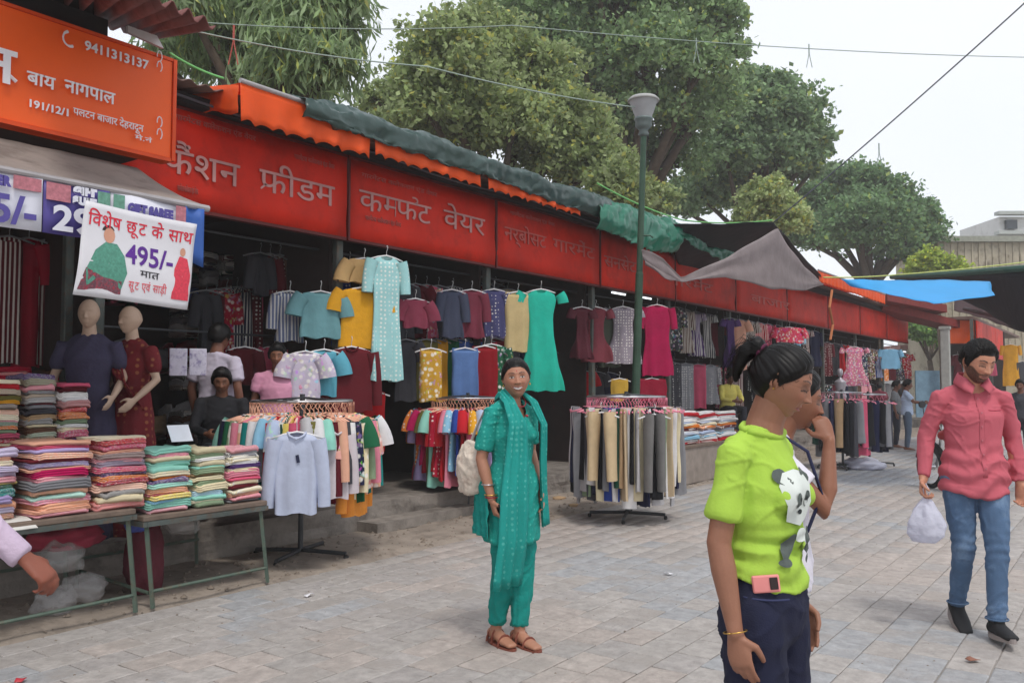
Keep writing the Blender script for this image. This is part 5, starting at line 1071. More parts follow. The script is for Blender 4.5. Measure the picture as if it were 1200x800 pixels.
def hand(B, w, d, nrm, curl=.5, sc=1., thumb=1, spread=.0, r=.0078):
    "wrist w, direction d, palm faces nrm; thumb = +1/-1 side"
    w = Vector(w); d = Vector(d).normalized(); nrm = Vector(nrm); nrm = (nrm-d*nrm.dot(d)).normalized(); sd_ = d.cross(nrm)*thumb
    B.tub([w, w+d*.03*sc, w+d*.06*sc, w+d*.085*sc], [(.025*sc, .019*sc), (.032*sc, .016*sc), (.038*sc, .014*sc), (.036*sc, .012*sc)], sd_)
    for i, (off, ln) in enumerate(((.028, .070), (.0095, .080), (-.0095, .074), (-.0275, .058))):
        b = w+d*(.083-.004*abs(i-1))*sc+sd_*off*sc; a = 0; P = [b-d*.012*sc]; p = b; P.append(p)
        for seg, f in enumerate((.42, .33, .25)):
            a += curl*(.75+.12*i)*(1.0 if seg else .8); dd = d*math.cos(a)+nrm*math.sin(a)+sd_*spread*(1.5-i)*.2; p = p+dd*ln*f*sc; P.append(p)
        B.tub(P, [r*1.08*sc, r*1.08*sc, r*sc, r*.93*sc, r*.8*sc], sd_, 8)
    t0 = w+d*.025*sc+sd_*.024*sc; t1_ = t0+(sd_*.75+d*.6+nrm*.45).normalized()*.034*sc; t2_ = t1_+(d*.9+nrm*(.3+curl*.5)+sd_*.12).normalized()*.030*sc; t3_ = t2_+(d*.8+nrm*(.5+curl*.6)-sd_*.15).normalized()*.022*sc
    B.tub([t0, t1_, t2_, t3_], [.013*sc, .0115*sc, .0095*sc, .008*sc], sd_, 8)
def head_dirs(nl, nt):
    lon = np.linspace(-pi, pi, nl, endpoint=False); lon = lon-.42*np.sin(lon); th = np.linspace(.02, pi-.02, nt); th = th
    LO, THt = np.meshgrid(lon, th); x = np.sin(THt)*np.sin(LO); y = np.sin(THt)*np.cos(LO); z = np.cos(THt)
    F = np.array([(j*nl+k, j*nl+(k+1) % nl, (j+1)*nl+(k+1) % nl, (j+1)*nl+k) for j in range(nt-1) for k in range(nl)])
    return np.stack([x.ravel(), y.ravel(), z.ravel()], 1), F[:, ::-1]
def head_surface(D, male=False, smile=0., fat=1.):
    x, y, z = D[:, 0], D[:, 1], D[:, 2]; g = lambda u, s: np.exp(-(u/s)**2)
    t = np.clip(-z, 0, 1); X = .0745*x*(1-(.26 if male else .31)*t**1.4)*fat; Y = np.where(y > 0, .092*np.abs(y)**.88*(1-.10*t**2), -.098*np.abs(y)*(1-.52*t**1.1)); Z = .112*z
    Y = Y+np.where(z < 0, .010*t, 0); Z = np.where((z < -.5) & (y > 0), Z-.004*(y), Z)
    f = smst(y, .05, .45)
    tn = np.clip((.016-Z)/.046, 0, 1); A = .0215*tn**1.25*(1-smst(-Z, .031, .042)); Y = Y+f*A*g(X, .0075+.006*tn**2)
    for s in (-1, 1):
        Y += f*(.0055*g(X-s*.0125, .006)*g(Z+.030, .0065)-.0085*g(X-s*.031, .017)*g(Z-.008, .012)+.0045*g(X-s*.031, .0115)*g(Z-.005, .0085))
        Y += f*(.004*g(X-s*.030, .020)*g(Z-.027, .006)+(.0035+.003*smile)*g(X-s*.036, .016)*g(Z+.026, .014)-.0015*g(X-s*.022-s*.006*smile, .004)*g(Z+.050, .014))
    zc = -.061+smile*.009*(X/.026)**2; wl = .021+.009*smile
    Y += f*g(X, wl)*(.0052*g(Z-zc-.0058, .0042)+.0062*g(Z-zc+.0062, .0046)-.0042*g(Z-zc, .0022)); Y += f*(.006*g(X, .016)*g(Z+.092, .013)-.003*g(X, .02)*g(Z+.078, .005))
    return np.stack([X, Y, Z], 1), f
def make_head(skin, male=False, smile=0., look='open', beard=False, nl=150, nt=112, lips=None, fat=1., bindi=False):
    D, F = head_dirs(nl, nt); P, f = head_surface(D, male, smile, fat); X, Z = P[:, 0], P[:, 2]; sk = np.array(skin); C = np.tile(sk, (len(P), 1))
    def paint(m, c, a=1.): m = np.clip(m*a, 0, 1)[:, None]; C[:] = C*(1-m)+np.array(c)*m
    fr = (f > .2)*1.
    paint(fr*np.exp(-((np.abs(X)-.036)/.016)**2-((Z+.028)/.016)**2), sk*np.array([1.1, .85, .82]), .5)
    lc = lips if lips is not None else sk*np.array([.85, .5, .55]); zc = -.061+smile*.009*(X/.026)**2; wl = .022+.009*smile
    hgt = .0092*np.sqrt(np.clip(1-(X/wl)**2, 0, 1)); paint(fr*smst(hgt-np.abs(Z-zc), -.0005, .0015), lc, .9)
    if smile > .5: paint(fr*smst(.0056*np.sqrt(np.clip(1-(X/(wl*.85))**2, 0, 1))-np.abs(Z-zc), -.0005, .001), (.72, .70, .66), 1.)
    else: paint(fr*smst(.0016-np.abs(Z-zc), -.0005, .001)*(np.abs(X) < wl), sk*.25, .8)
    hair = np.array(rgb(22, 17, 16))
    for s in (-1, 1):
        u = (X*s-.013)/.036; zb = .0255+.006*np.sin(np.clip(u, 0, 1)*pi*.9); paint(fr*smst((.0042 if male else .003)*(1-.5*np.clip(u, 0, 1))-np.abs(Z-zb), -.001, .0012)*((u > 0) & (u < 1)), hair, 1.)
        dx = (X-s*.031)/.0155; op = (.0042 if smile > .5 else .0058) if look == 'open' else .0035
        al = op*np.clip(1-dx**2, 0, 1)-np.abs(Z-.0045)
        paint(fr*smst(.013*np.clip(1-(dx*.85)**2, 0, 1)-np.abs(Z-.006), -.003, .004), sk*.5, .7)
        if look in ('open', 'smile'):
            paint(fr*smst(al, -.0003, .0006), (.62, .60, .57), 1.); paint(fr*(al > -.0003)*smst(.0062-np.sqrt((X-s*.031)**2+(Z-.0048)**2), 0, .001), (.015, .01, .008), 1.)
            paint(fr*smst(.0016-np.abs(Z-.0045-op*np.clip(1-dx**2, 0, 1)), -.0002, .0008)*(np.abs(dx) < 1.05), hair, .9)
        else: paint(fr*smst(.0026-np.abs(Z+.0005+.003*dx**2), -.0002, .0008)*(np.abs(dx) < 1.05), hair, .95)
    if bindi: paint(smst(.004-np.sqrt(X**2+(Z-.040)**2), 0, .0015)*fr, (.4, .01, .02))
    if beard:
        az = np.arctan2(np.abs(D[:, 0]), D[:, 1]); low = smst(-Z-(.036-.030*smst(az, .55, 1.15)), 0, .012)*(az < 1.75)*smst(az+np.clip(-Z-.066, 0, 1)*60, .38, .62)
        mo = smst(.006-np.abs(Z+.0475-.0+.12*np.abs(X)*.4), 0, .004)*(np.abs(X) < .030)*fr; ch = smst(-Z, .071, .076)*(az < .6)
        nn = np.array([nzv(a*260, b*260, c*260) for a, b, c in P]) if len(P) < 40000 else 0
        m = np.clip(np.maximum(np.maximum(low, mo), ch)*(.9+.3*nn), 0, 1); lp_ = smst(hgt-np.abs(Z-zc), -.0005, .0015)*fr; paint(m*(1-lp_), hair, .9)
        P[:, 1] += .004*m*(1-lp_)*(D[:, 1] > 0); P[:, 2] -= .003*m*(Z < -.08)
    paint(((np.abs(X)-.0125)**2+(Z+.0345)**2 < .0028**2)*fr*1., sk*.3, .8)
    return P, F, C, D
def hair_mesh(D, F, P, thick=.010, line=0., style='back', strands=70, seed=0, male=False):
    az = np.abs(np.arctan2(D[:, 0], D[:, 1])); Z = P[:, 2]
    xp = [0, .35, .75, 1.05, 1.30, 1.50, 1.62, 1.80, 2.2, pi]; zp = [.070, .070, .058, .034, .016, -.006, .022, -.020, -.062, -.072]
    if male: zp = [.066, .066, .060, .034, -.006, -.030, .016, -.010, -.040, -.050]
    zl = np.interp(az, xp, zp)+line; m = smst(Z-zl, -.004, .020)
    if style == 'back': bun = np.array([0, -.75, .45]); bun = bun/np.linalg.norm(bun)
    else: bun = np.array([0, .3, .95])
    e1 = np.cross(bun, [1, 0, 0]); e1 /= np.linalg.norm(e1); e2 = np.cross(bun, e1); phi = np.arctan2(D@e1, D@e2)
    nz_ = np.array([nzv(math.cos(a)*strands*.22, math.sin(a)*strands*.22, float(b)*1.2+seed) for a, b in zip(phi, D@bun)]); st = nz_*.0030
    if male: st = np.array([nzv(a*90, b*60, c*90)*.004+nzv(a*30, b*20, c*30)*.005 for a, b, c in D])
    top = 1+.5*np.clip(D[:, 2], 0, 1)*(1 if male else .3)
    off = (-.002+(thick*top+.002)*m+st*m)
    Nn = D/np.linalg.norm(D, axis=1)[:, None]; Q = P+Nn*off[:, None]
    keep = (Z-zl > -.012); Fk = F[keep[F].all(axis=1)]; return Q, Fk
def rotm(yaw=0, pitch=0, roll=0): return np.array((Matrix.Rotation(yaw, 3, 'Z') @ Matrix.Rotation(-pitch, 3, 'X') @ Matrix.Rotation(roll, 3, 'Y')))
def cloth_wr(V, Nn, amp, f=(6, 6, 14), seed=0., ridg=1.):
    "soft swells with narrow creases running along them"
    k = np.empty(len(V))
    for i, (x, y, z) in enumerate(V):
        wz = nzv(x*3, y*3, z*3+seed)*2.4; n1 = nzv(x*f[0]+seed, y*f[1], z*f[2]+seed*.7+wz); n2 = nzv(x*f[0]*.8+z*6, y*f[1]*.8+seed, z*f[2]*.7-x*7+wz); n3 = nzv(x*f[0]*2.2, y*f[1]*2.2, z*f[2]*1.6+seed)
        k[i] = n1*.7+n3*.3+ridg*(.75*math.exp(-(n1/.09)**2)+.6*math.exp(-(n2/.07)**2)*(n3 > -.1))-.12
    return V+Nn*(k*amp)[:, None]
def open_ends(V, F, tests, neck=None):
    "drop end caps: tests = [(centre, axis, radius)]; neck = (half width, z front, z back)"
    Fa = [list(f) for f in F]; C = np.array([V[f].mean(axis=0) for f in Fa]); N_ = np.array([np.cross(V[f[1]]-V[f[0]], V[f[2]]-V[f[0]]) for f in Fa]); N_ /= np.linalg.norm(N_, axis=1)[:, None]+1e-12
    keep = np.ones(len(F), bool)
    for c, a, r in tests:
        c = np.array(c); a = np.array(a)/np.linalg.norm(a); rel = C-c; h = rel@a; rad = np.linalg.norm(rel-np.outer(h, a), axis=1); keep &= ~((h > -.05) & (h < .06) & (rad < r) & (np.abs(N_@a) > .62))
    if neck:
        w, zf, zb = neck; zp = zb+(zf-zb)*np.clip((C[:, 1]+.06)/.14, 0, 1); wv = w*np.clip((C[:, 2]-zf)/.05+.25, .2, 1); keep &= ~((C[:, 2] > zp) & (np.abs(C[:, 0]) < wv))
    return [f for f, k in zip(F, keep) if k]
def add_cloth(name, B, vox, mat, t, amp=.004, f=(6, 6, 14), seed=0., tests=(), it=8, k=1., color=None, post=None, ridg=1., neck=None):
    V, Nn, F = B.fuse(vox, it); V = cloth_wr(V, Nn, amp, f, seed, ridg)
    if post is not None: V = post(V, Nn)
    if neck: F = open_ends(V, F, tests, neck)
    V = V*k; o = ob(name, mesh_np(name, V, [tuple(q) for q in F]), mat, t, color=color)
    if neck: solid(o, .003)
    return o
def person(label, p, phi, H, skin, J={}, male=False, vox=.006, headv=(150, 112), head=dict(), hp=(0, 0, 0), hair=dict(), hands=dict(), group=None, name='person', hairmat=None, nohair=False, hsc=1.):
    """p ground point, phi facing angle (0 at the camera, 90deg to the picture's right). J overrides joints, in metres on a 1.65 m figure: x to the person's right, y forward"""
    k = H/1.65; fw = -FH*math.cos(phi)+RH*math.sin(phi); rz = math.atan2(fw.y, fw.x)-pi/2
    t = thing(name, label, 'person', p, rz, group)
    sw = .185 if male else .160
    j = dict(pel=(0, 0, .90), waist=(0, 0, 1.03), chest=(0, .0, 1.20), sh=(0, -.01, 1.295), nk=(0, -.005, 1.395), hd=(0, .03, 1.515),
             hipR=(.085, 0, .86), kneR=(.09, .02, .47), ankR=(.09, -.02, .08), hipL=(-.085, 0, .86), kneL=(-.09, .02, .47), ankL=(-.09, -.02, .08),
             shR=(sw, -.01, 1.305), elR=(sw+.045, -.03, 1.07), wrR=(sw+.05, .03, .84), shL=(-sw, -.01, 1.305), elL=(-sw-.045, -.03, 1.07), wrL=(-sw-.05, .03, .84), ftR=(.02, 1, 0), ftL=(-.02, 1, 0))
    j.update(J); j = {a: Vector(b) for a, b in j.items()}
    B = Body(); w = 1.10 if male else 1.
    B.tub([j['pel']-V3(0, 0, .04), j['pel'], j['waist'], j['chest'], j['sh']], [(.110*w, .080), (.118, .082), (.094*w, .068), (.112*w, .080), (.104*w, .056)], (1, 0, 0), 18)
    for s_ in (1, -1): B.tub([j['nk']+V3(0, -.015, -.03), j['nk']+V3(s_*.06, -.015, -.050), j['sh'+('R' if s_ > 0 else 'L')]+V3(-s_*.035, -.003, .010)], [.034, .026, .026])
    nkr = .052*w; B.tub([j['sh'], j['nk'], j['nk'].lerp(j['hd'], .5)], [(nkr*1.5, nkr*1.15), (nkr, nkr), (nkr*.95, nkr)], (1, 0, 0))
    for s in 'RL':
        h, kn, an = j['hip'+s], j['kne'+s], j['ank'+s]
        B.tub([h, h.lerp(kn, .5), kn, kn.lerp(an, .35)+V3(0, -.012, 0), an.lerp(kn, .15), an], [.066, .058, .044, .046, .033, .033])
        fd = j['ft'+s].normalized(); B.tub([an-fd*.045-V3(0, 0, .035), an+fd*.03-V3(0, 0, .035), an+fd*.10-V3(0, 0, .053), an+fd*.165-V3(0, 0, .060)], [(.030, .032), (.034, .034), (.041, .022), (.034, .014)], fd.cross(V3(0, 0, 1)))
        sh, el, wr = j['sh'+s], j['el'+s], j['wr'+s]; m_ = w
        B.tub([sh, sh.lerp(el, .4), el, el.lerp(wr, .3), wr.lerp(el, .15), wr], [.033*m_, .036*m_, .034*m_, .035*m_, .024*m_, (.026, .020)], c0=.5)
        hd_ = dict(d=(wr-el), n=(-1 if s == 'R' else 1, 0, 0), curl=.35, thumb=1 if s == 'R' else -1, spread=0.); hd_.update(hands.get(s, {}))
        hand(B, wr, hd_['d'], hd_['n'], hd_['curl'], 1.02 if male else .93, hd_['thumb'], hd_['spread'])
    V, Nn, F = B.fuse(vox, 3); V = V*k; C = np.tile(np.array(skin), (len(V), 1))*np.random.default_rng(1).uniform(.97, 1.03, (len(V), 1))
    P, Fh, Ch, D = make_head(skin, male=male, nl=headv[0], nt=headv[1], **head); R = rotm(*hp); hc = np.array(j['hd']*k); S = k*(1.0 if male else .98)*hsc
    # ears
    E = MB()
    for s in (-1, 1):
        E.tube([(s*(.070+.007*math.sin(a*.5+.3)), -.004+.014*math.cos(a), -.002+.026*math.sin(a)*(1 if math.sin(a) > 0 else .9)) for a in np.linspace(-1.4, 4.2, 14)], [.004]*3+[.005]*8+[.0045]*3, 6)
        E.tube([(s*.068, -.004, -.022), (s*.072, -.004, 0), (s*.070, -.006, .018)], [(.009, .004), (.011, .004), (.008, .004)], 8)
    EV = np.array(E.V); n0 = len(V); n1 = n0+len(P)
    Vh = (P*S)@R.T+hc; Ve = (EV*S)@R.T+hc
    allV = np.concatenate([V, Vh, Ve]); allF = F+[tuple(int(i)+n0 for i in q) for q in Fh]+[tuple(i+n1 for i in q) for q in E.F]
    ob('body', mesh_np('body', allV, allF, True, np.concatenate([C, Ch, np.tile(np.array(skin)*.95, (len(EV), 1))])), SKIN, t)
    if not nohair:
        Q, Fq = hair_mesh(D, Fh, P, male=male, **hair); h = ob('hair', mesh_np('hair', (Q*S)@R.T+hc, Fq), hairmat or HAIRM, t); solid(h, .004, -1)
    t['k'] = k; return t, j, k, R, hc, S
def hpt(R, hc, S, *p): return Vector(R@(np.array(p)*S)+hc)
from mathutils.bvhtree import BVHTree
def bvh_of(o): me = o.data; return BVHTree.FromPolygons([v.co for v in me.vertices], [tuple(p.vertices) for p in me.polygons])
def tee(j, hem, r_hem, w=1., loose=.022, sl=.55, slr=.058, hem_c=None, rsl=1.):
    "T-shirt or shirt volume over the joints"
    B = Body(); hc_ = Vector(hem_c) if hem_c else Vector((j['pel'].x, j['pel'].y, hem)); tests = []
    P = [hc_]; Rr = [r_hem]
    if hc_.z < j['pel'].z-.03: P.append(j['pel']+V3(0, 0, .02)); Rr.append((min(r_hem[0], .180*w), min(r_hem[1], .142)))
    P += [j['waist'], j['chest'], j['sh']+V3(0, 0, .0)]; Rr += [((.124+loose)*w, .092+loose), ((.143+loose*.8)*w, .104+loose*.8), (.132*w, .080)]
    B.tub(P, Rr, (1, 0, 0), 22, c0=.12)
    for s_ in (1, -1): B.tub([j['nk']+V3(0, -.015, -.035), j['nk']+V3(s_*.06, -.015, -.050), j['sh'+('R' if s_ > 0 else 'L')]+V3(-s_*.035, -.003, .010)], [.052, .043, .044])
    for s in 'RL':
        sh, el, wr = j['sh'+s], j['el'+s], j['wr'+s]; mid = V3(j['sh'].x, j['sh'].y, sh.z).lerp(sh, .6)
        B.ell(tuple(sh+V3(0, 0, -.008)), .053*w, .053*w, .053*w)
        if sl <= 1.:
            e = sh.lerp(el, sl); B.tub([mid, sh, sh.lerp(e, .5), e], [.050, .053*w, slr*rsl, slr*1.04*rsl], c1=.15); tests.append((e, e-sh, slr*1.5))
        else:
            e = el.lerp(wr, min(1., sl-1)); B.tub([mid, sh, sh.lerp(el, .5), el, el.lerp(e, .5), e], [.050, .053*w, .050*w, .046*w, .041*w, .035*w], c1=.15); tests.append((e, e-el, .07))
    return B, []
def neckband(t, o, k, w, zf, zb, r, mat, name='neckband', y0=0.):
    bt = bvh_of(o); P = []
    for a in np.linspace(0, 2*pi, 29):
        c, s = math.cos(a), math.sin(a); y_ = .075*s; z = zb+(zf-zb)*max(0, min(1, (y_+.06)/.14)); h = None
        for dz in (-.006, -.012, -.020): 
            h = bt.ray_cast(V3(c*.25, s*.25+y0, z+dz)*k, V3(-c, -s, 0), .5)[0]
            if h and (h.x**2+h.y**2) > (.035*k)**2: break
        P.append(h if h else V3(c*w, s*w, z)*k)
    P[-1] = P[0]; P = [P[0]]+[(P[i-1]+P[i]*2+P[i+1])/4 for i in range(1, len(P)-1)]+[P[0]]
    m_ = MB(); m_.tube(P, r*k, 8); return m_.build(name, mat, o, smooth=True)
def pants(j, r_ank=.05, r_kn=.068, r_th=.095, top=.985, end=.0, rp=(.158, .114), fl=0.):
    B = Body(); B.tub([j['pel']-V3(0, 0, .06), j['pel'], V3(j['waist'].x, j['waist'].y, top-.03)], [(rp[0]*.95, rp[1]*.95), rp, (rp[0]*.80, rp[1]*.80)], (1, 0, 0), 20, c1=.15); tests = []
    for s in 'RL':
        h, kn, an = j['hip'+s], j['kne'+s], j['ank'+s]; e = an.lerp(kn, end)
        B.tub([h, h.lerp(kn, .5), kn, kn.lerp(an, .5), e.lerp(kn, .1), e], [r_th, (r_th+r_kn)/2+.004, r_kn, (r_kn+r_ank)/2+fl*.5, r_ank+fl, r_ank+fl], c1=.15)
    return B, []
def shoe(t, an, fd, k, mat, sole, name='shoe'):
    an = Vector(an); fd = Vector(fd).normalized(); sd_ = fd.cross(V3(0, 0, 1)).normalized(); up = sd_.cross(fd); B = Body()
    B.tub([an-fd*.055-up*.032, an+fd*.02-up*.030, an+fd*.10-up*.046, an+fd*.185-up*.054], [(.036, .038), (.041, .040), (.046, .030), (.037, .018)], sd_); B.tub([an-fd*.01+up*.02, an-up*.02], [(.042, .045), (.04, .045)], sd_)
    V, Nn, F = B.fuse(.007, 3); o = ob(name, mesh_np(name, V*k, F), mat, t)
    m = MB(); P = []
    for a in np.linspace(0, 2*pi, 24, endpoint=False):
        c, s = math.cos(a), math.sin(a); P.append(an+fd*(.065+.145*c)+sd_*(.047*s*(1-.15*c))-up*.080)
    m.prism([q*k for q in P], up*.024*k); m.build('sole', sole, o)
    return o

def depth_pt(px, dep): d = RH*((px-600)/1000)*dep+FH*dep; return Vector((d.x, d.y, 0))
S1 = rgb(170, 116, 90); S2_ = rgb(150, 104, 82); S3 = rgb(176, 124, 98); SD_ = rgb(120, 78, 60)
DENIM_N = M('navy_denim', rgb(30, 33, 56), .85, nscale=14, namt=.3, bump=(220, .2)); DENIM_B = M('blue_denim', rgb(86, 112, 144), .85, nscale=4, namt=.35, bump=(220, .25), dirt=(rgb(128, 150, 174), 4, .6))
GREENT = M('lime_cotton', rgb(166, 200, 76), .85, nscale=3, namt=.08, bump=(120, .1)); PINKS = M('coral_shirt', rgb(192, 94, 106), .85, nscale=3, namt=.1, bump=(160, .15), trans=.05)
TEALK = M('teal_kameez', rgb(26, 148, 136), .8, pat=('dots', rgb(70, 176, 160), 38), bump=(60, .3)); TEALP = M('teal_cotton', rgb(16, 136, 126), .85, nscale=5, namt=.12, bump=(60, .3)); TEALD = M('teal_dupatta', rgb(40, 172, 162), .75, pat=('dots', rgb(90, 196, 184), 30), bump=(60, .3), trans=.25)
GOLD = M('gold', rgb(212, 170, 90), .35, metal=.9); SILV = M('silver', rgb(200, 200, 205), .3, metal=.9)
# ---- girl in the lime T-shirt
gp = depth_pt(891, 2.46)
t, j, k, R, hc, S = person('young woman in lime green T-shirt and navy jeans, a pink phone in her front pocket', gp, math.radians(52), 1.64, S2_,
    hsc=.90, J=dict(nk=(0, .015, 1.395), hd=(0, .060, 1.502), elR=(.188, -.05, 1.06), wrR=(.200, .0, .83), shR=(.148, -.02, 1.30), shL=(-.148, -.01, 1.30)),
    vox=.0045, headv=(190, 140), head=dict(look='down', lips=rgb(150, 84, 84)), hp=(math.radians(12), math.radians(22), 0), hair=dict(thick=.009, strands=60), hands=dict(R=dict(curl=.45), L=dict(curl=.4)))
B, te = tee(j, .965, (.150, .118), .90, .014, .72, .047); B.tub([j['chest']+V3(.05, .07, .0), j['chest']+V3(.07, .09, -.02)], [.05, .04]); B.tub([j['chest']+V3(-.05, .07, .0), j['chest']+V3(-.07, .09, -.02)], [.05, .04])
def girl_post(V, Nn):
    z = V[:, 2]; m = smst(-z, -1.14, -1.03)*smst(z, .95, .98); an = np.arctan2(V[:, 0], V[:, 1]); w_ = np.sin(z*150+an*2.2+1.5*np.sin(an*2.1))*.5+np.sin(z*95-an*3+2)*.5
    V = V+Nn*(w_*m*.008+np.sin(V[:, 0]*22-z*34+2*np.sin(z*20))*smst(z, .95, 1.05)*smst(-z, -1.28, -1.2)*.0035)[:, None]; q = smst(-z, -1.03, -.96); V[:, 2] -= q*.045*np.clip(V[:, 1]*8+.1, -.4, 1); return V
sh_ = add_cloth('tshirt', B, .005, GREENT, t, .0042, (7, 7, 11), 3.1, te, k=k, post=girl_post, neck=(.085, 1.345, 1.385))
neckband(t, sh_, k, .07, 1.347, 1.385, .0095, GREENT)
B, te = pants(j, .050, .068, .094, 1.04, .02, (.156, .114)); jn = add_cloth('jeans', B, .007, DENIM_N, t, .006, (8, 8, 12), 5., te, k=k)
# panda print: follows the chest
bv = bpy.data.meshes
bt = bvh_of(sh_)
def print_patch(polys, bt, parent, k, cx, zc, sc, name='print', yaw=0.):
    "project flat print shapes (u right on the picture, v up) on the shirt front"
    fwd = Vector((math.sin(yaw), math.cos(yaw), 0)); rt_ = Vector((-math.cos(yaw), math.sin(yaw), 0))
    for li, (P, mat, nm) in enumerate(polys):
        P = np.array(P); us = P[:, 0]; m_ = MB(); V = []; cen = P.mean(axis=0)
        rings = [cen+(P-cen)*f for f in (.0, .25, .5, .75, 1.)]
        for r_ in rings:
            for u, v in (r_ if True else []):
                o = (Vector((0, 0, zc))+rt_*((u+cx)*sc)+Vector((0, 0, v*sc)))*k; h = bt.ray_cast(o+fwd*.6, -fwd, 1.2)[0]
                V.append((h if h else o)+fwd*(.009+.0006*li))
        n = len(P); F = [(a*n+i, a*n+(i+1) % n, (a+1)*n+(i+1) % n, (a+1)*n+i) for a in range(4) for i in range(n)]; m_.add(V, F); m_.build(nm, mat, parent, smooth=True)
PW = M('print_white', rgb(214, 220, 214), .7, nscale=20, namt=.1); PG = M('print_grey', rgb(88, 96, 92), .7, nscale=30, namt=.4); PBk = M('print_dark', rgb(48, 52, 54), .7)
def el(cx, cy, rx, ry, n=14, rot=0): return [(cx+rx*math.cos(a)*math.cos(rot)-ry*math.sin(a)*math.sin(rot), cy+rx*math.cos(a)*math.sin(rot)+ry*math.sin(a)*math.cos(rot)) for a in np.linspace(0, 2*pi, n, endpoint=False)]
print_patch([(el(-.055, .075, .022, .022), PG, 'printed_ear'), (el(.055, .075, .022, .022), PG, 'printed_ear'), ([(-.07, .05), (-.05, .085), (0, .093), (.05, .085), (.07, .05), (.072, 0), (.055, -.045), (0, -.06), (-.055, -.045), (-.072, 0)], PW, 'printed_face'),
             (el(-.032, .012, .016, .023, rot=.3), PG, 'printed_eye'), (el(.032, .012, .016, .023, rot=-.3), PG, 'printed_eye'), (el(-.03, .015, .006, .007), PBk, 'printed_eye'), (el(.03, .015, .006, .007), PBk, 'printed_eye'), (el(0, -.022, .010, .007), PBk, 'printed_nose'),
             (el(-.045, -.115, .018, .040, rot=-.5), PG, 'printed_leg'), (el(.045, -.105, .020, .045, rot=.4), PG, 'printed_leg'), (el(0, -.085, .025, .02), PW, 'printed_body'), (el(-.06, -.155, .02, .012), PG, 'printed_paw'), (el(.05, -.155, .018, .014), PG, 'printed_paw')], bt, sh_, k, -.005, 1.165, 1.0, yaw=.22)
# bun and ponytail
hm = MB(); q = [hpt(R, hc, S, 0, -.080, .062), hpt(R, hc, S, 0, -.112, .078), hpt(R, hc, S, .002, -.138, .050), hpt(R, hc, S, .004, -.145, .0), hpt(R, hc, S, 0, -.135, -.05)]
Bh = Body(); Bh.tub(q, [.020, .028, .026, .018, .008]); Bh.ell(tuple(q[1]), .027, .027, .029)
V, Nn, F = Bh.fuse(.006, 2); V = cloth_wr(V, Nn, .005, (40, 40, 12), 2.); ob('ponytail', mesh_np('ponytail', V, F), HAIRM, t)
hm.tube([hpt(R, hc, S, .024*math.cos(a), -.094+.006*math.sin(a), .070+.022*math.sin(a)) for a in np.linspace(0, 2*pi, 17)], .006, 6); hm.build('hair_tie', M('maroon_band', rgb(90, 30, 60), .7), t, smooth=True)
rs_ = random.Random(4); hm = MB()
for _ in range(46):
    a = rs_.uniform(-.5, 2.9); b_ = rs_.uniform(-.3, 1.2); r0 = 1.06; d0 = np.array([math.sin(a)*math.cos(b_)*.074, math.cos(a)*math.cos(b_)*.092, math.sin(b_)*.112+.02]); P = []
    for q_ in range(5): f = q_/4; P.append(hpt(R, hc, S, d0[0]*(r0+.10*f*f*rs_.uniform(.3, 1.2)), d0[1]*(r0+.05*f)-.018*f, d0[2]*(r0+.06*f)+.006*math.sin(f*5+a*9)))
    hm.tube(P, [.0006]*4+[.0002], 4)
for _ in range(30):
    a = rs_.uniform(-.03, .03); P = [hpt(R, hc, S, a, -.10, .08), hpt(R, hc, S, a*1.5, -.135-rs_.uniform(0, .03), .07+rs_.uniform(-.03, .04)), hpt(R, hc, S, a*1.8, -.155-rs_.uniform(0, .03), .02+rs_.uniform(-.03, .04)), hpt(R, hc, S, a*2, -.150-rs_.uniform(-.01, .03), -.05+rs_.uniform(-.04, .03))]; hm.tube(P, [.0007]*3+[.0002], 4)
lo_ = hm.build('loose_hair', HAIRM, t, smooth=True); lo_['kind'] = 'stuff'
# phone in the pocket, bracelet, earring
btj = bvh_of(jn); bts = btj
fw_ = Vector((math.sin(1.15), math.cos(1.15), 0)); o_ = Vector((0, 0, .945))*k; h_ = btj.ray_cast(o_+fw_*.6, -fw_, 1.2)[0] or o_
m_ = MB(); m_.box((-.036, -.005, -.024), (.036, .005, .022), .004); ph_ = m_.build('phone', M('pink_phone_case', rgb(238, 150, 146), .45), t, loc=h_+fw_*.009+V3(0, 0, .012), rot=(0.0, .12, -1.15))
m_ = MB(); m_.box((-.031, .0055, -.016), (-.010, .0075, .016), .002); m_.build('camera_panel', M('phone_panel', rgb(60, 50, 50), .3), ph_)
m_ = MB(); m_.tube([h_+V3(0, 0, -.012)+fw_*.012+Vector((math.cos(1.15), -math.sin(1.15), 0))*x+V3(0, 0, -.02+.25*x*x*6) for x in np.linspace(-.06, .06, 9)], .003, 6); m_.build('pocket_edge', M('pocket_seam', rgb(56, 62, 96), .8), t, smooth=True)
w0 = j['wrR']*k; ad_ = (j['wrR']-j['elR']).normalized(); a1 = ad_.cross(V3(0, 1, 0)).normalized(); a2 = ad_.cross(a1)
def bangle(t, c, a1, a2, r, th, mat, name='bracelet'): m_ = MB(); m_.tube([c+a1*r*math.cos(a)+a2*r*math.sin(a) for a in np.linspace(0, 2*pi, 21)], th, 6); m_.build(name, mat, t, smooth=True)
bangle(t, w0-ad_*.004, a1, a2, .031, .0018, GOLD)
m_ = MB(); m_.lathe([(0, -.003), (.0035, 0), (0, .003)], hpt(R, hc, S, .076, -.002, -.026), 8); m_.build('earring', GOLD, t)
for s in 'RL': shoe(t, j['ank'+s], (0, 1, 0), k, M('black_shoe', rgb(30, 30, 32), .6), M('white_sole', rgb(200, 198, 194), .6))
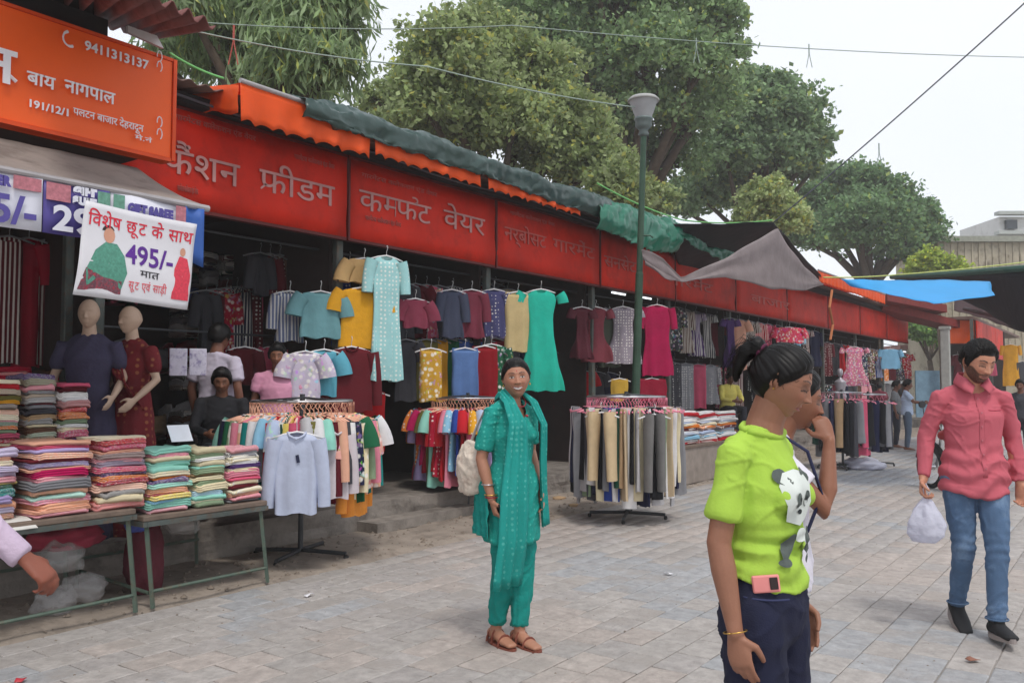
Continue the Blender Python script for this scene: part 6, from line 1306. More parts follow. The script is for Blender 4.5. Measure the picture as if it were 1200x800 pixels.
# ---- companion behind her
gp = depth_pt(907, 3.05)
WS = M('white_cotton_shirt', rgb(222, 218, 228), .85, nscale=3, namt=.08, bump=(100, .15))
t, j, k, R, hc, S = person('companion in white shirt behind the lime green girl, raising a hand to the mouth', gp, math.radians(78), 1.56, rgb(140, 92, 70),
    J=dict(nk=(0, .02, 1.40), hd=(0, .075, 1.515), shR=(.145, .0, 1.30), elR=(.13, .16, 1.12), wrR=(.055, .185, 1.365), elL=(-.20, .06, 1.1)), vox=.005, headv=(110, 84), head=dict(look='down'), hp=(0, math.radians(12), 0), hair=dict(thick=.012), hands=dict(R=dict(n=(-1, -.3, 0), curl=.55, d=(-.35, -.35, 1), thumb=1)))
B, te = tee(j, .82, (.165, .125), .95, .02, .5, .055); o = add_cloth('shirt', B, .008, WS, t, .005, (6, 6, 10), 8., te, k=k)
B, te = pants(j, .055, .072, .098, 1., .02); add_cloth('trousers', B, .01, M('charcoal_trousers', rgb(44, 44, 54), .85), t, .004, seed=9., tests=te, k=k)
m_ = MB(); m_.tube([V3(.10, -.10, 1.15)*k, V3(.115, -.06, 1.33)*k, V3(.12, .01, 1.39)*k, V3(.12, .10, 1.33)*k, V3(.13, .145, 1.18)*k, V3(.16, .09, 1.05)*k], [(.006, .02)]*6, 8); m_.build('backpack_strap', M('navy_strap', rgb(36, 40, 70), .8), t)
for s in 'RL': shoe(t, j['ank'+s], (0, 1, 0), k, _mats['black_shoe'], _mats['white_sole'])
# ---- woman in teal
gp = depth_pt(600, 4.98)
t, j, k, R, hc, S = person('smiling woman in teal kurta, trousers and long scarf standing on the paving', gp, math.radians(42), 1.675, rgb(168, 118, 94),
    J=dict(hd=(.0, .035, 1.500), shR=(.145, -.01, 1.305), shL=(-.145, -.01, 1.305), elR=(.195, -.04, 1.05), wrR=(.185, .04, .83), elL=(-.18, -.04, 1.08), wrL=(-.15, .06, .86), hipR=(.07, 0, .86), hipL=(-.07, 0, .86), kneR=(.060, .0, .47), ankR=(.050, -.08, .085), kneL=(-.060, .03, .47), ankL=(-.030, .03, .08), ftR=(.15, 1, 0), ftL=(.1, 1, 0), waist=(.0, .0, 1.03)),
    vox=.006, headv=(170, 124), head=dict(look='open', smile=1., lips=rgb(150, 60, 66), bindi=True, fat=1.03), hp=(math.radians(-38), math.radians(-2), math.radians(5)), hair=dict(thick=.008, strands=50, line=.004), hands=dict(R=dict(curl=.75, n=(-1, .5, 0)), L=dict(curl=.4)))
B, te = tee(j, .59, (.180, .145), .90, .012, .80, .050, hem_c=(0, .0, .59)); B.tub([V3(0, 0, .80), V3(0, 0, .90)], [(.168, .130), (.158, .120)], (1, 0, 0)); B.tub([j['chest']+V3(.05, .07, .0), j['chest']+V3(.06, .09, -.02)], [.05, .04]); B.tub([j['chest']+V3(-.05, .07, .0), j['chest']+V3(-.06, .09, -.02)], [.05, .04])
def kam_post(V, Nn):
    z = V[:, 2]; an = np.arctan2(V[:, 0], V[:, 1]); m = smst(-z, -1., -.6); return V+Nn*((np.sin(an*9+z*3)*.5+np.sin(an*5+2))*m*.007)[:, None]
kz = add_cloth('kurta', B, .007, TEALK, t, .007, (6, 6, 9), 11., te, k=k, post=kam_post, neck=(.062, 1.270, 1.385))
B, te = pants(j, .044, .066, .090, .985, .08, (.145, .108), fl=.006)
def salw(V, Nn): z = V[:, 2]; an = np.arctan2(V[:, 0]-.0, V[:, 1]); return V+Nn*((np.sin(z*60+an*3)*.4+np.sin(an*14+z*8)*.6)*smst(-z, -.6, -.2)*.006)[:, None]
add_cloth('trousers', B, .008, TEALP, t, .008, (9, 9, 5), 12., te, k=k, post=salw)
TAND = M('tan_sandal', rgb(128, 72, 58), .6); 
for s in 'RL':
    an = j['ank'+s]; fd = j['ft'+s].normalized(); sd_ = fd.cross(V3(0, 0, 1)); m_ = MB(); P = [an+fd*(.06+.135*math.cos(a))+sd_*(.046*math.sin(a))-V3(0, 0, .085 if s == 'L' else .09) for a in np.linspace(0, 2*pi, 22, endpoint=False)]; m_.prism([q_*k for q_ in P], V3(0, 0, .016)); so = m_.build('sandal', TAND, t)
    for dx, hh in ((.09, .052), (.02, .075), (-.03, .06)):
        m_ = MB(); m_.tube([(an+fd*dx+sd_*(.042*math.cos(a))+V3(0, 0, -.075+hh*math.sin(a)))*k for a in np.linspace(0, pi, 9)], [(.004, .011)]*9, 6); m_.build('strap', TAND, so)
# dupatta: over both shoulders, ends hanging in front
btk = bvh_of(kz)
def scarf(path, wid, mat, parent, name='scarf', seed=0., nfold=3, off=.012):
    "ribbon along path of (point, width direction)"
    m_ = MB(); n = 60; K = 14
    def pt(u):
        x = u*(len(path)-1); i = min(int(x), len(path)-2); f = x-i; f = f*f*(3-2*f) if False else f; return path[i][0].lerp(path[i+1][0], f), (path[i][1].lerp(path[i+1][1], f)).normalized(), path[i][2]+(path[i+1][2]-path[i][2])*f
    def fn(u, v):
        p, w_, ww = pt(u); tg = (pt(min(1, u+.02))[0]-pt(max(0, u-.02))[0]).normalized(); nn = tg.cross(w_).normalized()
        fo = math.sin((v-.5)*nfold*2*pi+seed+u*3)*.010+nzv(u*9+seed, v*4)*.010
        return (p+w_*((v-.5)*ww)+nn*fo)*k
    m_.grid(fn, n, K); return solid(m_.build(name, mat, parent, smooth=True), .0025)
X_ = V3(1, 0, 0)
scarf([(V3(.115, .10, .35), V3(1, .1, 0), .24), (V3(.115, .150, .60), V3(1, -.1, 0), .20), (V3(.11, .15, .85), V3(1, -.3, 0), .17), (V3(.09, .150, 1.10), V3(1, -.3, 0), .14), (V3(.085, .15, 1.25), V3(1, -.3, .1), .11), (V3(.082, .075, 1.375), V3(1, -.1, -.1), .08), (V3(.070, -.005, 1.425), V3(1, 0, -.5), .07), (V3(.04, -.070, 1.40), V3(.5, -.6, -.6), .08), (V3(0, -.085, 1.39), V3(0, -.6, -.8), .09), (V3(-.045, -.068, 1.40), V3(-.5, -.6, -.6), .08), (V3(-.074, -.005, 1.425), V3(-1, 0, -.5), .07), (V3(-.092, .08, 1.37), V3(-1, -.1, 0), .07), (V3(-.115, .145, 1.24), V3(-1, -.3, 0), .07), (V3(-.125, .125, 1.05), V3(-1, -.5, 0), .10), (V3(-.150, .11, .85), V3(-1, -.6, 0), .12), (V3(-.160, .11, .66), V3(-1, -.6, 0), .14)], .1, TEALD, t, seed=1.)
scarf([(V3(.185, -.05, .62), V3(.3, 1, 0), .22), (V3(.175, -.07, .80), V3(.3, 1, 0), .20), (V3(.16, -.09, 1.0), V3(.2, 1, 0), .16)], .1, TEALP, t, 'kurta_side_panel', seed=2.)
# face details, necklace, bangles, bag
bangle(t, j['wrR']*k-(j['wrR']-j['elR']).normalized()*.03, V3(1, 0, 0), V3(0, 1, 0), .034, .0035, GOLD, 'bangle'); bangle(t, j['wrR']*k-(j['wrR']-j['elR']).normalized()*.015, V3(1, 0, 0), V3(0, 1, 0), .034, .003, M('red_bangle', rgb(150, 30, 50), .4), 'bangle')
bangle(t, j['wrR']*k-(j['wrR']-j['elR']).normalized()*.09, V3(1, 0, 0), V3(0, 1, 0), .036, .003, SILV, 'bangle')
bangle(t, V3(0, .035, 1.385)*k, V3(.062, 0, 0)*16, V3(0, .055, -.055)*13, .064, .003, M('red_beads', rgb(170, 50, 60), .5), 'necklace')
m_ = MB(); m_.lathe([(0, -.01), (.011, 0), (0, .01)], V3(0, .125, 1.29)*k, 8); m_.build('pendant', _mats['red_beads'], t)
for s in (1, -1): m_ = MB(); m_.lathe([(0, -.012), (.006, -.004), (.004, .004), (0, .006)], hpt(R, hc, S, s*.077, -.002, -.036), 8); m_.build('earring', GOLD, t)
Bh = Body(); Bh.ell(tuple(hpt(R, hc, S, 0, -.110, -.01)), .045, .04, .045); V, Nn, F = Bh.fuse(.008, 2); V = cloth_wr(V, Nn, .005, (40, 40, 12), 2.); ob('hair_bun', mesh_np('hair_bun', V, F), HAIRM, t)
m_ = MB(); m_.box((-.035, -.005, -.07), (.035, .005, .07), .004); hw_ = j['wrR']*k+(j['wrR']-j['elR']).normalized()*.08; pho = m_.build('phone', M('black_phone', rgb(26, 26, 34), .3), None, loc=t.matrix_basis @ (hw_+V3(-.018, .02, -.01)), rot=(.3, 0, t.rotation_euler.z+1.2)); tag(pho, 'black phone held low in the teal woman\'s hand', 'phone')
BAGM = M('cream_canvas', rgb(220, 206, 190), .85, nscale=8, namt=.25, bump=(20, .5), dirt=(rgb(150, 110, 90), 9, .5))
sb = thing('shoulder_bag', 'cream canvas bag slung on the teal woman\'s shoulder behind her arm', 'bag', t.matrix_basis @ (V3(.17, -.17, 1.0)*k), t.rotation_euler.z); sb.scale = (.74, .74, .80)
B = Body(); B.tub([(0, 0, -.15), (0, 0, -.06), (.0, 0, .06), (-.01, .01, .15)], [(.06, .12), (.075, .15), (.07, .14), (.035, .10)], (1, 0, 0)); V, Nn, F = B.fuse(.01, 3); V = cloth_wr(V, Nn, .012, (9, 9, 7), 4.); ob('bag_body', mesh_np('bag_body', V, F), BAGM, sb)
m_ = MB(); m_.tube([(-.01, .05, .12), (-.055, .11, .30), (-.075, .155, .40), (-.08, .10, .42), (-.06, .02, .30), (-.02, -.04, .13)], [(.004, .015)]*6, 8); m_.build('strap', M('white_strap', rgb(214, 206, 206), .8), sb, smooth=True)
# ---- bearded man
gp = depth_pt(1138, 5.22)
t, j, k, R, hc, S = person('bearded man in coral pink shirt and blue jeans walking towards the camera', gp, math.radians(-6), 1.78, rgb(188, 132, 106), male=True,
    J=dict(hipR=(.09, 0, .86), kneR=(.075, .02, .475), ankR=(.055, -.14, .115), ftR=(.1, 1, -.35), hipL=(-.085, .01, .86), kneL=(-.055, .13, .49), ankL=(-.03, .16, .10), ftL=(.05, 1, .12), shR=(.172, -.01, 1.305), shL=(-.172, -.01, 1.305), elR=(.235, -.05, 1.08), wrR=(.285, .03, .85), elL=(-.225, -.03, 1.07), wrL=(-.225, .04, .83), hd=(-.012, .060, 1.505), nk=(-.005, .005, 1.395)),
    vox=.006, headv=(160, 118), head=dict(look='down', beard=True, lips=rgb(150, 90, 86)), hp=(math.radians(14), math.radians(20), math.radians(-4)), hair=dict(thick=.013, style='top', line=.006), hands=dict(R=dict(curl=.95, n=(-.6, .5, 0)), L=dict(curl=.65, n=(.6, .6, 0))))
B, te = tee(j, .785, (.182, .150), 1.0, .022, 1.93, .056)
def man_post(V, Nn): z = V[:, 2]; an = np.arctan2(V[:, 0], V[:, 1]); m = smst(-z, -1.12, -.95)*(np.abs(V[:, 0]) < .2); V = V+Nn*(np.sin(z*70+an*2+np.sin(an*3)*2)*m*.008)[:, None]; V[:, 2] -= smst(-z, -.87, -.78)*.03*np.clip(np.cos(an*2), -.05, 1); return V
sh_ = add_cloth('shirt', B, .007, PINKS, t, .0065, (7, 7, 11), 21., te, k=k, post=man_post)
btk = bvh_of(sh_)
def onshirt(x, z, o=.004): h = btk.ray_cast(V3(x, .6, z)*k, V3(0, -1, 0), 1.2)[0]; return (h if h else V3(x, .12, z)*k)+V3(0, o, 0)
m_ = MB(); m_.tube([onshirt(.0, z, .001) for z in np.linspace(1.34, .87, 26)], [(.015, .0025)]*26, 8); m_.build('button_placket', PINKS, sh_, smooth=True)
for z in np.linspace(1.30, .92, 6): m_ = MB(); m_.lathe([(0, -.002), (.0055, -.002), (.0055, .002), (0, .002)], onshirt(0, z, .006), 8, 'y'); m_.build('button', M('pale_button', rgb(190, 110, 120), .4), sh_)
m_ = MB(); m_.tube([onshirt(x, 1.235+abs(x+.085)*.05, .001) for x in np.linspace(-.13, -.045, 9)], [.003]*9, 6); m_.build('pocket_edge', M('coral_seam', rgb(170, 60, 80), .8), sh_)
for s in (1, -1):
    m_ = MB(); P = [V3(s*.012, .075, 1.372), V3(s*.050, .060, 1.415), V3(s*.072, .005, 1.440), V3(s*.055, -.05, 1.450), V3(0, -.068, 1.452)]; Q = [V3(s*.045, .118, 1.325), V3(s*.085, .085, 1.352), V3(s*.100, .0, 1.385), V3(s*.075, -.065, 1.395), V3(0, -.086, 1.40)]
    def cf(u, v, P=P, Q=Q):
        x = u*4; i = min(int(x), 3); return (P[i].lerp(P[i+1], x-i)).lerp(Q[i].lerp(Q[i+1], x-i), v)*k+V3(0, .004*math.sin(v*pi), .006*math.sin(v*pi))
    m_.grid(cf, 16, 4); solid(m_.build('collar', PINKS, sh_, smooth=True), .004)
B, te = pants(j, .045, .060, .086, .945, .03, (.145, .108))
def jn_post(V, Nn): z = V[:, 2]; m = np.exp(-((z-.48)/.09)**2)+np.exp(-((z-.16)/.07)**2); return V+Nn*(np.sin(z*120+np.arctan2(V[:, 0], V[:, 1])*2+np.sin(V[:, 0]*40))*m*.0022)[:, None]
jn = add_cloth('jeans', B, .007, DENIM_B, t, .0065, (9, 9, 9), 22., te, k=k, post=jn_post)
bj_ = bvh_of(jn); SEAM = M('denim_seam', rgb(58, 76, 104), .85)
for sx in (1, -1):
    P = []
    for f in np.linspace(0, 1, 7):
        x = sx*(.045+.075*f)*k; z = (.90-.075*f**.6)*k; h = bj_.ray_cast(V3(x, .5, z), V3(0, -1, 0), 1.)[0]
        if h: P.append(h+V3(0, .001, 0))
    if len(P) > 2: m_ = MB(); m_.tube(P, .0025, 5); m_.build('pocket_seam', SEAM, jn, smooth=True)
    an_ = j['ankR' if sx > 0 else 'ankL']; kn_ = j['kneR' if sx > 0 else 'kneL']; e_ = an_.lerp(kn_, .05); bangle(jn, e_*k, V3(1, 0, 0), V3(0, 1, 0), .055*k, .005, DENIM_B, 'hem_roll')
for s in 'RL': shoe(t, j['ank'+s], j['ft'+s], k, M('black_sneaker', rgb(34, 34, 36), .7), M('grey_sole', rgb(150, 140, 136), .6))
hw_ = j['wrR']*k+(j['wrR']-j['elR']).normalized()*.085
bw = t.matrix_basis @ (hw_+V3(-.01, .03, -.02)); pb = thing('plastic_bag', 'white plastic carrier bag hanging from the bearded man\'s hand', 'plastic bag', bw); pb.scale = (.82, .82, .86)
m_ = MB()
def bagf(u, v):
    a = u*2*pi; prof = [(.015, .0), (.045, -.04), (.085, -.10), (.115, -.18), (.115, -.25), (.07, -.30), (.0, -.305)]; x = v*6; i = min(int(x), 5); f = x-i; r_ = prof[i][0]*(1-f)+prof[i+1][0]*f; z = prof[i][1]*(1-f)+prof[i+1][1]*f
    r2 = r_*(1+.10*math.sin(a*5+v*4)+.18*nzv(math.cos(a)*2.2, math.sin(a)*2.2, v*5)); return V3(r2*math.cos(a)*1.05, r2*math.sin(a)*.55, z*1.05)+RH*(-.03*v*v)
m_.grid(bagf, 48, 30); m_.build('bag_body', POLYW, pb, smooth=True); m_ = MB(); m_.tube([(-.012, 0, -.01), (-.02, 0, .05), (0, 0, .09), (.02, 0, .05), (.012, 0, -.01)], [(.010, .004)]*5, 6); m_.build('handle', POLYW, pb, smooth=True)
# ---- arm entering at the left edge
gp = depth_pt(-58, 2.75)
t, j, k, R, hc, S = person('person in pale lavender sleeve walking in at the left edge, one hand visible', gp, math.radians(95), 1.70, rgb(134, 76, 58), male=True,
    J=dict(elR=(.215, .14, 1.11), wrR=(.20, .33, .94), elL=(-.23, -.10, 1.08), wrL=(-.23, -.12, .85)), vox=.007, headv=(90, 64), head=dict(look='open'), hair=dict(thick=.015, style='top'), hands=dict(R=dict(curl=.8, n=(-.4, -.3, -1))))
LAV = M('lavender_cotton', rgb(196, 176, 196), .85, nscale=4, namt=.1, bump=(80, .2)); B, te = tee(j, .80, (.18, .14), 1.1, .03, 1.98, .07); add_cloth('shirt', B, .009, LAV, t, .006, (7, 7, 10), 31., te, k=k)
B, te = pants(j); add_cloth('trousers', B, .012, _mats['charcoal_trousers'], t, .004, seed=9., tests=te, k=k)
for s in 'RL': shoe(t, j['ank'+s], (0, 1, 0), k, _mats['black_shoe'], _mats['grey_sole'])
# ---- people in the background
def bgp(label, px, pyh, D, zf, phi, H, skin, top, low, J={}, male=True, sl=.7, hem=.82, hpit=.1, seed=1., dep=None, headkw=None, hands={}, nohair=False, at=None):
    if dep is None: q = atD(px, pyh, D)
    else: q = atY(px, pyh, dep)
    if at is not None: q = Vector(at)
    t, j, k, R, hc, S = person(label, (q.x, q.y, zf), math.radians(phi), H, skin, J=J, male=male, vox=.012, headv=(70, 50), head=headkw or dict(look='down'), hp=(0, hpit, 0), hair=dict(thick=.016 if male else .012, style='top' if male else 'back'), hands=hands, nohair=nohair)
    B, te = tee(j, hem, (.172, .132), 1.1 if male else 1., .022, sl, .065, hem_c=(j['pel'].x, j['pel'].y, j['pel'].z+hem-.90)); add_cloth('shirt', B, .013, top, t, .006, seed=seed, tests=te, k=k)
    B, te = pants(j, top=j['pel'].z+.09); add_cloth('trousers', B, .015, low, t, .004, seed=seed+1, tests=te, k=k)
    return t, j, k, R, hc, S
GRS = M('grey_white_shirt', rgb(196, 188, 204), .85, nscale=4, namt=.1); BKS = M('black_shirt', rgb(34, 34, 38), .85); PKT = M('pink_cotton', rgb(214, 150, 176), .85, nscale=5, namt=.1); YLT = M('yellow_cotton', rgb(226, 212, 110), .85, nscale=5, namt=.1)
DKT = M('dark_trousers', rgb(44, 46, 56), .85); LBS = M('light_blue_shirt', rgb(186, 202, 226), .85); GYS = M('grey_shirt', rgb(120, 122, 124), .85); JNB = M('jean_blue', rgb(90, 104, 122), .85)
bgp('shopkeeper in pale grey shirt seen from behind inside the stall', 255, 380, 7.0, PZ, 165, 1.78, SD_, GRS, DKT)
bgp('boy in pink shirt with dark backpack straps standing in the shop front', 326, 400, 6.78, PZ, 8, 1.60, rgb(132, 88, 66), PKT, DKT, sl=.6)
tb_ = bpy.data.objects.get('person.005')
sit = dict(pel=(0, 0, .50), waist=(0, .02, .63), chest=(0, .05, .80), sh=(0, .06, .935), nk=(0, .07, 1.0), hd=(0, .10, 1.13), hipR=(.09, .02, .47), kneR=(.12, .40, .50), ankR=(.10, .38, .10), hipL=(-.09, .02, .47), kneL=(-.12, .40, .50), ankL=(-.10, .38, .10),
           shR=(.185, .06, .935), elR=(.23, .16, .70), wrR=(.10, .36, .66), shL=(-.185, .06, .935), elL=(-.23, .16, .70), wrL=(-.08, .38, .66))
def sitter(label, px, py, D, phi, skin, top, low, H=1.65, zf=None, male=True, J2={}):
    q = atD(px, py, D); zf = q.z-1.24*H/1.65 if zf is None else zf; Jx = dict(sit); Jx.update(J2); r = bgp(label, px, py, D, zf, phi, H, skin, top, low, J=Jx, male=male, sl=1.9, hem=.82, hpit=.25)
    s_ = thing('stool', 'plain stool under the '+label.split(' in ')[0]+' near '+('the kurta rack' if px > 500 else 'the cloth piles'), 'stool', (q.x, q.y, 0)); m_ = MB(); m_.box((-.17, -.17, zf+.36), (.17, .17, zf+.40), .01); m_.build('seat', WOOD, s_)
    for a, b_ in ((-.14, -.14), (.14, -.14), (-.14, .14), (.14, .14)): m_ = MB(); m_.tube([(a, b_, zf+.36), (a*1.1, b_*1.1, max(.31 if D > 6.3 else .03, zf-.1))], .014, 6); m_.build('leg', STEEL, s_)
    return r
sitter('seated bearded seller in black among the cloth piles', 261, 433, 6.9, 15, rgb(126, 84, 62), BKS, DKT, zf=None)
sitter('seller in yellow shirt sitting behind the table of folded clothes', 852, 436, 6.75, 20, rgb(120, 78, 58), YLT, DKT, zf=None, J2=dict(hd=(0, .12, 1.12)))
q = atY(1060, 452, 22); bgp('far man in pale blue shirt and cap reaching towards a stall', 1062, 445, 6, 0.02, 70, 1.62, SD_, LBS, JNB, J=dict(elR=(.22, .12, 1.12), wrR=(.15, .36, 1.10), elL=(-.2, .12, 1.12), wrL=(-.12, .36, 1.10)), dep=19.5)
bgp('far man in grey shirt standing just left of the capped man', 1049, 448, 6, 0.02, 60, 1.60, SD_, GYS, DKT, dep=20.3)
bgp('far shopper in maroon top before the last red shop', 975, 440, 6, 0.02, 150, 1.58, SD_, M('maroon_top', rgb(110, 40, 56), .85), DKT, dep=18, at=atY(1030, 440, 24), male=False)
bgp('far person in dark shirt at the right edge beyond the bearded man', 1196, 458, 6, 0.02, -40, 1.6, SD_, M('charcoal_shirt', rgb(60, 60, 66), .85), DKT, dep=17)
# ---- mannequins and the dress form
MANQ = M('mannequin_cream', rgb(196, 168, 146), .5, namt=.08); MANG = M('mannequin_silver', rgb(170, 166, 174), .35, metal=.3, namt=.1)
def mannequin(label, px, pyt, D, H, mat, cloth, phi, saree=True, arms=True, zf=PZ):
    q = atD(px, pyt, D); k = (q.z-zf)/1.65; fw = -FH*math.cos(phi)+RH*math.sin(phi); t = thing('mannequin', label, 'mannequin', (q.x, q.y, zf), math.atan2(fw.y, fw.x)-pi/2)
    B = Body(); B.tub([(0, 0, .95), (0, 0, 1.05), (0, 0, 1.22), (0, -.01, 1.34), (0, 0, 1.40), (0, .01, 1.48)], [(.14, .10), (.11, .085), (.14, .10), (.14, .07), (.048, .046), (.042, .042)], (1, 0, 0), 18)
    for s in (1, -1):
        el_ = V3(s*.23, -.02, 1.10); wr = V3(s*.20, .14, .96); B.tub([(s*.14, -.01, 1.30), (s*.18, -.015, 1.22), el_, el_.lerp(wr, .5), wr], [.042, .038, .03, .028, .02]); hand(B, wr, wr-el_, (-s, 0, 0), .2, .9, s)
    V, Nn, F = B.fuse(.009, 3); Dh, Fh_ = head_dirs(64, 48); Ph, _ = head_surface(Dh); Ph = Ph*.92+np.array([0, .02, 1.535]); n0 = len(V); ob('figure', mesh_np('figure', np.concatenate([V, Ph])*k, list(F)+[tuple(int(i)+n0 for i in q_) for q_ in Fh_]), mat, t)
    B = Body(); B.tub([(0, 0, .06), (0, 0, .45), (0, 0, .90), (0, 0, 1.05), (0, 0, 1.22), (0, -.01, 1.325)], [(.24, .20), (.215, .17), (.175, .13), (.135, .105), (.160, .122), (.14, .085)], (1, 0, 0), 24)
    for s in (1, -1): B.tub([(s*.10, -.01, 1.31), (s*.165, -.015, 1.31), (s*.205, -.018, 1.19)], [.060, .062, .055])
    V, Nn, F = B.fuse(.010, 3); an = np.arctan2(V[:, 0], V[:, 1]); V = V+Nn*((np.sin(an*12+V[:, 2]*2)*.6+np.sin(an*7+1)*.5)*smst(-V[:, 2], -1.05, -.3)*.016+np.sin(V[:, 2]*40+an*6)*.003)[:, None]; ob('draped_dress', mesh_np('draped_dress', V*k, F), cloth, t)
    if saree:
        m_ = MB()
        def fn(u, v): P = [V3(-.16, .08, .92), V3(-.05, .16, 1.12), V3(.09, .10, 1.34), V3(.13, -.06, 1.33), V3(.16, -.15, 1.1), V3(.17, -.17, .6)]; x = u*5; i = min(int(x), 4); p_ = P[i].lerp(P[i+1], x-i); return (p_+V3((v-.5)*.16, 0, (v-.5)*.10)+V3(0, .008*math.sin(v*18), .008*math.sin(v*18+1)))*k
        m_.grid(fn, 40, 14); solid(m_.build('sash', cloth, t, smooth=True), .003)
    return t
mannequin('cream mannequin in a deep maroon draped saree behind the cloth piles', 156, 357, 6.6, 1.7, MANQ, M('maroon_saree', rgb(112, 26, 34), .8, pat=('dots', rgb(150, 90, 60), 18), bump=(40, .3)), math.radians(-25))
mannequin('cream mannequin in dusky navy dress left of the maroon one', 106, 349, 6.7, 1.7, MANQ, M('navy_dress', rgb(66, 62, 86), .85, nscale=4, namt=.2, bump=(40, .3)), math.radians(10), saree=False)
p = atD(985, 462, 6.0); t = thing('dress_form', 'silver child dress form standing above the far trouser rack', 'mannequin', (p.x, p.y, .3)); z1 = p.z-.3
B = Body(); B.tub([(0, 0, z1-.25), (0, 0, z1-.05), (0, 0, z1+.1), (0, 0, z1+.32), (0, 0, z1+.40)], [(.11, .09), (.15, .11), (.11, .09), (.15, .10), (.04, .04)], (1, 0, 0)); B.ell((0, 0, z1+.55), .075, .085, .11)
V, Nn, F = B.fuse(.012, 3); ob('torso', mesh_np('torso', V, F), MANG, t); m_ = MB(); m_.tube([(0, 0, .02), (0, 0, z1-.2)], .02, 8); m_.build('stand', STEEL, t); m_ = MB(); m_.lathe([(0, 0), (.16, 0), (.15, .02), (0, .025)], (0, 0, 0), 16); m_.build('base', STEEL, t)
# price cards in plastic hung beside the mannequins
for k_, px in enumerate((209, 232)):
    p = atD(px, 422, 6.5); m_ = MB(); m_.box((-.006, -.07, -.13), (.006, .07, .10), .004); tag(m_.build('hanging_pouch', M('printed_pouch', rgb(200, 196, 212), .4, nscale=14, namt=.2, dirt=(rgb(80, 60, 130), 16, .9)), loc=p, rot=(0, 0, -.5)), 'white and violet printed pouch hanging by the shopkeeper, %s of two' % ('left' if k_ == 0 else 'right'), 'pouch')
# ---- motorbike behind the bearded man
p = atz(1125, 578, 0.); t = thing('motorbike', 'dark motorbike parked behind the bearded man, partly hidden', 'motorbike', p, TH+.15)
BK = M('bike_black', rgb(28, 28, 32), .35, spec=.6); RDP = M('bike_red', rgb(170, 30, 34), .35)
for y in (.62, -.62):
    m_ = MB(); m_.lathe([(.25, -.04), (.29, -.035), (.31, 0), (.29, .035), (.25, .04)], (0, y, .31), 28, 'x', cap=False); w_ = m_.build('wheel', RUBBER, t, smooth=True)
    m_ = MB(); m_.lathe([(.24, -.03), (.255, -.03), (.255, .03), (.24, .03), (.24, -.03)], (0, y, .31), 28, 'x', cap=False); m_.lathe([(0, -.05), (.045, -.05), (.045, .05), (0, .05)], (0, y, .31), 12, 'x')
    for a in range(10): m_.tube([(0, y, .31), (0, y+.245*math.cos(a*pi/5), .31+.245*math.sin(a*pi/5))], .004, 4)
    m_.build('rim', CHROME, w_)
    m_ = MB(); m_.tube([(0, y+.33*math.cos(a), .31+.33*math.sin(a)) for a in np.linspace(.3, 2.6, 10)], [(.05, .006)]*10, 6); m_.build('mudguard', BK, t, smooth=True)
B = Body(); B.tub([(0, .32, .78), (0, .12, .82), (0, -.08, .74)], [(.09, .07), (.13, .10), (.08, .06)], (1, 0, 0)); V, Nn, F = B.fuse(.012, 3); ob('tank', mesh_np('tank', V, F), RDP, t)
B = Body(); B.tub([(0, -.08, .76), (0, -.35, .77), (0, -.62, .82)], [(.09, .04), (.12, .045), (.09, .04)], (1, 0, 0)); V, Nn, F = B.fuse(.012, 3); ob('seat', mesh_np('seat', V, F), BK, t)
m_ = MB(); m_.tube([(.07, .60, .31), (.08, .42, .95)], .02, 8); m_.tube([(-.07, .60, .31), (-.08, .42, .95)], .02, 8); m_.tube([(-.34, .28, 1.0), (-.2, .38, 1.02), (0, .42, .98), (.2, .38, 1.02), (.34, .28, 1.0)], .013, 8); m_.build('handlebar', CHROME, t, smooth=True)
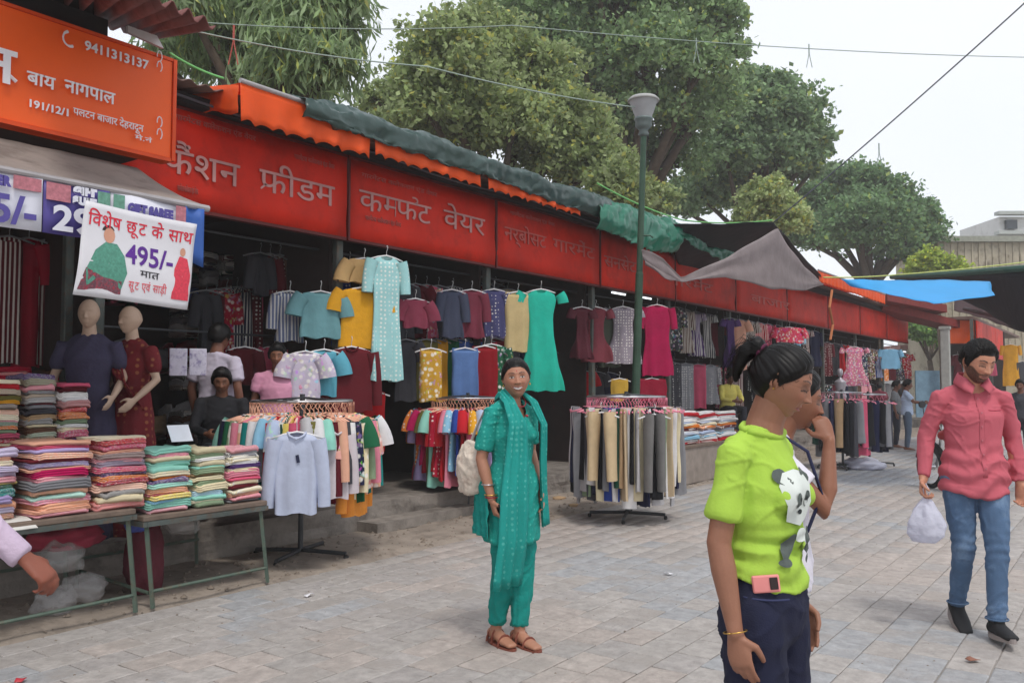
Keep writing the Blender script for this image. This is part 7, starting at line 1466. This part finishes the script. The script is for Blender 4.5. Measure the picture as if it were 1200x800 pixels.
m_ = MB(); m_.box((-.12, -.12, .28), (.12, .22, .56), .04); m_.build('engine', M('engine_grey', rgb(90, 90, 94), .5, metal=.6, bump=(30, .6)), t); m_ = MB(); m_.tube([(.0, .4, .9), (0, .2, .6), (0, -.15, .30), (0, -.62, .31)], .022, 8); m_.tube([(0, .3, .72), (0, -.3, .68), (0, -.62, .32)], .02, 8); m_.build('frame', BK, t)
m_ = MB(); m_.tube([(.13, .15, .32), (.14, -.2, .26), (.15, -.7, .34)], [.02, .03, .035], 10); m_.build('exhaust', CHROME, t, smooth=True); m_ = MB(); m_.lathe([(0, 0), (.085, .0), (.09, .04), (.05, .12), (0, .13)], (0, .50, .88), 16, 'y'); m_.build('headlight', M('headlamp', rgb(200, 200, 196), .2), t, smooth=True)
for s in (1, -1): m_ = MB(); m_.tube([(s*.28, .33, 1.02), (s*.32, .30, 1.18)], .006, 6); m_.lathe([(0, -.01), (.05, -.01), (.055, .01), (0, .012)], (s*.33, .30, 1.22), 12, 'y'); m_.build('mirror', BK, t)
m_ = MB(); m_.tube([(.1, .0, .3), (.24, .08, .03)], .012, 6); m_.build('side_stand', STEEL, t)

# ---- small tube lights glimpsed under the boards
TL = M('tube_glow', (.9, .92, .95), .4, emit=((.9, .95, 1.), 1.6), namt=0)
for k_, (px, py, D, lb) in enumerate(((725, 344, 6.75, 'lit tube light just left of the lamp post'), (756, 349, 6.75, 'lit tube light just right of the lamp post'), (860, 376, 6.9, 'lit tube light above the seller in yellow'), (1060, 412, 6.75, 'lit tube light near the end of the row'))):
    p = atD(px, py, D); t = thing('tube_light', lb, 'light', p); m_ = MB(); m_.tube([(0, -.22, 0), (0, .22, 0)], .014, 8); m_.build('tube', TL, t); m_ = MB(); m_.box((-.02, -.24, .016), (.02, .24, .04)); m_.build('fitting', PIPE, t)

# ------------------------------------------------------------------ air
hb = MB(); hb.box((-75, -12, -1.2), (30, 85, 30)); hm_ = bpy.data.materials.new('haze_air'); hm_.use_nodes = True; hn = hm_.node_tree; hn.nodes.remove(hn.nodes['Principled BSDF'])
pv = hn.nodes.new('ShaderNodeVolumePrincipled'); pv.inputs['Density'].default_value = .0016; pv.inputs['Color'].default_value = (.985, .99, 1., 1); hn.links.new(pv.outputs[0], hn.nodes['Material Output'].inputs['Volume'])
tag(hb.build('haze', hm_), kind='stuff')
